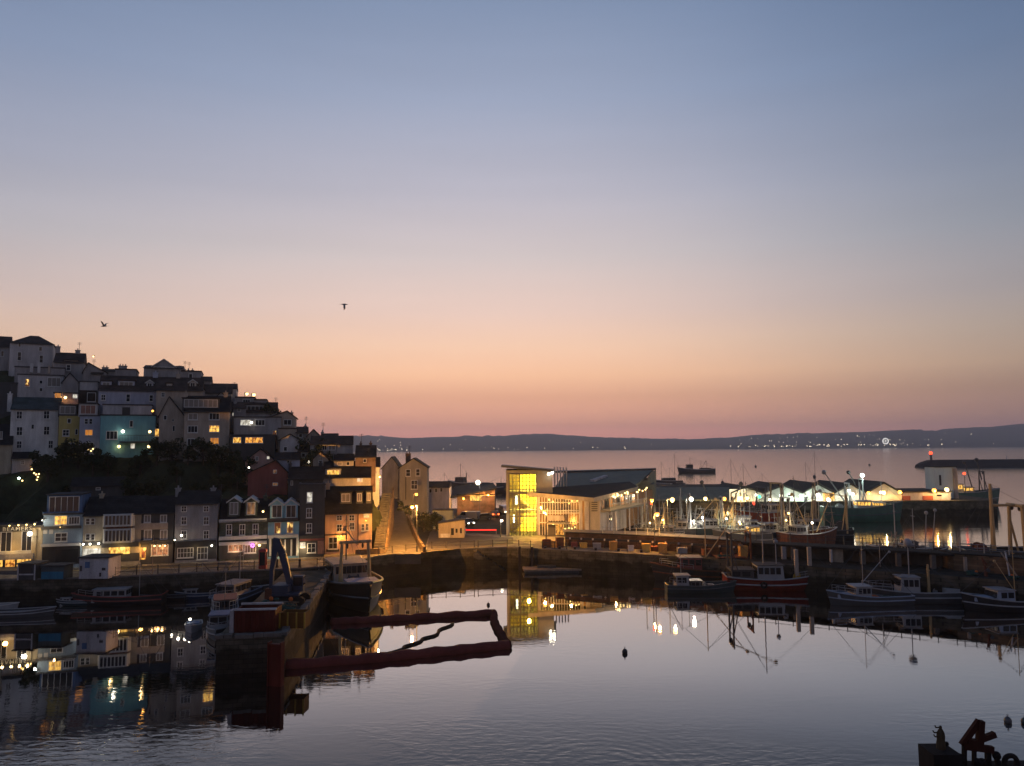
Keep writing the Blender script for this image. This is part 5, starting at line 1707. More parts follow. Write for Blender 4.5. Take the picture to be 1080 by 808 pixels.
# breakwater with its beacon
bw = MB()
YB = 646
top = P(1020, 484.8, YB).z
rings = []
for k, px in enumerate((964, 969, 978, 990, 1010, 1040, 1080, 1150, 1260)):
    X = (px - 540) / F0 * YB
    tz = top * (.35, .62, .95, 1, 1, 1, 1, 1, 1)[k]
    w_ = (6, 12, 16, 18, 18, 18, 18, 18, 18)[k]
    rings.append([Vector((X, YB - w_, -2)), Vector((X, YB - w_ * .5, tz * .7)), Vector((X, YB - w_ * .35, tz)), Vector((X, YB + w_ * .35, tz)), Vector((X, YB + w_, -2))])
bw.loft(rings)
tag(bw.build('breakwater', paint('wet_black_rock', (.025, .025, .025), .9, 0, .6, .1, .3, False)), 'long dark stone breakwater reaching in from the right of the bay', 'breakwater')
bc = thing('beacon', 'short beacon with a red light on the tip of the breakwater', 'beacon', (P(982, 484, YB).x, YB, top), 0)
MB().tube((0, 0, -.5), (0, 0, 4), 1.0, .8, 10).tube((0, 0, 4), (0, 0, 4.5), 1.3, 1.3, 10).build('tower', M_DKSTEEL, bc)
MB().ball((0, 0, 5.6), 1.35, 10, 6).build('lantern', E_REDL, bc, True)
mk = thing('marker_post', 'small pale post standing on the breakwater to the right of the beacon', 'post', (P(1062, 484, YB).x, YB, top - .2), 0)
MB().tube((0, 0, 0), (0, 0, 2.4), .5, .4, 8).tube((0, 0, 2.4), (0, 0, 3), .7, .5, 8).build('post', M_WHITE, mk)

# ------------------------------------------------------------------ sea air
hzb = MB().box(-6900, 6900, -200, 7600, -1.0, 220)
hm = bpy.data.materials.new('haze')
hm.use_nodes = True
nt = hm.node_tree
nt.nodes.remove(nt.nodes['Principled BSDF'])
pv = nt.nodes.new('ShaderNodeVolumePrincipled')
pv.inputs['Color'].default_value = (.86, .90, 1.0, 1)
pv.inputs['Density'].default_value = .00016
pv.inputs['Anisotropy'].default_value = 0.55
nt.links.new(pv.outputs[0], nt.nodes['Material Output'].inputs['Volume'])
HAZE = tag(hzb.build('haze', hm), kind='stuff')
# ------------------------------------------------------------------ boats
H_BLACK = paint('black_hull_paint', (.018, .018, .02), .45, 0, .4, 1, .05)
H_RED = paint('red_hull_paint', (.13, .016, .012), .6, 0, .35, 1, .05)
H_BLUE = paint('blue_hull_paint', (.02, .045, .09), .45, 0, .35, 1, .05)
H_TEAL = paint('dark_teal_hull_paint', (.018, .04, .046), .45, 0, .35, 1, .05)
H_GREEN = paint('green_hull_paint', (.03, .10, .075), .45, 0, .35, 1, .05)
H_WHITE = paint('white_gelcoat', (.30, .31, .315), .6, 0, .2, 1, .03)
H_GREY = paint('grey_hull_paint', (.065, .074, .08), .45, 0, .3, 1, .05)
H_PALE = paint('pale_blue_boat_paint', (.25, .31, .40), .5, 0, .25, 1, .05)
M_OFF_ = M_OFF
M_OFF = paint('worn_cabin_paint', (.24, .24, .24), .8)
M_DECK = paint('worn_deck', (.09, .08, .07), .8, 0, .5, 1.5, .2, False)
M_YEL = paint('yellow_gear_paint', (.42, .27, .05), .6, 0, .5, 2, .2)
M_BUFF = paint('buff_mast_paint', (.42, .30, .15), .6, 0, .4, 2, .2)
M_TARP = paint('blue_grey_tarpaulin', (.17, .21, .30), .7, 0, .4, 2, .5, False)
M_ORBUOY = paint('orange_float', (.45, .12, .03), .6, 0, .3, 4, 0)
M_RUBBER = paint('black_rubber', (.02, .02, .02), .9, 0, .3, 4, .2)
M_ROPE = paint('old_rope', (.16, .13, .09), .95, 0, .4, 8, .4)


def hull_rings(L, B, fb, fm, fs, draft=.7, full=.75, n=13):
    rings, sheer, bw_ = [], [], []
    for i in range(n):
        t = i / (n - 1)
        x = -L / 2 + L * t
        w = B / 2 * min(1.0, .80 + .5 * t) * (1 - max(0, (t - .5) / .5) ** 2.4 * .97)
        z = fm + (fb - fm) * max(0, (t - .4) / .6) ** 2 + (fs - fm) * max(0, (.4 - t) / .4) ** 2
        rake = max(0, (t - .7) / .3) * L * .05
        dr = -draft * (1 - max(0, (t - .8) / .2) * .6)
        rings.append([Vector((x + rake, w, z)), Vector((x + rake * .5, w * (.97 - .25 * max(0, t - .6)), z * .45)), Vector((x, w * (.84 - .5 * max(0, t - .6)), -.05)), Vector((x - rake * .3, w * .45, dr * .8)), Vector((x - rake * .3, 0, dr)),
                      Vector((x - rake * .3, -w * .45, dr * .8)), Vector((x, -w * (.84 - .5 * max(0, t - .6)), -.05)), Vector((x + rake * .5, -w * (.97 - .25 * max(0, t - .6)), z * .45)), Vector((x + rake, -w, z))])
        sheer.append((x + rake, w, z))
    return rings, sheer


def boat(name, label, cat, px, py, ang, L, B, fb, fm, fs, hullm, group=None, strake=None, house=None, gear=(), deckdrop=.6, z0=0.0, at=None, heel=0.0):
    p = Vector(at) if at else G(px, py, 0)
    t = thing(name, label, cat, (p.x, p.y, z0), ang, group)
    rings, sheer = hull_rings(L, B, fb, fm, fs)
    h = MB()
    h.loft(rings, False)
    h.add(rings[0], [tuple(range(9))])
    hull = h.build('hull', hullm, t, True)
    g = MB()
    g.path([(x, w, z) for x, w, z in sheer], max(.06, B * .022), 6)
    g.path([(x, -w, z) for x, w, z in sheer], max(.06, B * .022), 6)
    x, w, z = sheer[0]
    g.path([(x, w, z), (x, -w, z)], max(.06, B * .022), 6)
    g.build('gunwale', strake or M_TRIM, t)
    d = MB()
    up = [(x, w * .95, z - deckdrop) for x, w, z in sheer]
    dn = [(x, -w * .95, z - deckdrop) for x, w, z in sheer]
    d.add(up + dn, [(i, i + 1, len(up) + i + 1, len(up) + i) for i in range(len(up) - 1)])
    d.build('deck', M_DECK, t)
    if strake:
        s = MB()
        for sg in (1, -1):
            s.path([r[1] + Vector((0, sg * .03, .12)) if sg == 1 else r[7] + Vector((0, sg * .03, .12)) for r in rings], B * .016 + .03, 5)
        s.build('strake', strake, t)

    def zd(xx):
        k = min(range(len(sheer)), key=lambda i: abs(sheer[i][0] - xx))
        return sheer[k][2] - deckdrop

    for hs in (house or ()):                          # (x0, x1, half width, height, material, n windows, lit pane, rake, roof material)
        x0, x1, hw_, ht, m_, nw, pk = hs[:7]
        rk = hs[7] if len(hs) > 7 else .15
        zb = zd((x0 + x1) / 2) - .1
        b = MB()
        vs = [(x0, -hw_, zb), (x1, -hw_, zb), (x1, hw_, zb), (x0, hw_, zb), (x0, -hw_ * .94, zb + ht), (x1 - rk, -hw_ * .94, zb + ht), (x1 - rk, hw_ * .94, zb + ht), (x0, hw_ * .94, zb + ht)]
        b.add(vs, [(0, 3, 2, 1), (4, 5, 6, 7), (0, 1, 5, 4), (1, 2, 6, 5), (2, 3, 7, 6), (3, 0, 4, 7)])
        wh = b.build('wheelhouse', m_, t)
        MB().box(x0 - .12, x1 - rk + .25, -hw_ - .05, hw_ + .05, zb + ht + .004, zb + ht + .1).build('wheelhouse_roof', hs[8] if len(hs) > 8 else m_, wh)
        w = MB()
        za, zb2 = zb + ht * .55, zb + ht * .9
        for k in range(nw):
            a0 = x0 + .15 + (x1 - rk - x0 - .3) * k / nw
            a1 = x0 + .15 + (x1 - rk - x0 - .3) * (k + .78) / nw
            w.box(a0, a1, -hw_ - .012, -hw_ * .90, za, zb2).box(a0, a1, hw_ * .90, hw_ + .012, za, zb2)
        nf = max(2, int(hw_ * 2 / .7))
        for k in range(nf):
            a0 = -hw_ * .88 + hw_ * 1.76 * k / nf
            xf = x1 - rk * .55
            w.box(xf - .1, xf + rk * .22 + .03, a0 + .04, a0 + hw_ * 1.76 / nf - .06, za, zb2)
            w.box(x0 - .015, x0 + .1, a0 + .04, a0 + hw_ * 1.76 / nf - .06, za, zb2)
        w.build('window', PANES[pk], wh)
    for gd in gear:
        k = gd[0]
        if k == 'mast':                               # x, height, radius, material
            _, x, H, r, m_ = gd[:5]
            y = gd[5] if len(gd) > 5 else 0
            b = MB().tube((x, y, zd(x) - .1), (x, y, H), r, r * .55, 7)
            ct = min(r * 5, .5)
            b.tube((x, y - ct, H * .86), (x, y + ct, H * .86), min(r * .5, .05), None, 5)
            b.build('mast', m_, t)
            s = MB()
            for (ex, ey) in ((sheer[0][0], sheer[0][1]), (sheer[0][0], -sheer[0][1]), (sheer[-1][0], 0)):
                s.tube((x, y, H * .97), (ex, ey, zd(ex) + deckdrop), .022, None, 4)
            s.build('rigging', M_DKSTEEL, t)
        elif k == 'gantry':                           # x, half width, top height, radius, material
            _, x, hw_, H, r, m_ = gd
            b = MB()
            for sg in (-1, 1):
                b.tube((x, sg * hw_, zd(x) - .1), (x, sg * hw_ * .86, H), r, r * .9, 7)
                b.tube((x + 1.1, sg * hw_ * .95, zd(x) - .1), (x, sg * hw_ * .88, H * .8), r * .55, None, 6)
            b.tube((x, -hw_ * 1.05, H), (x, hw_ * 1.05, H), r * .9, None, 7)
            b.build('gantry', m_, t)
            for sg in (-.5, .5):
                MB().ball((x, sg * hw_, H - .45), .28, 8, 5, (1, .5, 1.3)).build('block', M_BLACK, t)
        elif k == 'boom':                             # (x0,y0,z0) -> (x1,y1,z1)
            _, a, c, r, m_ = gd
            MB().tube(a, c, r, r * .7, 7).ball(Vector(c) + Vector((0, 0, -.1)), r * 3.2, 7, 5).build('boom', m_, t)
        elif k == 'drum':
            _, x, hw_, r, m_ = gd
            z = zd(x) + r + .1
            b = MB().tube((x, -hw_, z), (x, hw_, z), r * .8, None, 14)
            for sg in (-1, 1):
                b.tube((x, sg * hw_ - .05, z), (x, sg * hw_ + .05, z), r, None, 16)
                b.box(x - .12, x + .12, sg * hw_ + .06, sg * hw_ + .18, zd(x) - .1, z)
            b.build('net_drum', m_, t)
        elif k == 'winch':
            _, x, y, r, m_ = gd
            z = zd(x)
            b = MB().tube((x, y - r, z + r), (x, y + r, z + r), r * .7, None, 12).tube((x, y - r, z + r), (x, y - r * .8, z + r), r, None, 12).tube((x, y + r * .8, z + r), (x, y + r, z + r), r, None, 12)
            b.box(x - r * .5, x + r * .5, y - r * 1.3, y - r * 1.05, z - .1, z + r * 1.4).box(x - r * .5, x + r * .5, y + r * 1.05, y + r * 1.3, z - .1, z + r * 1.4)
            b.build('winch', m_, t)
        elif k == 'pile':                             # heap of nets
            _, x, y, r, m_ = gd
            b = MB()
            rr_ = random.Random(int(x * 17 + y * 5))
            for q in range(9):
                b.ball((x + rr_.uniform(-r, r) * .7, y + rr_.uniform(-r, r) * .7, zd(x) + rr_.uniform(0, r * .5)), r * rr_.uniform(.35, .6), 8, 5, (1, 1, .6))
            b.build('net_heap', m_, t)
        elif k == 'box':                              # (name, x0,x1,y0,y1,dz0,dz1,mat)
            _, nm, x0, x1, y0, y1, a, c, m_ = gd
            z = zd((x0 + x1) / 2)
            MB().box(x0, x1, y0, y1, z + a, z + c).build(nm, m_, t)
        elif k == 'rail':                             # rails along the after or fore sheer between two x
            _, xa_, xb_, hh, m_ = gd
            b = MB()
            for sg in (-1, 1):
                pts = [(x, sg * w * .97, z + hh) for x, w, z in sheer if xa_ <= x <= xb_]
                if len(pts) > 1:
                    b.path(pts, .028, 5)
                    b.path([(q[0], q[1], q[2] - hh * .45) for q in pts], .02, 5)
                    for q in pts:
                        b.tube((q[0], q[1], q[2] - hh), q, .025, None, 5)
            b.build('railing', m_, t)
        elif k == 'lattice':                          # standing gear: poles, crosstrees and stays over the working deck
            _, xa_, xb_, H, n_, m_ = gd
            q = random.Random(int(px * 7 + n_))
            b = MB()
            w_ = B * .36
            tops = []
            for i in range(n_):
                x = xa_ + (xb_ - xa_) * (i + .5) / n_
                y = q.uniform(-w_, w_)
                h_ = H * q.uniform(.55, 1.0)
                lean = q.uniform(-.9, .9)
                b.tube((x, y, zd(x) - .1), (x + lean, y * .7, h_), q.uniform(.06, .11), .05, 6)
                tops.append((x + lean, y * .7, h_))
                if i % 2 == 0:
                    z_ = h_ * q.uniform(.7, .92)
                    b.tube((x + lean * .8 - .7, y * .7, z_), (x + lean * .8 + .7, y * .7, z_), .045, None, 5)
            for a_, c_ in zip(tops, tops[1:]):
                b.tube(a_, (c_[0], c_[1], c_[2] * .62), .03, None, 4)
                b.tube((a_[0], a_[1], a_[2] * .55), (c_[0], c_[1], c_[2] * .55), .045, None, 5)
            b.build('deck_gear', m_, t)
        elif k == 'ball':                             # radar dome on a pole
            _, x, y, H, r, m_ = gd
            b = MB().tube((x, y, zd(x)), (x, y, H - r * .6), .07, .05, 6).ball((x, y, H), r, 12, 8)
            b.build('radar_dome', m_, t, True)
        elif k == 'tyre':
            for x, sg in gd[1]:
                b = MB()
                i = min(range(len(sheer)), key=lambda i: abs(sheer[i][0] - x))
                w = sheer[i][1]
                b.ring((x, sg * (w + .12), sheer[i][2] * .55), .32, .13, 'Y', 14, 6)
                b.build('tyre_fender', M_RUBBER, t)
        elif k == 'light':                            # deck light: x,y,z colour power
            _, x, y, z, col, pw_, r = gd
            sg = 1 if math.cos(ang) > 0 else -1        # lamps hang on the side that looks over the harbour
            y = y * sg
            c_, em = LIGHTC[col]
            b = MB().box(x - .12, x + .12, min(y + sg * .02, y + sg * .12), max(y + sg * .02, y + sg * .12), z - .2, z + .2)
            lh = b.build('floodlight', M_DKSTEEL, t)
            MB().ball((x, y - sg * r, z), r, 8, 6).build('bulb', em, lh, True)
            if pw_:
                plight((x, y - sg * (2 * r + .3), z - .3), c_, pw_, t, .2)
    return t


def hdg(dx, dy):
    return math.atan2(dy, dx)


# --- moored between the pier and the quay, bow towards the camera
boat('fishing_trawler', 'big black-hulled trawler with a white wheelhouse, bow-on between the stone pier and the lit road', 'trawler', 0, 0, hdg(8.0, -18.5), 20.5, 7.0, 3.6, 2.5, 2.6, H_BLACK, at=(-20.9, 101.0, 0), strake=H_GREY,
     house=[(-6.0, .8, 2.3, 2.5, M_TAN, 4, 'd', .3, M_OFF)],
     gear=[('gantry', 2.6, 1.9, 7.3, .22, M_BUFF), ('mast', -3.0, 10.2, .12, M_DKSTEEL), ('rail', -9, -4, .8, M_STEEL), ('winch', 1.9, 0, .6, M_DKSTEEL), ('pile', 4.4, .9, .8, M_NET), ('box', 'tarpaulin', 5.0, 8.2, -1.9, 1.9, .55, .78, M_TARP), ('box', 'hatch', 3.3, 4.6, -.9, .9, -.05, .5, M_DKSTEEL),
           ('tyre', [(-4, -1), (0, -1), (4, -1), (-2, 1), (3, 1)]), ('boom', (2.6, 0, 7.3), (-4.0, 0, 8.4), .09, M_BUFF)])
# white bow flash on the hull
# --- inner harbour left of the pier
GI = 'small boats in the inner harbour'
boat('white_dinghy', 'little white dinghy with a glaring white lamp, left of the pier head', 'dinghy', 204, 664, hdg(.3, -1), 3.4, 1.7, .85, .6, .6, H_WHITE, GI, deckdrop=.35, house=[(-.6, .5, .55, .5, M_TARP, 1, 'd', .2, M_TARP)], gear=[('light', .3, -.2, 1.15, 'w', 6, .13)])
boat('cabin_boat', 'small white cabin boat with an open back and raised rail, moored against the pier side', 'boat', 232, 668, hdg(.25, -1), 6.8, 2.5, 1.2, .9, .9, H_GREY, GI, strake=H_WHITE, house=[(-.6, 1.6, .95, 1.9, H_WHITE, 2, 'd', .1, M_TARP)], gear=[('rail', 1.0, 4, .6, M_STEEL), ('box', 'tarp_cover', -3.0, -.7, -1.0, 1.0, .3, .55, M_TARP)])
boat('flybridge_boat', 'boat with a red canopy and white rails, tucked behind the small white cabin boat', 'boat', 237, 651, hdg(.35, -1), 8.5, 2.9, 1.5, 1.1, 1.1, H_GREY, GI, strake=H_WHITE, house=[(-2.5, 1.2, 1.2, 1.7, H_GREY, 3, 'd', .2, M_REDCUR)], gear=[('rail', -4, 4, 1.0, M_TRIM), ('mast', -.4, 6.2, .05, M_STEEL)])
boat('pilot_cutter', 'pale grey work boat with a two-window cabin, below the red telephone box on the quay', 'boat', 246, 636, hdg(-.2, -1), 9.5, 3.2, 1.6, 1.2, 1.2, H_GREY, GI, strake=H_PALE, house=[(-2.0, 2.0, 1.25, 2.0, M_OFF, 3, 'd', .2), ], gear=[('mast', -1.4, 6.5, .06, M_STEEL), ('rail', 1, 5, .7, M_STEEL)])
boat('motor_boat', 'grey two-cabin motor boat close under the quay railings, left of the red telephone box', 'boat', 258, 626, hdg(1, -.3), 9.0, 3.0, 1.5, 1.1, 1.1, H_GREY, GI, house=[(-3.2, -.6, 1.15, 1.7, M_CREAM, 2, 'd', .15), (.2, 2.2, 1.1, 1.5, M_CREAM, 2, 'd', .15)], gear=[('mast', -.3, 5.8, .05, M_STEEL)])
boat('blue_boat', 'small blue boat with a white cuddy under the green stone pub', 'boat', 211, 631, hdg(-1, -.25), 6.6, 2.3, 1.1, .8, .8, H_BLUE, GI, strake=H_WHITE, house=[(.3, 2.0, .85, 1.1, M_OFF, 2, 'd', .25)], gear=[('mast', -.2, 4.6, .04, M_STEEL)])
boat('masted_yacht', 'small yacht with one tall pale mast, beneath the glowing bar window', 'yacht', 165, 633, hdg(-1, -.1), 7.6, 2.3, 1.1, .8, .8, H_BLACK, GI, strake=H_GREY, house=[(-1.2, 1.6, .8, .5, M_OFF, 3, 'd', .3)], gear=[('mast', .6, 8.2, .06, M_WOOD), ('boom', (.5, 0, 1.7), (-2.6, 0, 1.75), .05, M_WOOD)])
boat('white_cabin_cruiser', 'broad boat with a low white three-window cabin, below the bay-fronted building', 'boat', 127, 637, hdg(-1, -.12), 10.5, 3.3, 1.5, 1.1, 1.2, H_BLACK, GI, strake=M_RED, house=[(-1.0, 3.0, 1.25, 1.5, H_WHITE, 4, 'd', .3)], gear=[('mast', -2.2, 5.0, .05, M_STEEL), ('rail', 1, 5, .6, M_STEEL)])
boat('punt', 'small boat with a rounded white cuddy, between the rowing boat and the low white cabin', 'boat', 78, 638, hdg(-1, .05), 5.0, 1.9, .9, .65, .65, H_TEAL, GI, strake=H_WHITE, house=[(.1, 1.4, .7, .9, H_WHITE, 2, 'd', .3)])
boat('rowing_boat', 'long open grey rowing boat at the left edge of the harbour', 'boat', 24, 650, hdg(1, .18), 6.4, 2.0, .95, .7, .75, H_GREY, GI, strake=H_WHITE, deckdrop=.45, gear=[('box', 'thwart', -1.6, -1.3, -.8, .8, .15, .22, M_WOOD), ('box', 'thwart', .4, .7, -.8, .8, .15, .22, M_WOOD)])
boat('tender', 'white tender cut by the left edge of the photo, behind the rowing boat', 'boat', -1, 643, hdg(1, .05), 4.2, 1.7, .8, .6, .6, H_WHITE, GI, deckdrop=.4)
# --- right-hand pool
GRB = 'boats moored along the right-hand pier'
boat('teal_crabber', 'small dark teal crab boat with a white shelter at its left end', 'boat', 738, 624, hdg(1, -.02), 8.8, 2.9, 1.4, .95, 1.0, H_TEAL, GRB, strake=H_GREY, house=[(-3.2, -1.5, 1.05, 1.9, H_WHITE, 2, 'd', .1, M_OFF), (-1.3, .2, .9, 1.2, H_GREY, 2, 'd', .2)],
     gear=[('mast', -2.4, 5.0, .05, M_STEEL), ('pile', 2.8, 0, .6, M_NET), ('box', 'crate', 1.0, 1.8, -.5, .4, -.05, .55, H_GREY), ('winch', .8, .6, .35, M_STEEL), ('rail', -4, -2, .7, M_STEEL)])
boat('red_trawler', 'red-hulled trawler with a white line, white wheelhouse and yellow winches, berthed at the right-hand pier', 'trawler', 818, 621, hdg(1, -.08), 13.2, 4.4, 2.5, 1.5, 1.8, H_RED, GRB, strake=H_WHITE,
     house=[(-2.6, .9, 1.5, 2.4, H_WHITE, 4, 'd', .2, M_DARK), (-6.0, -3.0, 1.5, 1.7, M_DARK, 2, 'd', .1)],
     gear=[('mast', -1.5, 11.0, .10, M_STEEL), ('gantry', -5.9, 1.5, 7.4, .14, M_DKSTEEL), ('winch', 2.6, -.6, .6, M_YEL), ('winch', 4.2, .5, .5, M_YEL), ('box', 'kingpost', 2.3, 2.75, -1.3, -.8, -.1, 4.2, M_TAN), ('box', 'kingpost', 4.0, 4.45, -1.3, -.8, -.1, 4.2, M_TAN),
           ('boom', (-5.9, 0, 7.2), (-1.0, -3.0, 8.8), .08, M_BUFF), ('rail', 2, 9, .7, M_STEEL), ('tyre', [(-6, -1), (-2, -1), (7, -1)]), ('pile', -5.0, -.8, .8, M_NET), ('ball', .2, 0, 6.2, .3, H_WHITE)])
boat('net_boat', 'dark scruffy fishing boat heaped with gear, between the teal crab boat and the red trawler', 'trawler', 748, 612, hdg(-1, .06), 15.0, 4.8, 2.5, 1.6, 1.9, H_BLACK, GRB, strake=M_RUST, house=[(1.2, 4.4, 1.5, 2.2, M_RED, 3, 'd', .2, M_OFF), (-4.8, -1.0, 1.7, 2.4, M_DARK, 0, 'd', .1, M_RUST)],
     gear=[('mast', .4, 9.8, .1, M_BUFF), ('gantry', -5.6, 1.7, 6.8, .13, M_RUST), ('boom', (.4, 0, 3.2), (-5.5, -2.0, 10.5), .08, M_BUFF), ('pile', 5.3, 0, .7, M_NET), ('rail', 2, 7, .7, M_STEEL)])
boat('blue_cuddy_boat', 'grey-hulled boat with a white cabin and a blue tarpaulin shelter, below the dark undercroft', 'boat', 918, 637, hdg(-1, -.04), 9.6, 3.1, 1.7, 1.05, 1.1, H_GREY, GRB, strake=H_PALE, house=[(.3, 2.4, 1.1, 1.7, H_WHITE, 3, 'd', .3)],
     gear=[('box', 'foredeck', 2.4, 4.2, -.7, .7, .05, .5, H_PALE), ('mast', .8, 7.5, .05, M_STEEL), ('boom', (.8, 0, 2.6), (-2.6, 0, 6.2), .05, M_STEEL), ('pile', -2.2, 0, .7, M_NET), ('box', 'crate', -.9, -.1, -.6, .4, -.05, .5, M_ORBUOY), ('rail', 1, 5, .7, M_STEEL)])
boat('blue_tarp_boat', 'boat hidden under a slanting pale blue tarpaulin, behind the white-cabined grey boat', 'boat', 908, 624, hdg(-1, .05), 9.0, 3.2, 1.8, 1.3, 1.3, H_BLUE, GRB, gear=[('box', 'tarpaulin', -.5, 3.4, -1.35, 1.35, .4, 1.9, M_TARP), ('mast', -2.6, 7.0, .05, M_STEEL), ('pile', -2.0, 0, .9, M_NET)], house=[(-1.9, -.7, .9, 1.6, H_GREY, 1, 'd', .1)])
boat('radar_dome_boat', 'pot boat with a round white radar dome on its mast and a rounded white stern', 'boat', 962, 634, hdg(-1, .12), 10.5, 3.8, 1.7, 1.3, 1.35, H_GREY, GRB, strake=H_WHITE, house=[(-.6, 1.7, 1.15, 2.3, H_WHITE, 3, 'd', .2, M_OFF)],
     gear=[('ball', .2, 0, 7.0, .52, H_WHITE), ('mast', -2.0, 4.4, .22, M_BUFF), ('pile', 3.2, 0, .8, M_NET), ('box', 'stern_locker', -5.0, -3.4, -1.4, 1.4, -.05, 1.0, H_WHITE), ('winch', -2.9, -.5, .45, M_STEEL), ('rail', 1, 6, .7, M_STEEL)])
boat('black_pot_boat', 'black boat with a white stripe and white forecabin at the right edge', 'boat', 1066, 643, hdg(-1, -.03), 10.5, 3.6, 2.0, 1.2, 1.2, H_BLACK, GRB, strake=H_WHITE, house=[(.2, 2.4, 1.25, 1.75, H_PALE, 2, 'd', .3, M_OFF)],
     gear=[('box', 'foredeck', 2.4, 4.6, -.8, .8, .1, .55, H_PALE), ('mast', -.6, 7.4, .06, M_BUFF), ('boom', (-.5, 0, 2.2), (1.6, 0, 5.6), .05, M_BUFF), ('pile', -3, 0, .8, M_NET)])
# --- outer basin
GO = 'trawlers in the floodlit outer basin'
boat('floodlit_trawler', 'trawler with white masts blazing under its own floodlights, in front of the gabled sheds', 'trawler', 908, 549.5, hdg(1, -.12), 18.5, 5.6, 4.9, 3.3, 3.6, H_GREEN, GO, strake=H_GREY, house=[(-1.2, 2.6, 1.7, 2.4, H_WHITE, 4, 'y', .3), (3.0, 5.6, 1.5, 1.5, H_WHITE, 2, 'y', .2)],
     gear=[('gantry', -3.0, 1.9, 9.4, .22, H_WHITE), ('gantry', .4, 1.5, 10.4, .2, H_WHITE), ('boom', (-3.6, -1.8, 4), (-9.5, -4.0, 12.4), .18, H_WHITE), ('boom', (-.5, 1.5, 9.0), (-2.5, 0, 12.2), .16, M_DKSTEEL), ('mast', 5.2, 10.0, .1, H_WHITE), ('rail', 4, 10, .9, H_WHITE), ('winch', -5.0, 0, .8, M_STEEL), ('pile', -7, 0, 1, M_NET),
           ('light', .4, -.8, 11.4, 'g', 900, .5), ('light', -3.0, -1.2, 7.6, 'g', 250, .35), ('light', 4.6, -1.0, 7.2, 'w', 120, .28)])
boat('red_hulled_trawler', 'rust-red high-sided trawler, bow left, lying below the second market shed', 'trawler', 800, 560, hdg(-1, -.35), 13.5, 5.4, 5.2, 4.2, 4.4, paint('rust_red_hull_paint', (.26, .05, .025), .6, 0, .35, 1, .05), GO, strake=H_WHITE, house=[(-5.5, -2.0, 1.7, 2.2, M_TAN, 3, 'd', .2)],
     gear=[('gantry', -5.0, 2.0, 10.5, .22, M_BUFF), ('gantry', -1.0, 1.7, 9.6, .16, M_DKSTEEL), ('boom', (-4.6, -1.6, 8.0), (2.5, -3.5, 4.0), .12, H_WHITE), ('mast', 3.0, 11.0, .1, M_DKSTEEL), ('rail', 0, 7, .9, H_WHITE), ('lattice', -4, 4, 9.0, 6, M_WOOD), ('light', -1.6, -1.9, 7.0, 'w', 90, .25)])
boat('timber_gantry_trawler', 'brown trawler with a tall double gantry and a white diagonal derrick', 'trawler', 840, 566, hdg(-1, .25), 13.0, 5.0, 2.9, 1.8, 2.0, M_RUST, GO, house=[(-3.5, -.5, 1.6, 2.3, M_TAN, 3, 'd', .2)],
     gear=[('gantry', 2.5, 2.1, 10.8, .17, M_WOOD), ('gantry', -3.8, 2.0, 11.2, .17, M_WOOD), ('boom', (2.0, -1.6, 3.4), (-5.5, -3.8, 9.4), .12, H_WHITE), ('mast', .2, 12.6, .1, M_DKSTEEL), ('winch', .6, 0, .7, M_STEEL), ('light', 1.6, -2.0, 5.0, 'y', 220, .22), ('lattice', -3, 4.5, 8.5, 6, M_BUFF)])
boat('dark_stern_trawler', 'dark trawler with a boxy net drum, left of the floodlit trawler', 'trawler', 868, 568, hdg(-1, .4), 11.5, 4.8, 2.9, 1.9, 2.1, H_BLACK, GO, strake=H_GREY, house=[(.5, 3.5, 1.6, 2.3, M_OFF, 3, 'd', .2)],
     gear=[('drum', -3.4, 1.6, 1.1, M_DKSTEEL), ('gantry', -4.6, 1.9, 8.8, .22, M_BUFF), ('mast', .6, 11.8, .1, M_STEEL), ('boom', (-4.6, 0, 8.6), (1.0, -1, 9.5), .1, M_BUFF), ('pile', -1.4, 0, 1.0, M_NET), ('lattice', -3, 4, 8.0, 6, M_WOOD)])
boat('beam_trawler', 'beam trawler with two long raised derricks, between the tall lamps and the red-hulled trawler', 'trawler', 762, 569, hdg(-1, .15), 15.0, 5.2, 4.2, 3.0, 3.2, H_BLUE, GO, strake=H_WHITE, house=[(-5.6, -2.6, 1.6, 2.4, H_WHITE, 3, 'w', .2)],
     gear=[('gantry', 0, 1.9, 8.6, .18, H_WHITE), ('boom', (0, -1.8, 3), (3.5, -3.5, 11.5), .14, M_DKSTEEL), ('boom', (0, 1.8, 3), (-3.5, 3.5, 11.5), .14, M_DKSTEEL), ('mast', -3.8, 11.8, .1, M_STEEL), ('winch', 2.2, 0, .7, M_STEEL), ('light', -1.0, -2.0, 5.6, 'y', 420, .2), ('light', 4.0, -1.6, 4.6, 'w', 300, .2), ('rail', -6, 8, .9, H_WHITE), ('lattice', -2, 6, 8.5, 9, H_WHITE)])
boat('white_masted_trawler', 'trawler with a white lattice of masts under the two tall white lamps', 'trawler', 732, 571, hdg(-1, .2), 12.5, 4.6, 3.8, 2.8, 3.0, H_TEAL, GO, strake=H_WHITE, house=[(-4.6, -1.8, 1.4, 2.2, H_WHITE, 3, 'd', .2)],
     gear=[('gantry', .6, 1.7, 9.4, .17, H_WHITE), ('mast', 2.4, 10.5, .12, H_WHITE), ('boom', (.6, -1.2, 3), (-4.5, -2.0, 8.4), .1, M_BUFF), ('pile', 3.2, 0, .9, M_NET), ('light', 0, -1.9, 4.2, 'w', 420, .2), ('rail', -6, 6, .9, H_WHITE), ('lattice', -2, 5, 8.5, 9, H_WHITE)])
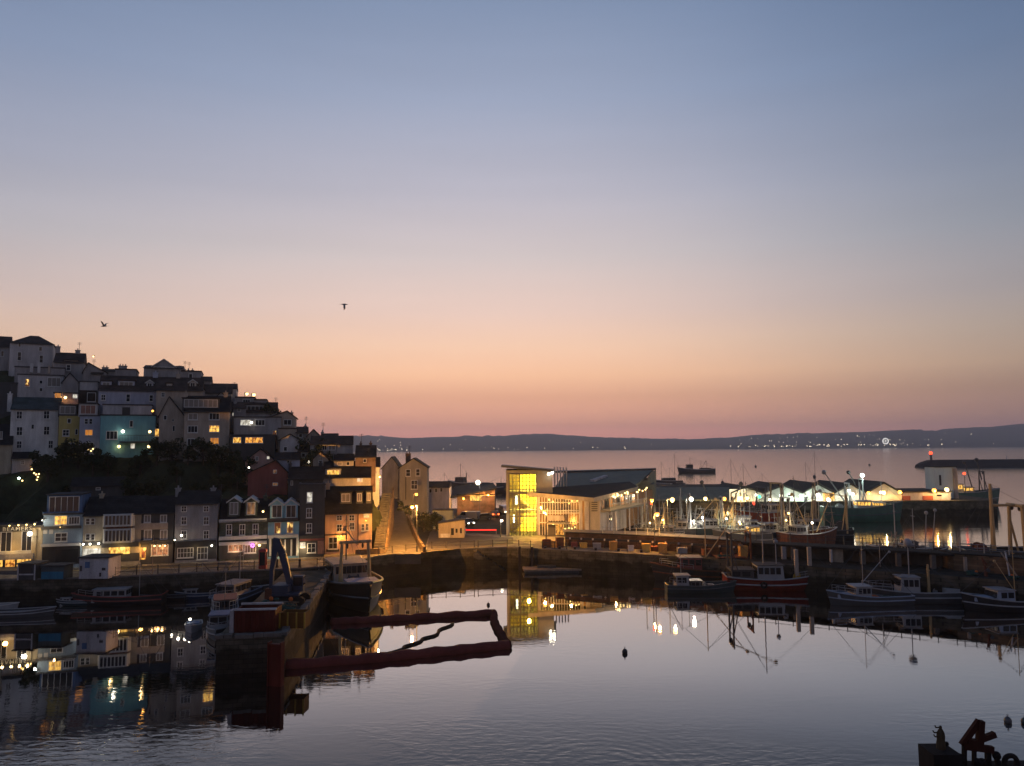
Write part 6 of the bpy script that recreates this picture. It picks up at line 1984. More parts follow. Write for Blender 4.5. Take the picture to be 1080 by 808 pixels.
boat('gear_strewn_trawler', 'trawler strewn with yellowish gear beside the lone orange lamp', 'trawler', 706, 571, hdg(-1, .3), 10.5, 4.2, 3.5, 2.7, 2.9, H_GREY, GO, house=[(-3.6, -1.4, 1.3, 2.0, M_TAN, 2, 'd', .2)],
     gear=[('gantry', .8, 1.6, 7.6, .14, M_BUFF), ('pile', 2.6, 0, 1.0, M_NET), ('pile', -.2, -.4, .9, M_ROPE), ('mast', -2.2, 9.0, .09, M_STEEL), ('winch', 1.8, -.6, .5, M_YEL), ('lattice', -2, 4, 7.0, 8, M_BUFF), ('rail', -5, 5, .9, M_BUFF), ('light', 1.0, -1.6, 4.4, 'y', 260, .18)])
boat('white_masted_boat', 'small pale boat with a T-shaped white mast, next to the restaurant balcony', 'boat', 680, 570, hdg(-1, .3), 7.5, 3.0, 3.0, 2.4, 2.5, H_WHITE, GO, house=[(-1.8, .4, 1.0, 1.8, H_WHITE, 2, 'd', .2)], gear=[('mast', .6, 8.4, .12, H_WHITE), ('mast', -2.0, 7.2, .09, H_WHITE), ('rail', -3, 4, .9, H_WHITE)])
boat('yellow_gantry_trawler', 'trawler with a tall buff-yellow gantry rising behind the pier at the right edge', 'trawler', 0, 0, hdg(1, -.12), 19, 5.8, 4.6, 3.2, 3.4, H_BLACK, GO, at=(76.5, 117, 0), strake=H_GREY, house=[(2.6, 6.2, 1.8, 2.6, M_DARK, 3, 'd', .2)],
     gear=[('mast', -4.6, 13.0, .38, M_BUFF, 0), ('gantry', -1.2, 2.2, 9.8, .3, M_BUFF), ('boom', (-4.6, 0, 9.8), (2.2, -.4, 9.8), .22, M_BUFF), ('rail', -9, -5, .9, M_STEEL), ('boom', (.6, .6, 4), (3.6, .2, 12.0), .1, M_BUFF), ('winch', -6.6, 0, .8, M_RUST), ('pile', -7.8, 0, .9, M_NET)])
boat('lit_cabin_trawler', 'trawler with a brilliantly lit yellow cabin and dark derricks, beyond the pale box tower', 'trawler', 0, 0, hdg(1, -.05), 18, 5.4, 5.4, 4.2, 4.2, H_GREEN, GO, at=(P(1020, 520, 241).x, 241, 0), strake=H_WHITE, house=[(-6.2, -1.8, 2.0, 3.2, M_CREAM, 4, 'y', .2), (-1.2, 1.6, 1.6, 2.2, M_TAN, 2, 'y', .2)],
     gear=[('boom', (2.0, 0, 4), (-1.6, -2.5, 13.6), .18, M_DKSTEEL), ('gantry', 4.6, 1.6, 10.5, .2, M_DKSTEEL), ('boom', (4.6, 0, 8), (3.4, 0, 14.2), .2, M_DKSTEEL), ('rail', 3, 9, .9, M_STEEL), ('mast', -5.6, 12.5, .12, M_DKSTEEL), ('light', -4.5, -2.4, 6.6, 'y', 160, .45)])
boat('pale_gantry_trawler', 'trawler with a pale double gantry, half hidden by the pier, right of the white derrick', 'trawler', 822, 573, hdg(1, .2), 12.0, 4.6, 3.4, 2.4, 2.7, H_TEAL, GO, strake=H_WHITE, house=[(-3.6, -.8, 1.4, 2.2, H_WHITE, 3, 'd', .2)],
     gear=[('gantry', 1.6, 1.7, 8.8, .15, H_WHITE), ('mast', -2.0, 11.0, .09, M_STEEL), ('lattice', -1, 5, 8.0, 8, H_WHITE), ('light', 0.5, -1.7, 4.6, 'y', 220, .2), ('rail', -6, 6, .9, H_WHITE)])
boat('rusty_derrick_trawler', 'rusty trawler with a pair of leaning derricks, left of the one with the net drum', 'trawler', 853, 575, hdg(1, .25), 11.5, 4.6, 3.2, 2.3, 2.6, M_RUST, GO, house=[(-3.4, -.9, 1.4, 2.1, M_OFF, 3, 'd', .2)],
     gear=[('boom', (1.0, -1.2, 2.6), (3.6, -2.4, 9.6), .11, M_BUFF), ('boom', (1.0, 1.2, 2.6), (-1.6, 2.4, 9.6), .11, M_BUFF), ('mast', 1.0, 9.8, .1, M_BUFF), ('lattice', -2, 5, 7.0, 7, M_WOOD), ('light', -.4, -1.7, 4.4, 'w', 160, .2)])
boat('post_masted_boat', 'low boat behind the undercroft showing three pale posts against the lit water', 'boat', 970, 593, hdg(1, .05), 9.0, 3.6, 2.4, 1.9, 2.0, H_BLACK, GO, house=[(-3.0, -1.0, 1.2, 1.6, M_OFF, 2, 'd', .2)],
     gear=[('mast', -.8, 8.6, .1, H_WHITE), ('boom', (1.0, 0, 1.4), (1.5, 0, 8.0), .1, H_WHITE), ('boom', (2.2, 0, 1.6), (3.0, 0, 8.4), .09, H_WHITE), ('rail', -4, 4, .9, M_STEEL)])
boat('dark_crane_boat', 'dark boat with a T-headed pale mast, left of the three pale posts', 'boat', 948, 590, hdg(-1, .1), 9.5, 3.8, 2.4, 1.9, 2.0, H_BLACK, GO, house=[(-2.8, -.8, 1.2, 1.7, M_DARK, 2, 'd', .2)],
     gear=[('mast', .4, 9.2, .13, H_WHITE), ('lattice', -1, 3.5, 5.2, 5, M_WOOD)])
boat('grey_netter', 'grey netting boat with white rails, tucked below the rust-red high-sided trawler', 'boat', 784, 575, hdg(-1, .1), 10.5, 4.0, 3.0, 2.3, 2.5, H_GREY, GO, strake=H_WHITE, house=[(-3.0, -.8, 1.3, 2.0, H_WHITE, 3, 'y', .2)],
     gear=[('lattice', -1, 4.5, 7.0, 8, H_WHITE), ('rail', -5, 5, .9, H_WHITE), ('mast', -1.4, 8.6, .08, M_STEEL), ('light', .8, -1.6, 4.2, 'y', 220, .18)])
boat('slender_masted_netter', 'netting boat with a thicket of pale poles, beside the low orange lamp post', 'boat', 694, 575, hdg(-1, .2), 10.0, 3.8, 3.0, 2.3, 2.5, H_TEAL, GO, house=[(-3.0, -1.0, 1.3, 2.0, M_TAN, 2, 'd', .2)],
     gear=[('lattice', -2, 4.5, 8.5, 10, H_WHITE), ('mast', -.4, 9.6, .09, H_WHITE), ('rail', -5, 5, .9, H_WHITE), ('light', 1.4, -1.5, 4.4, 'y', 200, .16)])
boat('twin_gantry_trawler', 'trawler with two buff gantries and bright deck lights, under the lit cream doorway', 'trawler', 776, 571, hdg(-1, .2), 12.5, 4.6, 3.4, 2.6, 2.8, H_BLACK, GO, house=[(-4.2, -1.8, 1.4, 2.2, M_OFF, 3, 'd', .2)],
     gear=[('gantry', .4, 1.7, 8.8, .13, M_BUFF), ('gantry', 3.4, 1.5, 7.6, .12, M_BUFF), ('lattice', -1, 5, 8.0, 9, M_BUFF), ('mast', -1.8, 10.4, .09, H_WHITE), ('light', 1.8, -1.7, 4.6, 'g', 320, .2), ('light', -.6, -1.7, 4.0, 'w', 200, .16)])
# --- out in the bay
GY = 'craft lying at anchor in the bay'
boat('anchored_ship', 'dark work ship at anchor in the pink bay, above the market hall roof', 'ship', 735, 499, hdg(-1, .05), 25, 7, 4.2, 2.6, 3.2, H_BLACK, GY, house=[(3.0, 7.5, 2.6, 3.8, M_DARK, 4, 'd', .4), (-9.5, -2.0, 2.2, 1.6, M_DARK, 0, 'd', .1)],
     gear=[('mast', 4.6, 11.0, .18, M_BLACK), ('mast', -3.0, 9.0, .16, M_BLACK), ('mast', -7.0, 8.0, .16, M_BLACK), ('boom', (-3, 0, 3), (-6.5, 0, 8.4), .14, M_BLACK), ('pile', -10, 0, 1.4, M_BLACK)])
boat('dark_motor_yacht', 'dark low motor yacht moored just beyond the restaurant roof', 'yacht', 704, 511, hdg(-1, .1), 15, 4.4, 2.6, 1.9, 1.9, H_BLACK, GY, house=[(-4.0, 3.2, 1.7, 2.0, H_GREY, 5, 'd', .8), (-2.6, 1.2, 1.4, 1.4, M_DARK, 3, 'd', .5)], gear=[('mast', -1.0, 8.4, .07, M_DKSTEEL)])
boat('harbour_tug', 'black-hulled tug with a stubby mast, showing above the orange-lit shed', 'tug', 487, 514, hdg(-1, .3), 13, 5, 3.4, 2.2, 2.4, H_BLACK, GY, house=[(-1.5, 3.0, 1.9, 3.2, M_DARK, 3, 'd', .3)], gear=[('mast', .6, 11.5, .14, M_BLACK), ('mast', -2.4, 7.0, .3, M_BLACK)])
boat('stacked_barge', 'dark barge with two square deck blocks, between the orange-lit shed and the yellow stair tower', 'barge', 521, 520, hdg(1, .1), 13, 5, 3.0, 2.4, 2.4, H_BLACK, GY, house=[(-5.2, -2.0, 1.9, 2.6, M_DARK, 0, 'd', .1), (1.0, 5.0, 2.0, 2.2, M_DARK, 0, 'd', .1)], gear=[('mast', 3.0, 7.0, .12, M_BLACK)])
for (px, py, H, lab) in ((699, 512, 15, 'bare-masted yacht beyond the restaurant roof, leftmost of the three close masts'), (713, 511, 20, 'tallest bare-masted yacht beyond the restaurant roof'), (717, 515, 14, 'short bare-masted yacht beyond the restaurant roof, right of the tallest mast'),
                         (734, 520, 9, 'yacht with a thin mast rising from just below the anchored work ship'), (773, 516, 17, 'yacht mast over the first market shed'), (786, 518, 15, 'yacht mast between the first and second market sheds'), (852, 516, 15, 'yacht mast left of the third market shed peak'), (862, 517, 21, 'tall yacht mast right above the third market shed peak'),
                         (470, 523, 12, 'thin yacht mast above the low white range'), (806, 520, 10, 'low yacht mast over the dip between sheds one and two')):
    boat('yacht', lab, 'yacht', px, py, hdg(-1, .3 + (px % 7) * .1), 9.5, 2.8, 1.3, 1.0, 1.0, H_GREY, 'yachts on moorings beyond the quay', house=[(-1.5, 2.0, .9, .6, H_WHITE, 3, 'd', .4)], gear=[('mast', .6, H * .78, .09, M_DKSTEEL), ('boom', (.5, 0, 2), (-3.6, 0, 2.1), .06, M_DKSTEEL)])
for (px, py, r, lab) in ((797, 492.5, 1.0, 'tiny dark mooring buoy in the bay, right of the anchored ship'), (917, 491, 1.0, 'tiny dark mooring buoy in the bay above the floodlit trawler'), (859, 503.5, .9, 'dark mooring buoy in the bay left of the tall yacht mast'), (762, 509.5, .8, 'far buoy between the anchored ship and the first yacht mast')):
    p = G(px, py, 0)
    t = thing('mooring_buoy', lab, 'buoy', (p.x, p.y, 0), 0, 'mooring buoys')
    MB().ball((0, 0, r * .5), r, 10, 7).build('float', M_BLACK, t, True)
    MB().tube((0, 0, r * 1.3), (0, 0, r * 2.4), r * .12, None, 6).ring((0, 0, r * 2.5), r * .22, r * .08).build('ring', M_STEEL, t)
for (px, py, r, m_, lab) in ((1063, 762, .25, H_GREY, 'grey ball buoy near the bottom right corner, half sunk with a dark underside'), (1081, 763, .25, H_TEAL, 'dark ball buoy cut by the right edge of the photo'), (659, 689, .26, M_BLACK, 'lone black float in the open pool below the restaurant'), (515, 638.5, .2, M_BLACK, 'small black float just beyond the corner of the red boom')):
    p = G(px, py, 0)
    t = thing('ball_buoy', lab, 'buoy', (p.x, p.y, 0), 0, 'floats in the near pool')
    MB().ball((0, 0, r * .45), r, 12, 8, (1, 1, 1.15)).build('float', m_, t, True)
    MB().tube((0, 0, r * 1.4), (0, 0, r * 1.9), r * .14, None, 6).ring((0, 0, r * 2.0), r * .22, r * .07).build('ring', M_STEEL, t)
# ------------------------------------------------------------------ lamps
M_OFF = M_OFF_
street_lamp('orange street lamp on a tall dark post at the foot of the climbing road', 435, 534, 119.5, 3.2, 'o', 21000, .24, .7, side=-1)
street_lamp('smaller orange street lamp higher up the climbing road, before the cream gable house', 439, 521, 139, 5.0, 'o', 350, .26, .5, side=1)
street_lamp('yellow-orange lamp post in front of the yellow stair tower entrance', 574, 539.3, 135, 3.2, 'o', 4600, .3, .3, side=-1)
street_lamp('bright warm lamp post whose glow is mirrored in the pool, left of the white-masted trawler', 709, 527, 126, ZU, 'y', 1800, .36, .8, side=1)
street_lamp('tall white lamp post over the white-masted trawler, second of the white pair', 729, 526.5, 130, ZU, 'w', 1400, .36, .8, side=1)
street_lamp('orange lamp on a leaning-armed post, upper one beside the restaurant', 687.5, 527.5, 128, ZU, 'o', 900, .3, 1.2, side=1)
street_lamp('deep orange lamp on a lower post, beneath the upper orange lamp beside the restaurant', 693.2, 542, 119.5, ZQ, 'o', 4200, .32, .5, side=1)
street_lamp('bright white floodlight pole above the roof of the orange-lit shed', 504, 508.8, 179, 3.2, 'w', 500, .5, .4, side=-1)
street_lamp('low white lamp beside the red barrier, left of the stair tower', 529, 549, 139, 3.2, 'w', 130, .24, .2, side=1)
street_lamp('street lamp glowing on the skyline, left of a close pair', 260.5, 415.3, YM(172), 24, 'y', 30, .28, .5, side=1)
street_lamp('street lamp glowing on the skyline, right of a close pair', 267.8, 416.2, YM(171), 24, 'y', 30, .3, .5, side=1)
street_lamp('sodium lamp post at the far right of the stone pier wall', 1078, 596, 97.5, ZQ, 'o', 1000, .2, .4, side=-1)
GL = 'lamps along the market sheds'
sl_ = [(744, 526, 203.5, 'y', 160, .5, 'yellow lamp on the market hall wall, left of the lit cream doorway'), (764, 526, 203.5, 'o', 140, .5, 'amber lamp just left of the lit cream doorway of the first market shed'),
       (780.5, 525, 206.8, 'y', 420, .55, 'lamp blazing inside the cream doorway of the first market shed'), (788, 525, 206.8, 'y', 200, .45, 'lamp on the right post of the lit cream doorway'), (797.8, 522, 207, 'w', 60, .35, 'pale lamp on the slope end of the first market shed'),
       (824, 523.2, 206.5, 'w', 300, .5, 'white lamp in the centre of the second market shed gable'), (845, 523, 206.5, 'g', 600, .5, 'greenish-white lamp in the valley between the second and third market sheds'), (862.5, 522, 206.5, 'w', 420, .55, 'white lamp in the centre of the third market shed gable'),
       (874, 527, 206.5, 'w', 420, .5, 'white lamp inside the loading bay at the right of the third market shed'), (899, 521, 206.5, 'w', 260, .45, 'white lamp behind the leaning boom of the floodlit trawler'), (916, 520, 206.5, 'o', 200, .45, 'amber lamp right of the floodlit gantry'),
       (932, 519.5, 206.5, 'y', 420, .55, 'big warm lamp in the centre of the fifth market shed gable'), (949, 519, 206.5, 'o', 260, .5, 'amber lamp at the right end of the fifth market shed'), (985.2, 517.2, 207.2, 'o', 380, .55, 'amber lamp on the low flat building, just under the pale box tower'),
       (998.5, 516.3, 207.2, 'y', 420, .55, 'warm white lamp at the right end of the low flat building')]
for (px, py, Y, c, pw_, r, lab) in sl_:
    wall_lamp(lab, px, py, Y, c, pw_ * 2.5, r, .6, group=GL)
for (px, py, Y, em, lab) in ((801, 524, 204, E_GREENL, 'green signal lamp between the first and second market sheds'), (795.3, 531, 195, E_REDL, 'red signal lamp above the red-hulled trawler'), (1017, 499.5, 236, E_REDL, 'small red light at the masthead right of the pale box tower'), (687, 531, 126, E_REDL, 'tiny red light under the upper orange lamp beside the restaurant')):
    p = P(px, py, Y)
    rl = .2 if px == 687 else .42
    t = thing('signal_lamp', lab, 'signal lamp', p, 0, 'coloured signal lamps')
    MB().tube((0, 0, -min(5, p.z - 3)), (0, 0, -.3), .08, .08, 6).build('post', M_DKSTEEL, t)
    MB().ball((0, 0, 0), rl, 10, 6).build('lens', em, t, True)
GW = 'lamps on the quayside shops'
for (px, py, Y, c, pw_, r, lab) in ((31.5, 563, 101, 'w', 40, .30, 'big white ball lamp on the cafe front at the left end of the quay'), (10, 554.5, 101, 'y', 20, .09, 'first small spotlight over the cafe lettering'), (19.5, 554, 101, 'y', 20, .1, 'second small spotlight over the cafe lettering'), (28, 553.5, 101, 'y', 24, .1, 'third small spotlight over the cafe lettering'),
                                    (36.5, 553, 101, 'y', 45, .1, 'last small spotlight over the cafe lettering'), (44.5, 549, 101.3, 'w', 60, .05, 'tiny spotlight washing the blue three-storey building white'), (63.5, 556, 101.3, 'y', 10, .04, 'tiny uplight under the yellow window of the blue three-storey building'),
                                    (87.8, 574, 101.8, 'w', 10, .13, 'left spotlight of three above the bright white shop window'), (95, 573.8, 101.8, 'w', 10, .13, 'middle spotlight of three above the bright white shop window'), (104, 573.3, 101.8, 'w', 10, .13, 'right spotlight of three above the bright white shop window'),
                                    (163, 575.8, 102.5, 'y', 8, .12, 'left bulb of three in the glowing bar window'), (168.5, 575.8, 102.5, 'y', 8, .12, 'middle bulb of three in the glowing bar window'), (174, 575.6, 102.5, 'y', 8, .12, 'right bulb of three in the glowing bar window'),
                                    (191.3, 564.8, 104.2, 'w', 9, .15, 'white lamp on the front of the white quoined building'), (184.3, 569.5, 104, 'w', 3, .1, 'pinpoint white lamp at the left corner of the white quoined building'), (223.3, 575.5, 104, 'w', 6, .13, 'pinpoint white lamp at the right end of the dark pub front'),
                                    (273.6, 575, 105.8, 'y', 34, .2, 'warm lamp at the right end of the green stone pub bar'), (277.5, 539.5, 106.6, 'y', 55, .14, 'cream spotlight washing the corner between the green pub and the blue gabled house'), (400.5, 503, 134, 'y', 140, .12, 'yellow alley lamp at the head of the stone stairs'), (360, 565.5, 110, 'o', 170, .1, 'orange lamp over the ground floor of the peach house'),
                                    (386, 549, 110.2, 'o', 120, .07, 'small orange lamp between the windows at the right of the peach house')):
    wall_lamp(lab, px, py, SY(px) - .3 if lab.find('alley') < 0 else 131, c, pw_ * 1.1, r, .35, group=GW)
p = P(266.5, 575.3, SY(266.5) - .5)
t = thing('neon_light', 'purple neon light in the bar of the green stone pub', 'neon light', p, 0)
MB().ring((0, 0, 0), .2, .06, 'Y', 16, 6).build('tube', emit('purple_neon', (.75, .12, 1), 6), t, True)
MB().box(-.25, .25, .06, .1, -.25, .25).build('backplate', M_BLACK, t)
plight((0, -.3, 0), (.75, .15, 1), 8, t, .1)
for s_, px, c_, pw_ in ((shop1, -10, (1, .55, .14), 60), (shop1, 10, (1, .55, .14), 60), (shop1, 27, (1, .55, .14), 60), (shop3, 97, (1, .85, .6), 90), (shop4, 126, (1, .62, .2), 90), (shop5, 151, (1, .5, .12), 90), (shop5, 168, (1, .45, .15), 80), (shop6, 205, (1, .7, .35), 25), (shop7, 248, (1, .5, .25), 70), (shop7, 266, (1, .6, .3), 70), (shop8, 296, (1, .65, .3), 110), (shop9, 320, (1, .7, .35), 120)):
    o = plight((0, 0, 0), c_, pw_, s_, .3)              # bare lamps added outside, standing in for shop window light on the pavement
    o.location = s_.matrix_basis.inverted() @ (P(px, 580, s_.location.y - 1.0))
wall_lamp('left orange lamp added to light the front of the brick shed with the sloping roof', 489, 526, 181.5, 'o', 900, .16, 1.6)  # unseen pair of lamps, added to brighten the dim shed front
wall_lamp('right orange lamp added to light the front of the brick shed with the sloping roof', 515, 522, 181.5, 'o', 900, .16, 1.6)
GHL = 'lamps on the hillside houses'
for (px, py, Y, c, pw_, r, lab) in ((129.5, 455, 140.5, 'w', 18, .26, 'white lamp at the left of the teal house balcony'), (158, 455.3, 140.5, 'y', 20, .24, 'yellow lamp at the right of the teal house balcony'), (125.5, 471, 140.5, 'y', 16, .25, 'lower left yellow lamp under the teal house balcony'), (157, 471, 140.5, 'y', 16, .25, 'lower right yellow lamp under the teal house balcony'),
                                    (69, 419.3, 151.6, 'y', 26, .25, 'yellow lamp beside the orange-lit doorway'), (161, 433.5, 148.5, 'o', 6, .2, 'small orange lamp at the right end of the pale parapet wall'), (265.3, 445.5, 148.6, 'w', 5, .2, 'white light at the right of the pale upper window row'), (325.5, 487.2, 133, 'w', 4, .2, 'single white light on the dark slope above the lit twin dormer'),
                                    (32.5, 492, 133.6, 'o', 10, .1, 'orange lamp at the corner of the small low annex'), (98.5, 376, 172, 'y', 2, .14, 'pinprick light near the top of the falling gable on the skyline'), (262.5, 493.2, 122.6, 'w', 2, .13, 'small white light at the left eave of the dark red house')):
    wall_lamp(lab, px, py, YM(Y), c, pw_, r, .3, group=GHL)
gl = thing('garden_lights', 'loose string of tiny garden lights in the dark below the cream edge house', 'garden lights', P(20, 505, YM(128)), 0)
rr_ = random.Random(4)
for (px, py) in ((1, 506.5), (4, 508), (9, 507), (20, 504.5), (23.5, 507), (33.5, 495), (36, 499), (38, 500.5), (40, 503), (39, 506), (41, 500), (93, 474), (96, 475.5), (98, 473.5)):
    MB().ball(P(px, py, YM(128 if px < 60 else 139)), .13 if px != 20 else .2, 7, 5).build('bulb', E_LAMPY if px != 20 else E_LAMPG, gl, world=True)
MB().path([P(px, py, YM(128)) for px, py in ((1, 506), (9, 507), (20, 504), (33, 495), (40, 503), (39, 506))], .02, 4).build('cable', M_BLACK, gl, world=True)

# ------------------------------------------------------------------ quay furniture
def railing(label, pts, step, name='quay_railing', h=1.1, m=None, zq=ZQ):
    a0 = pts[0]
    t = thing(name, label, 'railing', (a0[0], a0[1], zq), 0, 'railings along the quay edge')
    pm = None
    rails = MB()
    prev = None
    for a, b in zip(pts, pts[1:]):
        L = math.hypot(b[0] - a[0], b[1] - a[1])
        n = max(1, round(L / step))
        for i in range(n + (1 if b is pts[-1] else 0)):
            q = Vector((a[0] + (b[0] - a[0]) * i / n, a[1] + (b[1] - a[1]) * i / n, 0)) - Vector((a0[0], a0[1], 0))
            if pm is None:
                pm = MB().tube((0, 0, 0), (0, 0, h), .075, .06, 7).ball((0, 0, h + .03), .09, 8, 5).build('post', m or M_BLACK, t)
                pm.location = q
            else:
                o = pm.copy()
                COL.objects.link(o)
                o.parent = t
                o.location = q
        for z in (h * .5, h * .93):
            rails.tube((a[0] - a0[0], a[1] - a0[1], z), (b[0] - a0[0], b[1] - a0[1], z), .03, None, 5)
    rails.build('rail', m or M_BLACK, t)
    return t


def off(p, d=.75):
    return (p[0], p[1] + d)


railing('dark post railing along the lit quay edge below the climbing road', [off(q2(398, 586.5)), off(q2(455, 580)), off(q2(500, 578.7))], 2.3)
railing('dark post railing on the lit quay edge in front of the restaurant', [off(q2(504, 578.5)), off(q2(535, 577.5)), off(q2(598, 581))], 2.1)
railing('dim railing on the quay in front of the bay-fronted building and the dark pub', [off(q2(118, 609)), off(q2(186, 605.8))], 2.2)
railing('railing on the quay in front of the green stone pub', [off(q2(205, 605)), off(q2(250, 603)), off(q2(266, 602.5))], 2.2)
railing('short railing at the root of the stone pier', [off(q2(333, 599.2)), off(q2(347, 598))], 1.0)
x0r, x1r = P(800, 575, 113).x, P(1000, 575, 108).x
railing('thin steel railing along the top of the dark undercroft', [pw(x0r, 9.0)[:2], pw((x0r + x1r) / 2, 9.0)[:2], pw(x1r, 9.0)[:2]], 2.2, m=M_DKSTEEL, zq=ZU)
railing('pale railing on top of the timber-boarded wall beside the restaurant', [pw(P(640, 570, 120).x, 8.0)[:2], pw(P(700, 570, 118).x, 8.0)[:2]], 2.0, m=M_STEEL, zq=ZU - .1)
railing('low wire railing on the stone pier wall at the right', [pw(P(1004, 580, 102).x, 8.5)[:2], pw(P(1080, 580, 100).x, 8.5)[:2]], 2.6, m=M_STEEL, zq=ZU + .1)

tb = thing('telephone_box', 'red telephone box on the quay by the pier, under the purple pub light', 'telephone box', (*q2(273.5, 601.5), ZQ), .1)
tb.location.y += 1.4
MB().box(-.45, .45, -.45, .45, 0, .45).box(-.45, -.36, -.45, -.36, .45, 2.2).box(.36, .45, -.45, -.36, .45, 2.2).box(-.45, -.36, .36, .45, .45, 2.2).box(.36, .45, .36, .45, .45, 2.2).box(-.48, .48, -.48, .48, 2.2, 2.42).build('frame', paint('telephone_red', (.34, .03, .02), .5), tb)
MB().box(-.36, .36, -.42, .42, .45, 2.2).build('glazing', M_GLASS, tb)
MB().loft([[Vector((sx * s, sy * s, z)) for sx, sy in ((-1, -1), (1, -1), (1, 1), (-1, 1))] for s, z in ((.48, 2.42), (.42, 2.55), (.25, 2.62))]).build('roof', paint('telephone_red', (.34, .03, .02), .5), tb)
for (px, py, lab) in ((289.5, 600, 'single dark bollard on the quay by the telephone box'), (313.5, 600, 'dark bollard at the left of the pier root, below the brown shop')):
    q = q2(px, py)
    t = thing('bollard', lab, 'bollard', (q[0], q[1] + 1.2, ZQ), 0, 'bollards on the quay')
    MB().tube((0, 0, 0), (0, 0, .15), .26, .24, 12).tube((0, 0, .15), (0, 0, .95), .18, .15, 12).build('post', M_BLACK, t)
    MB().ball((0, 0, 1.0), .22, 12, 6, (1, 1, .7)).build('cap', M_BLACK, t)


def bench(label, px, py):
    q = q2(px, py)
    t = thing('bench', label, 'bench', (q[0], q[1] + 1.6, ZQ), 0, 'benches on the quay')
    MB().box(-.9, .9, -.25, .25, .42, .47).build('seat', M_WOOD, t)
    MB().box(-.9, .9, .22, .28, .55, .95).build('backrest', M_WOOD, t)
    for x in (-.75, .75):
        MB().box(x - .04, x + .04, -.22, .27, 0, .415).build('leg', M_BLACK, t)


bench('dark bench on the quay left of the railing before the green stone pub', 231, 603)


def kiosk(label, x0, x1, yb, yt, dep, m, roofm, parts, name='kiosk'):
    a, b = G(x0, yb, ZQ), G(x1, yb, ZQ)
    Y = (a.y + b.y) / 2
    xa_, xb_ = P(x0, yb, Y).x, P(x1, yb, Y).x
    H = P((x0 + x1) / 2, yt, Y).z - ZQ
    w = (xb_ - xa_) / 2
    t = thing(name, label, 'kiosk', ((xa_ + xb_) / 2, Y + dep / 2, ZQ), 0, 'kiosks on the quay edge')
    MB().box(-w, w, -dep / 2, dep / 2, 0, H - .14).build('wall', m, t)
    MB().box(-w - .18, w + .18, -dep / 2 - .22, dep / 2 + .22, H - .135, H).build('roof', roofm, t)
    for (nm, u0, u1, v0, v1, mm) in parts:
        MB().box(-w + 2 * w * u0, -w + 2 * w * u1, -dep / 2 - .05, -dep / 2 + .03, H * v0, H * v1).build(nm, mm, t)
    return t


kiosk('dark open-fronted kiosk before the cafe', 18, 37, 612, 594, 2.2, M_DARK, M_LEAD, [('post', 0, .07, 0, .92, M_OFF), ('post', .93, 1, 0, .92, M_OFF), ('counter', .1, .9, .3, .38, M_OFF), ('opening', .2, .8, .4, .9, M_BLACK)])
kiosk('low stall with a bright blue tarpaulin front, before the blue three-storey building', 43, 67, 611.5, 596, 2.0, paint('stall_boards', (.08, .10, .10)), M_LEAD, [('tarpaulin', .02, .98, .05, .55, paint('blue_tarpaulin', (.03, .15, .24), .6))])
kiosk('white ticket kiosk with a small blue notice on its front', 83, 114, 610.5, 587.5, 3.0, M_OFF, M_LEAD, [('notice', .2, .36, .5, .78, M_BLUE), ('window', .78, .9, .38, .5, M_BLACK), ('vent', .7, .76, .1, .28, M_BLACK), ('window', .03, .1, .35, .6, M_DKFRAME)])
tag(MB().prism([(q2(-20, 606)[0], 101.2), (q2(18, 606)[0], 101.2), (q2(18, 606)[0], 101.5), (q2(-20, 606)[0], 101.5)], ZQ, ZQ + .5).build('low_wall', M_CONC), 'low concrete kerb wall in front of the cafe windows', 'wall')
hut = thing('cream_hut', 'small cream hut with two dark windows beside the red barrier', 'hut', (P(476, 565, 138).x, 139.5, ZQ), 0)
w = (P(490, 565, 138).x - P(463, 565, 138).x) / 2
H = P(476, 552, 138).z - ZQ
MB().profy([(-w, 0), (w, 0), (w, H + .55), (-w, H - .05)], -1.5, 1.5).build('wall', M_CREAM, hut)
MB().profy([(-w - .2, H - .04), (w + .2, H + .6), (w + .2, H + .75), (-w - .2, H + .1)], -1.75, 1.75).build('roof', M_LEAD, hut)
for u0, u1, z0, z1 in ((-.05, .45, .5, 1.7), (.75, 1.1, .9, 1.6), (1.55, 1.85, .8, 1.7)):
    MB().box(u0, u1, -1.54, -1.45, z0, z1).build('window', M_GLASS, hut)
MB().box(-1.9, -.25, -1.58, -1.45, .1, .75).build('white_board', M_WHITE, hut)
cw = thing('site_container', 'pale green-white flat-topped store behind the cream hut', 'container', (P(467, 552, 153).x, 154.2, 3.0), 0)
w = (P(478, 550, 153).x - P(457, 550, 153).x) / 2
MB().box(-w, w, -1.2, 1.2, 0, P(467, 538.5, 153).z - 3.0).build('wall', paint('pale_green_sheet', (.42, .46, .36)), cw)
MB().box(-w - .1, w + .1, -1.3, 1.3, P(467, 538.5, 153).z - 2.997, P(467, 537.5, 153).z - 3.0).build('roof', M_LEAD, cw)
MB().box(-w * .55, -w * .5, -1.25, -1.19, 0, 2.6).build('drain_pipe', M_DKSTEEL, cw)
ba = thing('trail', 'long red-lit barrier drawn as a solid glowing bar, between the hut and the stair tower', 'trail', (P(490, 559, 144).x, 144, ZQ), 0)
MB().box(-.25, .25, -.25, .25, 0, 1.1).build('pedestal', M_GREY, ba)
L = P(523.5, 559, 144).x - P(490, 559, 144).x
zb = P(505, 558.8, 144).z - ZQ
MB().box(.2, L, -.32, -.26, zb - .1, zb + .1).build('arm', emit('red_trail_glow', (1, .035, .03), 1.3), ba)  # glowing bar made up to stand in for a streak of red light
MB().box(L - .08, L + .04, -.36, -.22, 0, zb - .105).build('rest_post', M_GREY, ba)

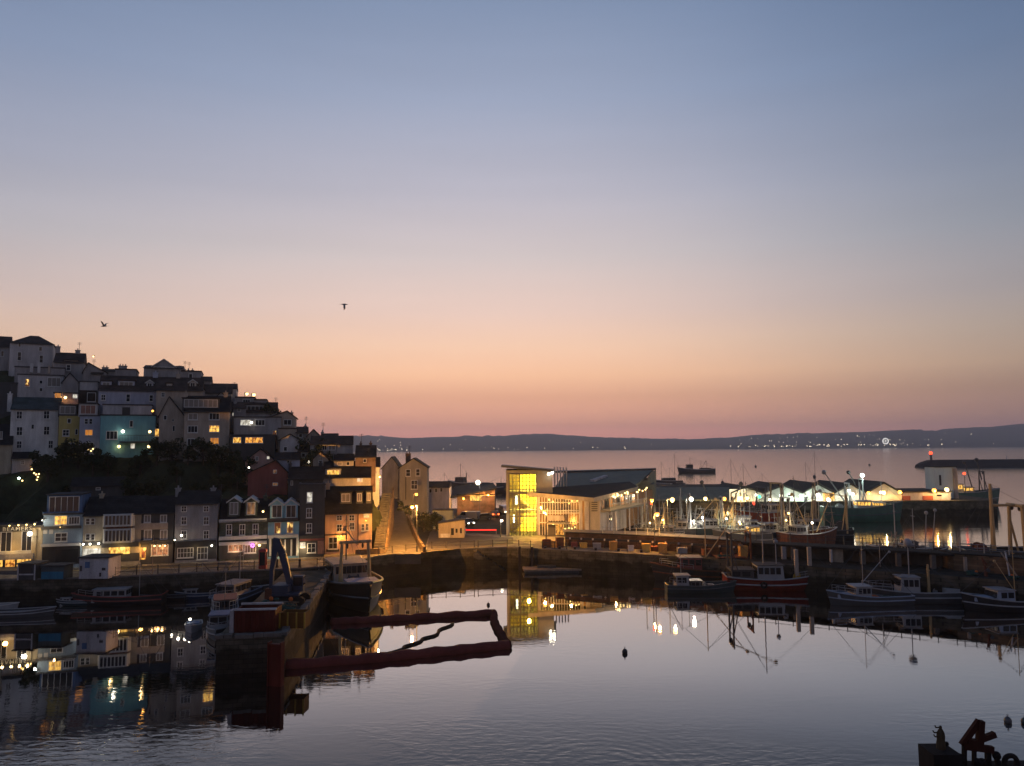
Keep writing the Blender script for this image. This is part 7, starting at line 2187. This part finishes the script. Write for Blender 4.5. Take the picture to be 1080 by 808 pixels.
# cars in the yard
def car(label, px, py, head, col, tail=False, van=False, lightsw=False, cat='car'):
    p = G(px, py, ZQ)
    t = thing('parked_car' if not van else 'parked_van', label, cat, (p.x, p.y, ZQ + .016), head, 'vehicles in the quay yard')
    m = paint('car_' + col[0], col[1], .3, .3, .1, 1, 0)
    L, W_ = (4.3, 1.75) if not van else (4.9, 1.95)
    if van:
        pr = [(-L / 2, .35), (L / 2, .35), (L / 2, 1.0), (L / 2 - .7, 1.15), (L / 2 - 1.3, 1.95), (-L / 2, 2.0)]
        gl = [(L / 2 - .85, 1.18), (L / 2 - 1.35, 1.85), (L / 2 - 2.2, 1.85), (L / 2 - 2.2, 1.18)]
    else:
        pr = [(-L / 2, .35), (L / 2, .35), (L / 2, .75), (L / 2 - 1.0, .92), (L / 2 - 1.7, 1.42), (-L / 2 + .9, 1.45), (-L / 2 + .15, .98), (-L / 2, .85)]
        gl = [(L / 2 - 1.15, .95), (L / 2 - 1.75, 1.37), (-L / 2 + .95, 1.4), (-L / 2 + .4, 1.0)]
    MB().profy(pr, -W_ / 2, W_ / 2).build('body', m, t, False, .07)
    MB().profy(gl, -W_ / 2 - .012, W_ / 2 + .012).build('window', M_GLASS, t)
    if not van:
        MB().add([(L / 2 - 1.05, -.75, .955), (L / 2 - 1.05, .75, .955), (L / 2 - 1.68, .68, 1.40), (L / 2 - 1.68, -.68, 1.40)], [(0, 1, 2, 3)]).build('windscreen', M_GLASS, t)
    for x in (-L * .31, L * .31):
        for s in (-1, 1):
            wh = MB().tube((x, s * (W_ / 2 - .2), .32), (x, s * (W_ / 2 + .02), .32), .32, None, 16).build('wheel', M_RUBBER, t)
            MB().tube((x, s * (W_ / 2 + .021), .32), (x, s * (W_ / 2 + .035), .32), .19, None, 12).build('rim', M_STEEL, wh)
    for s in (-1, 1):
        MB().box(-L / 2 - .03, -L / 2 + .05, s * .62 - .16, s * .62 + .16, .7, .95).build('tail_light', emit('tail_light_glow', (1, .10, .02), 9) if tail else M_RED, t)
        MB().box(L / 2 - .05, L / 2 + .03, s * .6 - .17, s * .6 + .17, .58, .76).build('headlight', E_LAMPW if lightsw else M_STEEL, t)
    if tail:
        plight((-L / 2 - .8, 0, .8), (1, .22, .05), 60, t, .1)
    return t


car('silver van parked before the orange-lit shed', 494, 549, R(160), ('silver', (.35, .36, .37)), van=True, cat='van')
car('dark grey car beside the silver van', 509, 548.5, R(195), ('grey', (.10, .105, .11)))
car('car with blazing tail lights in the yard, left of the white van', 521.5, 545.5, R(100), ('dark', (.05, .05, .06)), tail=True)
car('white van by the stair tower with headlamps shining', 533, 542, R(-75), ('white', (.6, .6, .6)), van=True, lightsw=True, cat='van')
car('black car with one headlamp lit behind the cream hut', 492, 554.5, R(-60), ('black', (.02, .02, .022)), lightsw=True)

# pier: excavator, containers, gear
ex = thing('excavator', 'dark blue long-armed excavator with its boom folded high, on the stone pier', 'excavator', (*q2(305, 636, 3.05), 3.05), 0)
ex.location.z = 3.07
M_EX = paint('dark_blue_machine_paint', (.02, .035, .07), .5, 0, .3, 1.5, .1)
for s in (-1, 1):
    MB().profy([(-1.9, .15), (-1.6, 0), (1.6, 0), (1.9, .15), (1.9, .6), (1.6, .8), (-1.6, .8), (-1.9, .6)], s * 1.15 - .28, s * 1.15 + .28).build('track', M_RUBBER, ex)
MB().box(-1.5, 1.3, -1.2, 1.2, .85, 1.15).box(-1.5, .2, -1.15, 1.15, 1.16, 1.95).build('body', M_EX, ex, False, .05)
cb_ = MB().box(.25, 1.35, .2, 1.1, 1.16, 2.7).build('cab', M_EX, ex, False, .05)
MB().box(.4, 1.38, .28, 1.02, 1.75, 2.55).box(.35, 1.25, .17, .24, 1.7, 2.55).box(.35, 1.25, 1.06, 1.12, 1.7, 2.55).build('window', M_GLASS, cb_)


def beam(b, a, c, w0, w1, d=.35):
    a, c = Vector(a), Vector(c)
    dd = (c - a).normalized()
    n = Vector((-dd.z, 0, dd.x))
    if n.length < .1:
        n = Vector((1, 0, 0))
    n.normalize()
    s = Vector((0, d / 2, 0))
    vs = [a + n * w0 / 2 - s, a - n * w0 / 2 - s, a - n * w0 / 2 + s, a + n * w0 / 2 + s, c + n * w1 / 2 - s, c - n * w1 / 2 - s, c - n * w1 / 2 + s, c + n * w1 / 2 + s]
    b.add(vs, [(0, 1, 2, 3), (7, 6, 5, 4), (0, 4, 5, 1), (1, 5, 6, 2), (2, 6, 7, 3), (3, 7, 4, 0)])


b = MB()
beam(b, (.1, 0, 1.7), (-.75, 0, 5.0), .55, .75)
beam(b, (-.75, 0, 5.0), (-1.35, 0, 6.5), .75, .5)
b.build('boom', M_EX, ex)
b = MB()
beam(b, (-1.35, .02, 6.65), (-1.85, .02, 3.4), .75, .42, .4)
beam(b, (-1.85, .02, 3.4), (-1.9, .02, 1.5), .42, .34, .4)
b.build('stick', M_EX, ex)
b = MB().tube((-.1, 0, 2.0), (-.95, 0, 4.4), .09, None, 7).tube((-1.0, .0, 5.9), (-1.75, 0, 4.6), .08, None, 7)
b.build('hydraulic_ram', M_STEEL, ex)
MB().profy([(-2.4, 1.5), (-1.5, 1.5), (-1.35, .9), (-1.8, .35), (-2.45, .5)], -.45, .45).build('bucket', M_RUST, ex)
rc = thing('red_container', 'dark red open skip with pale top rails, on the end of the stone pier', 'container', (*q2(266, 668, 3.05), 3.06), R(4))
rc.location.y += 1.6
M_RC = paint('dull_red_steel', (.10, .018, .013), .6, .1, .5, 1.2, .2)
MB().box(-1.75, 1.75, -1.3, -1.2, 0, 1.9).box(-1.75, 1.75, 1.2, 1.3, 0, 1.9).box(-1.75, -1.65, -1.2, 1.2, 0, 1.9).box(1.65, 1.75, -1.2, 1.2, 0, 1.9).box(-1.64, 1.64, -1.19, 1.19, 0, .1).build('wall', M_RC, rc)
b = MB()
for i in range(9):
    x = -1.6 + 3.2 * i / 8
    b.box(x - .05, x + .05, -1.37, -1.305, .1, 1.8)
b.build('rib', M_RC, rc)
MB().box(-1.85, 1.85, -1.42, -1.15, 1.9, 2.05).box(-1.85, 1.85, 1.15, 1.42, 1.9, 2.05).build('top_rail', M_OFF, rc)
MB().box(-2.15, -1.8, -1.3, -.5, 0, 1.9).build('white_panel', M_OFF, rc)
oc = thing('ochre_container', 'ochre-brown open crate beside the dark red skip, on the pier', 'crate', (*q2(307, 664, 3.05), 3.06), R(-2))
oc.location.y += 1.2
M_OC = paint('ochre_steel', (.14, .065, .015), .7, 0, .5, 1.2, .2)
MB().box(-1.15, 1.15, -.8, -.72, 0, 1.35).box(-1.15, 1.15, .72, .8, 0, 1.35).box(-1.15, -1.07, -.72, .72, 0, 1.35).box(1.07, 1.15, -.72, .72, 0, 1.35).box(-1.06, 1.06, -.71, .71, 0, .1).build('wall', M_OC, oc)
b = MB()
for x in (-1.12, -.4, .4, 1.12):
    b.box(x - .07, x + .07, -.87, -.805, 0, 1.42)
b.build('post', M_YEL, oc)
gp = thing('net_pile', 'black heap of nets and gear between the excavator and the ochre crate', 'net pile', (*q2(298, 646, 3.05), 3.05), 0)
b = MB()
rr_ = random.Random(9)
for i in range(26):
    b.ball((rr_.uniform(-2.0, 1.6), rr_.uniform(-1.2, 1.4), rr_.uniform(.1, 1.0)), rr_.uniform(.25, .6), 8, 5, (1, 1, .6))
b.build('nets', M_NET, gp)
b = MB()
for i in range(7):
    b.path([(rr_.uniform(-2, 1.6), rr_.uniform(-1.3, .2), rr_.uniform(.7, 1.2)) for _ in range(4)], .05, 5)
b.build('rope', M_ROPE, gp)
MB().ball((.9, -.4, 1.35), .22, 8, 6).ball((-1.2, .2, 1.3), .22, 8, 6).build('float', M_ORBUOY, gp)

# red floating boom off the pier head
M_BOOM = paint('dark_red_boom_rubber', (.14, .035, .03), .7, 0, .35, .8, .1, False)
M_BOOM2 = paint('darkened_boom_rubber', (.06, .03, .028), .95, 0, .35, .8, 0, False)  # same rubber, colour darkened to hold back lamp glare on one section
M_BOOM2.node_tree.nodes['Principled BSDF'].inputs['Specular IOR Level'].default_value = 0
fb_ = thing('floating_boom', 'fat dark red floating boom, three sides of a square beside the stone pier', 'floating boom', (*q2(294, 702, 0), 0), 0)


def bpath(pix, n):
    out = []
    for a, b in zip(pix, pix[1:]):
        A_, B_ = G(a[0], a[1], 0), G(b[0], b[1], 0)
        for i in range(n):
            out.append(A_.lerp(B_, i / n))
    out.append(G(*pix[-1], 0))
    return out


def boomseg(pix, r, n, wob):
    pts = bpath(pix, n)
    for i, q in enumerate(pts):
        q.z = .18 + .06 * math.sin(i * 1.9)
        q.x += wob * math.sin(i * 1.3)
        q.y += wob * math.cos(i * 1.7)
    rr_ = [r * (.92 if i % 3 == 0 else 1.0) for i in range(len(pts))]
    return MB().path(pts, rr_, 12)


boomseg([(296, 705), (400, 697), (478, 689), (537, 683)], .56, 8, .04).build('boom_section', M_BOOM, fb_, True, world=True)
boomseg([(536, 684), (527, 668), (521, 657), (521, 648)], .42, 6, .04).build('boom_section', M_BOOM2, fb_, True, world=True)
boomseg([(522, 648.5), (440, 653), (380, 656.5), (349, 658)], .46, 8, .05).build('boom_section', M_BOOM, fb_, True, world=True)
hs = MB().path([(q.x + .25 * math.sin(i * 1.1), q.y + .2 * math.cos(i * .9), .06) for i, q in enumerate(bpath([(400, 691), (415, 689), (430, 682), (447, 675), (462, 668), (476, 658)], 5))], .17, 8)
tag(hs.build('hose', M_RUBBER, None, True), 'dark snaking hose afloat inside the red boom', 'hose')
gp_ = thing('guide_pile', 'upright dull red guide beam on the corner of the pier head', 'guide pile', (P(291, 690, 64.2).x, 64.2, 0), R(-12))
MB().box(-.55, .55, -.2, .2, -1.5, 3.3).build('beam', M_RC, gp_)
MB().box(-.62, -.5, -.28, .28, -1.5, 3.45).box(.5, .62, -.28, .28, -1.5, 3.45).build('flange', M_RC, gp_)
rf = thing('raft', 'flat wooden work raft floating under the lit quay wall', 'raft', (*q2(582, 603, 0), 0), R(3))
MB().box(-4.4, 4.4, -1.6, 1.6, .35, .6).build('deck', M_WOOD, rf)
for s in (-1, 1):
    MB().tube((-4.2, s * 1.1, .1), (4.2, s * 1.1, .1), .33, None, 10).build('float', M_DKSTEEL, rf)
MB().box(-2.2, .6, -.6, .7, .605, .95).build('hatch_frame', M_DKSTEEL, rf)
# fenders against the quay wall
GF = 'timber fender piles on the quay wall'
pm = None
for i, px in enumerate((548, 561, 575, 590, 606, 628, 652, 676)):
    q = q2(px, 579 + max(0, (px - 600) * .045), ZQ)
    lab = ['first timber fender pile on the lit quay wall, left of the work raft', 'second fender pile, over the left end of the work raft', 'third fender pile, over the middle of the work raft', 'fourth fender pile, behind the right part of the work raft', 'fifth fender pile, just right of the work raft', 'sixth fender pile, midway along the wall below the pier crates', 'seventh fender pile, two to the right of the raft', 'last fender pile before the teal crab boat'][i]
    t = thing('fender_pile', lab, 'fender pile', (q[0], q[1] - .28, 0), 0, GF)
    MB().box(-.18, .18, -.18, .14, -2, 3.5).build('pile', M_TIMBERD, t)
    MB().box(-.2, .2, -.2, .16, 3.5, 3.62).build('cap', M_DKSTEEL, t)
hst = thing('harbour_steps', 'sloping stone steps let into the quay wall left of the work raft', 'steps', (*q2(520, 578), 0), 0)
q0 = q2(500, 578.7)
b = MB()
for i in range(12):
    x = q0[0] + i * .42
    b.box(x, x + .43, q0[1] - 1.5 - i * .02, q0[1] + .2, -1, 3.0 - i * .27)
b.build('step', M_STONE, hst, world=True)

# crates and boxes on the low deck of the right-hand pier
def crate(label, px, off_, w, h, m, name='fish_crate', lit=False):
    x = P(px, 580, 116).x
    q = pw(x, off_, ZQ)
    t = thing(name, label, 'crate', q, rnd.uniform(-.3, .3), 'crates on the pier deck')
    MB().box(-w / 2, w / 2, -w * .35, w * .35, 0, h).build('body', m, t)
    b = MB().box(-w / 2 - .04, w / 2 + .04, -w * .35 - .04, -w * .35 + .05, h * .8, h + .03).box(-w / 2 - .04, w / 2 + .04, w * .35 - .05, w * .35 + .04, h * .8, h + .03).box(-w / 2 - .04, -w / 2 + .05, -w * .35, w * .35, h * .8, h + .03).box(w / 2 - .05, w / 2 + .04, -w * .35, w * .35, h * .8, h + .03)
    b.build('rim', m, t)
    return t


M_CRO = paint('orange_crate_plastic', (.55, .30, .08), .6)
M_CRY = paint('yellow_crate_plastic', (.55, .38, .10), .6)
M_CRG = paint('grey_crate_plastic', (.3, .3, .3), .6)
for (px, o_, w, h, m_, lab) in ((579, 4.5, 1.3, 1.2, M_RUST, 'brown crate at the left end of the pier crates, beside the lit railing'), (587, 4.6, 1.6, 1.0, M_CRO, 'wide orange crate beside the lit railing at the pier root'), (594, 4.2, 1.1, 1.5, M_RUST, 'tall brown box right of the wide orange crate'),
                                 (610, 4.6, .9, .8, M_RED, 'small red box against the timber wall below the restaurant corner'), (620, 4.4, 1.0, .8, M_CRY, 'small cream box against the timber wall below the restaurant corner'), (634, 3.8, 1.2, .9, M_CRG, 'grey crate left of the bright amber one'),
                                 (651, 3.6, 1.1, 1.3, M_CRO, 'bright amber crate standing alone in the middle of the deck'), (669, 3.6, .8, .8, M_WHITE, 'small white box on the deck, between two amber crates'), (684, 3.2, 1.2, 1.2, M_CRY, 'amber crate with its neighbour at the lamp-lit end of the deck'), (700, 3.0, 1.2, 1.4, M_CRO, 'tall amber crate last before the boats'),
                                 (692, 4.6, 1.5, .7, M_RUST, 'low rusty box behind the two amber crates'), (720, 4.6, 1.4, .8, M_CRG, 'grey crate under the timber wall behind the dark net boat'), (742, 4.4, 1.2, .9, M_RUST, 'rusty crate under the timber wall further right'), (774, 4.6, 1.1, 1.6, M_CRO, 'narrow orange-lit box at the right end of the timber wall')):
    crate(lab, px, o_, w, h, m_)
dv_ = thing('hand_crane', 'small leaning hand crane on the deck in front of the stone pier wall', 'crane', pw(P(1031, 600, 96).x, 2.5, ZQ), 0)
MB().tube((0, 0, 0), (0, 0, 1.1), .2, .16, 10).build('base', M_RUST, dv_)
b = MB().tube((0, 0, 1.0), (-.35, 0, 2.2), .12, .1, 8).tube((-.35, 0, 2.2), (.25, 0, 1.3), .07, .07, 6)
b.build('jib', M_RUST, dv_)
MB().tube((.2, -.3, .7), (.2, .3, .7), .22, None, 12).build('winch_drum', M_DKSTEEL, dv_)
for (px, o_, lab, m_) in ((1046, 3.4, 'pale pipe leaning against the stone pier wall', M_OFF), (1050, 3.0, 'second pipe leaning crosswise by the pale one', M_WOOD)):
    q = pw(P(px, 600, 97).x, o_, ZQ)
    tag(MB().tube(q, (q[0] + (1.0 if m_ is M_OFF else -.5), q[1] + 2.2, ZQ + 2.7), .09, None, 7).build('leaning_pipe', m_), lab, 'pipe')
gpn = None
for (px, o_, r, lab) in ((1012, 2.6, .7, 'low heap of nets on the deck, left of the hand crane'), (1040, 2.2, .55, 'small dark heap of nets, right of the hand crane'), (1066, 2.4, .7, 'orange-lit heap of nets at the far right of the deck'), (795, 3.0, .8, 'heap of nets at the left column of the undercroft')):
    q = pw(P(px, 600, 98).x, o_, ZQ)
    t = thing('net_heap', lab, 'net heap', q, px, 'net heaps on the pier deck')
    b = MB()
    rr_ = random.Random(px)
    for i in range(9):
        b.ball((rr_.uniform(-r, r), rr_.uniform(-r, r) * .6, rr_.uniform(0, r * .5)), r * rr_.uniform(.35, .55), 8, 5, (1, 1, .6))
    b.build('nets', M_NET, t)
    MB().ball((r * .3, -r * .5, r * .6), .18, 8, 6).build('float', M_ORBUOY, t)

# derelict barge in the bottom right corner
YBG = 41.0
bg_ = thing('work_barge', 'rusty work barge in the bottom right corner, carrying a figure-four frame of girders', 'barge', (P(1020, 806, YBG).x, YBG, 0), 0)
M_BH = paint('black_rusty_barge_steel', (.014, .014, .015), .9, 0, .6, 1.2, .3)
pz = lambda px, py: P(px, py, YBG)
MB().box(pz(1000, 806).x, pz(1120, 806).x, YBG - 3.2, YBG + .5, -.8, pz(1030, 806.5).z).build('hull', M_BH, bg_, world=True)
MB().box(pz(971.5, 790).x, pz(1000, 790).x, YBG - 1.2, YBG + .3, -.8, pz(985, 786.5).z).build('bow_block', M_BH, bg_, world=True)
b = MB()
a = pz(988, 787)
a1 = pz(987.3, 760.5)
b.loft([[Vector((a.x + (a1.x - a.x) * f_ + w_ * math.cos(t_), YBG - .4 + w_ * math.sin(t_), a.z - .1 + (a1.z - a.z) * f_)) for t_ in [math.pi * k / 5 for k in range(10)]] for f_, w_ in ((0, .23), (.3, .22), (.45, .19), (.62, .2), (.75, .17), (.85, .11), (.9, .06), (.95, .07), (1, .05))])
for zf_, ln_ in ((.5, .24), (.66, .28), (.86, .16)):
    z = a.z + (a1.z - a.z) * zf_
    b.path([(a.x, YBG - .4, z), (a.x - .1 - ln_ * .8, YBG - .42, z), (a.x - .1 - ln_, YBG - .42, z + .1)], .035, 6)
b.build('mooring_post', paint('mossy_wood', (.06, .05, .03), .9, 0, .5, 4, .4), bg_, world=True)
MB().ball(pz(998.5, 784.5), .11, 8, 6).build('cleat', M_BH, bg_, world=True)
fr_ = MB()


def bar(b, p, q, w, d=.22):
    A_, B_ = pz(*p), pz(*q)
    dd = (B_ - A_).normalized()
    n = Vector((-dd.z, 0, dd.x)) * (w * YBG / F0 / 2)
    s = Vector((0, d / 2, 0))
    o_ = Vector((0, rnd.uniform(-.04, .04), 0))
    vs = [A_ + n - s + o_, A_ - n - s + o_, A_ - n + s + o_, A_ + n + s + o_, B_ + n - s + o_, B_ - n - s + o_, B_ - n + s + o_, B_ + n + s + o_]
    b.add(vs, [(0, 1, 2, 3), (7, 6, 5, 4), (0, 4, 5, 1), (1, 5, 6, 2), (2, 6, 7, 3), (3, 7, 4, 0)])


bar(fr_, (1033, 760), (1014.5, 786), 5.5)
bar(fr_, (1034.5, 760), (1033, 787), 6.0, .3)
bar(fr_, (1016, 786.5), (1047, 790.5), 6.5, .26)
bar(fr_, (1020, 782), (1034, 783), 5.0, .34)
bar(fr_, (1032, 781), (1049.5, 774.5), 5.0, .28)
bar(fr_, (1046.8, 775.5), (1047.3, 771.5), 1.8)
fr_.build('girder_frame', paint('dark_red_rust', (.04, .013, .010), .9, 0, .6, 2.5, .4), bg_, world=True)
sp_ = MB()
for p, q, w in (((1017, 787), (1017, 808), 3.5), ((1027, 789), (1027, 808), 3.0), ((1042, 790), (1042.5, 808), 5.0), ((1049, 794), (1053, 806), 4.0)):
    bar(sp_, p, q, w, .2)
sp_.build('frame_leg', M_BH, bg_, world=True)
for (px, py, r) in ((1005, 804, .25), (1012, 801, .3), (1009, 806, .3), (1036, 805, .25), (1051, 797, .22), (1031, 806, .3)):
    MB().ball(pz(px, py), r, 8, 6).build('gear_lump', M_BH, bg_, world=True)
MB().ring(pz(1066, 804), .33, .13, 'Y', 18, 7).build('tyre_fender', M_RUBBER, bg_, world=True)

# gulls
def gull(label, px, py, Y, head, flap):
    p = P(px, py, Y)
    t = thing('gull', label, 'bird', p, head, 'gulls in flight')
    t.scale = (1.25, 1.25, 1.25)
    M_G = paint('gull_plumage', (.25, .24, .24), .9, 0, .4, 6, 0)
    b = MB()
    b.loft([[Vector((x, r * math.cos(a_), r * math.sin(a_) * .9)) for a_ in [math.pi * k / 4 for k in range(8)]] for x, r in ((-.30, .012), (-.18, .05), (0, .08), (.12, .075), (.19, .045), (.24, .05), (.29, .035), (.36, .006))])
    b.add([(-.28, -.03, 0), (-.28, .03, 0), (-.46, .08, 0), (-.46, -.08, 0)], [(0, 1, 2, 3)])
    b.build('body', M_G, t, True)
    for s in (-1, 1):
        w = MB()
        pts = [(0.0, 0.05, .03), (.03, .32, .03 + .32 * flap), (-.06, .66, .03 + .42 * flap)]
        ch = [.2, .16, .03]
        up = [Vector((x + c * .5, s * y, z)) for (x, y, z), c in zip(pts, ch)]
        dn = [Vector((x - c * .5, s * y, z)) for (x, y, z), c in zip(pts, ch)]
        w.add(up + dn + [v + Vector((0, 0, -.02)) for v in up + dn], [(0, 1, 4, 3), (1, 2, 5, 4), (6, 9, 10, 7), (7, 10, 11, 8), (0, 6, 7, 1), (1, 7, 8, 2), (3, 4, 10, 9), (4, 5, 11, 10), (2, 8, 11, 5)])
        w.build('wing', M_G, t)
    return t


gull('gull gliding over the left rooftops, lower of the two birds', 110, 344, 92, R(175), .9)
gull('gull flying higher and further right, wings beating down', 363, 321, 92, R(10), -1.1)
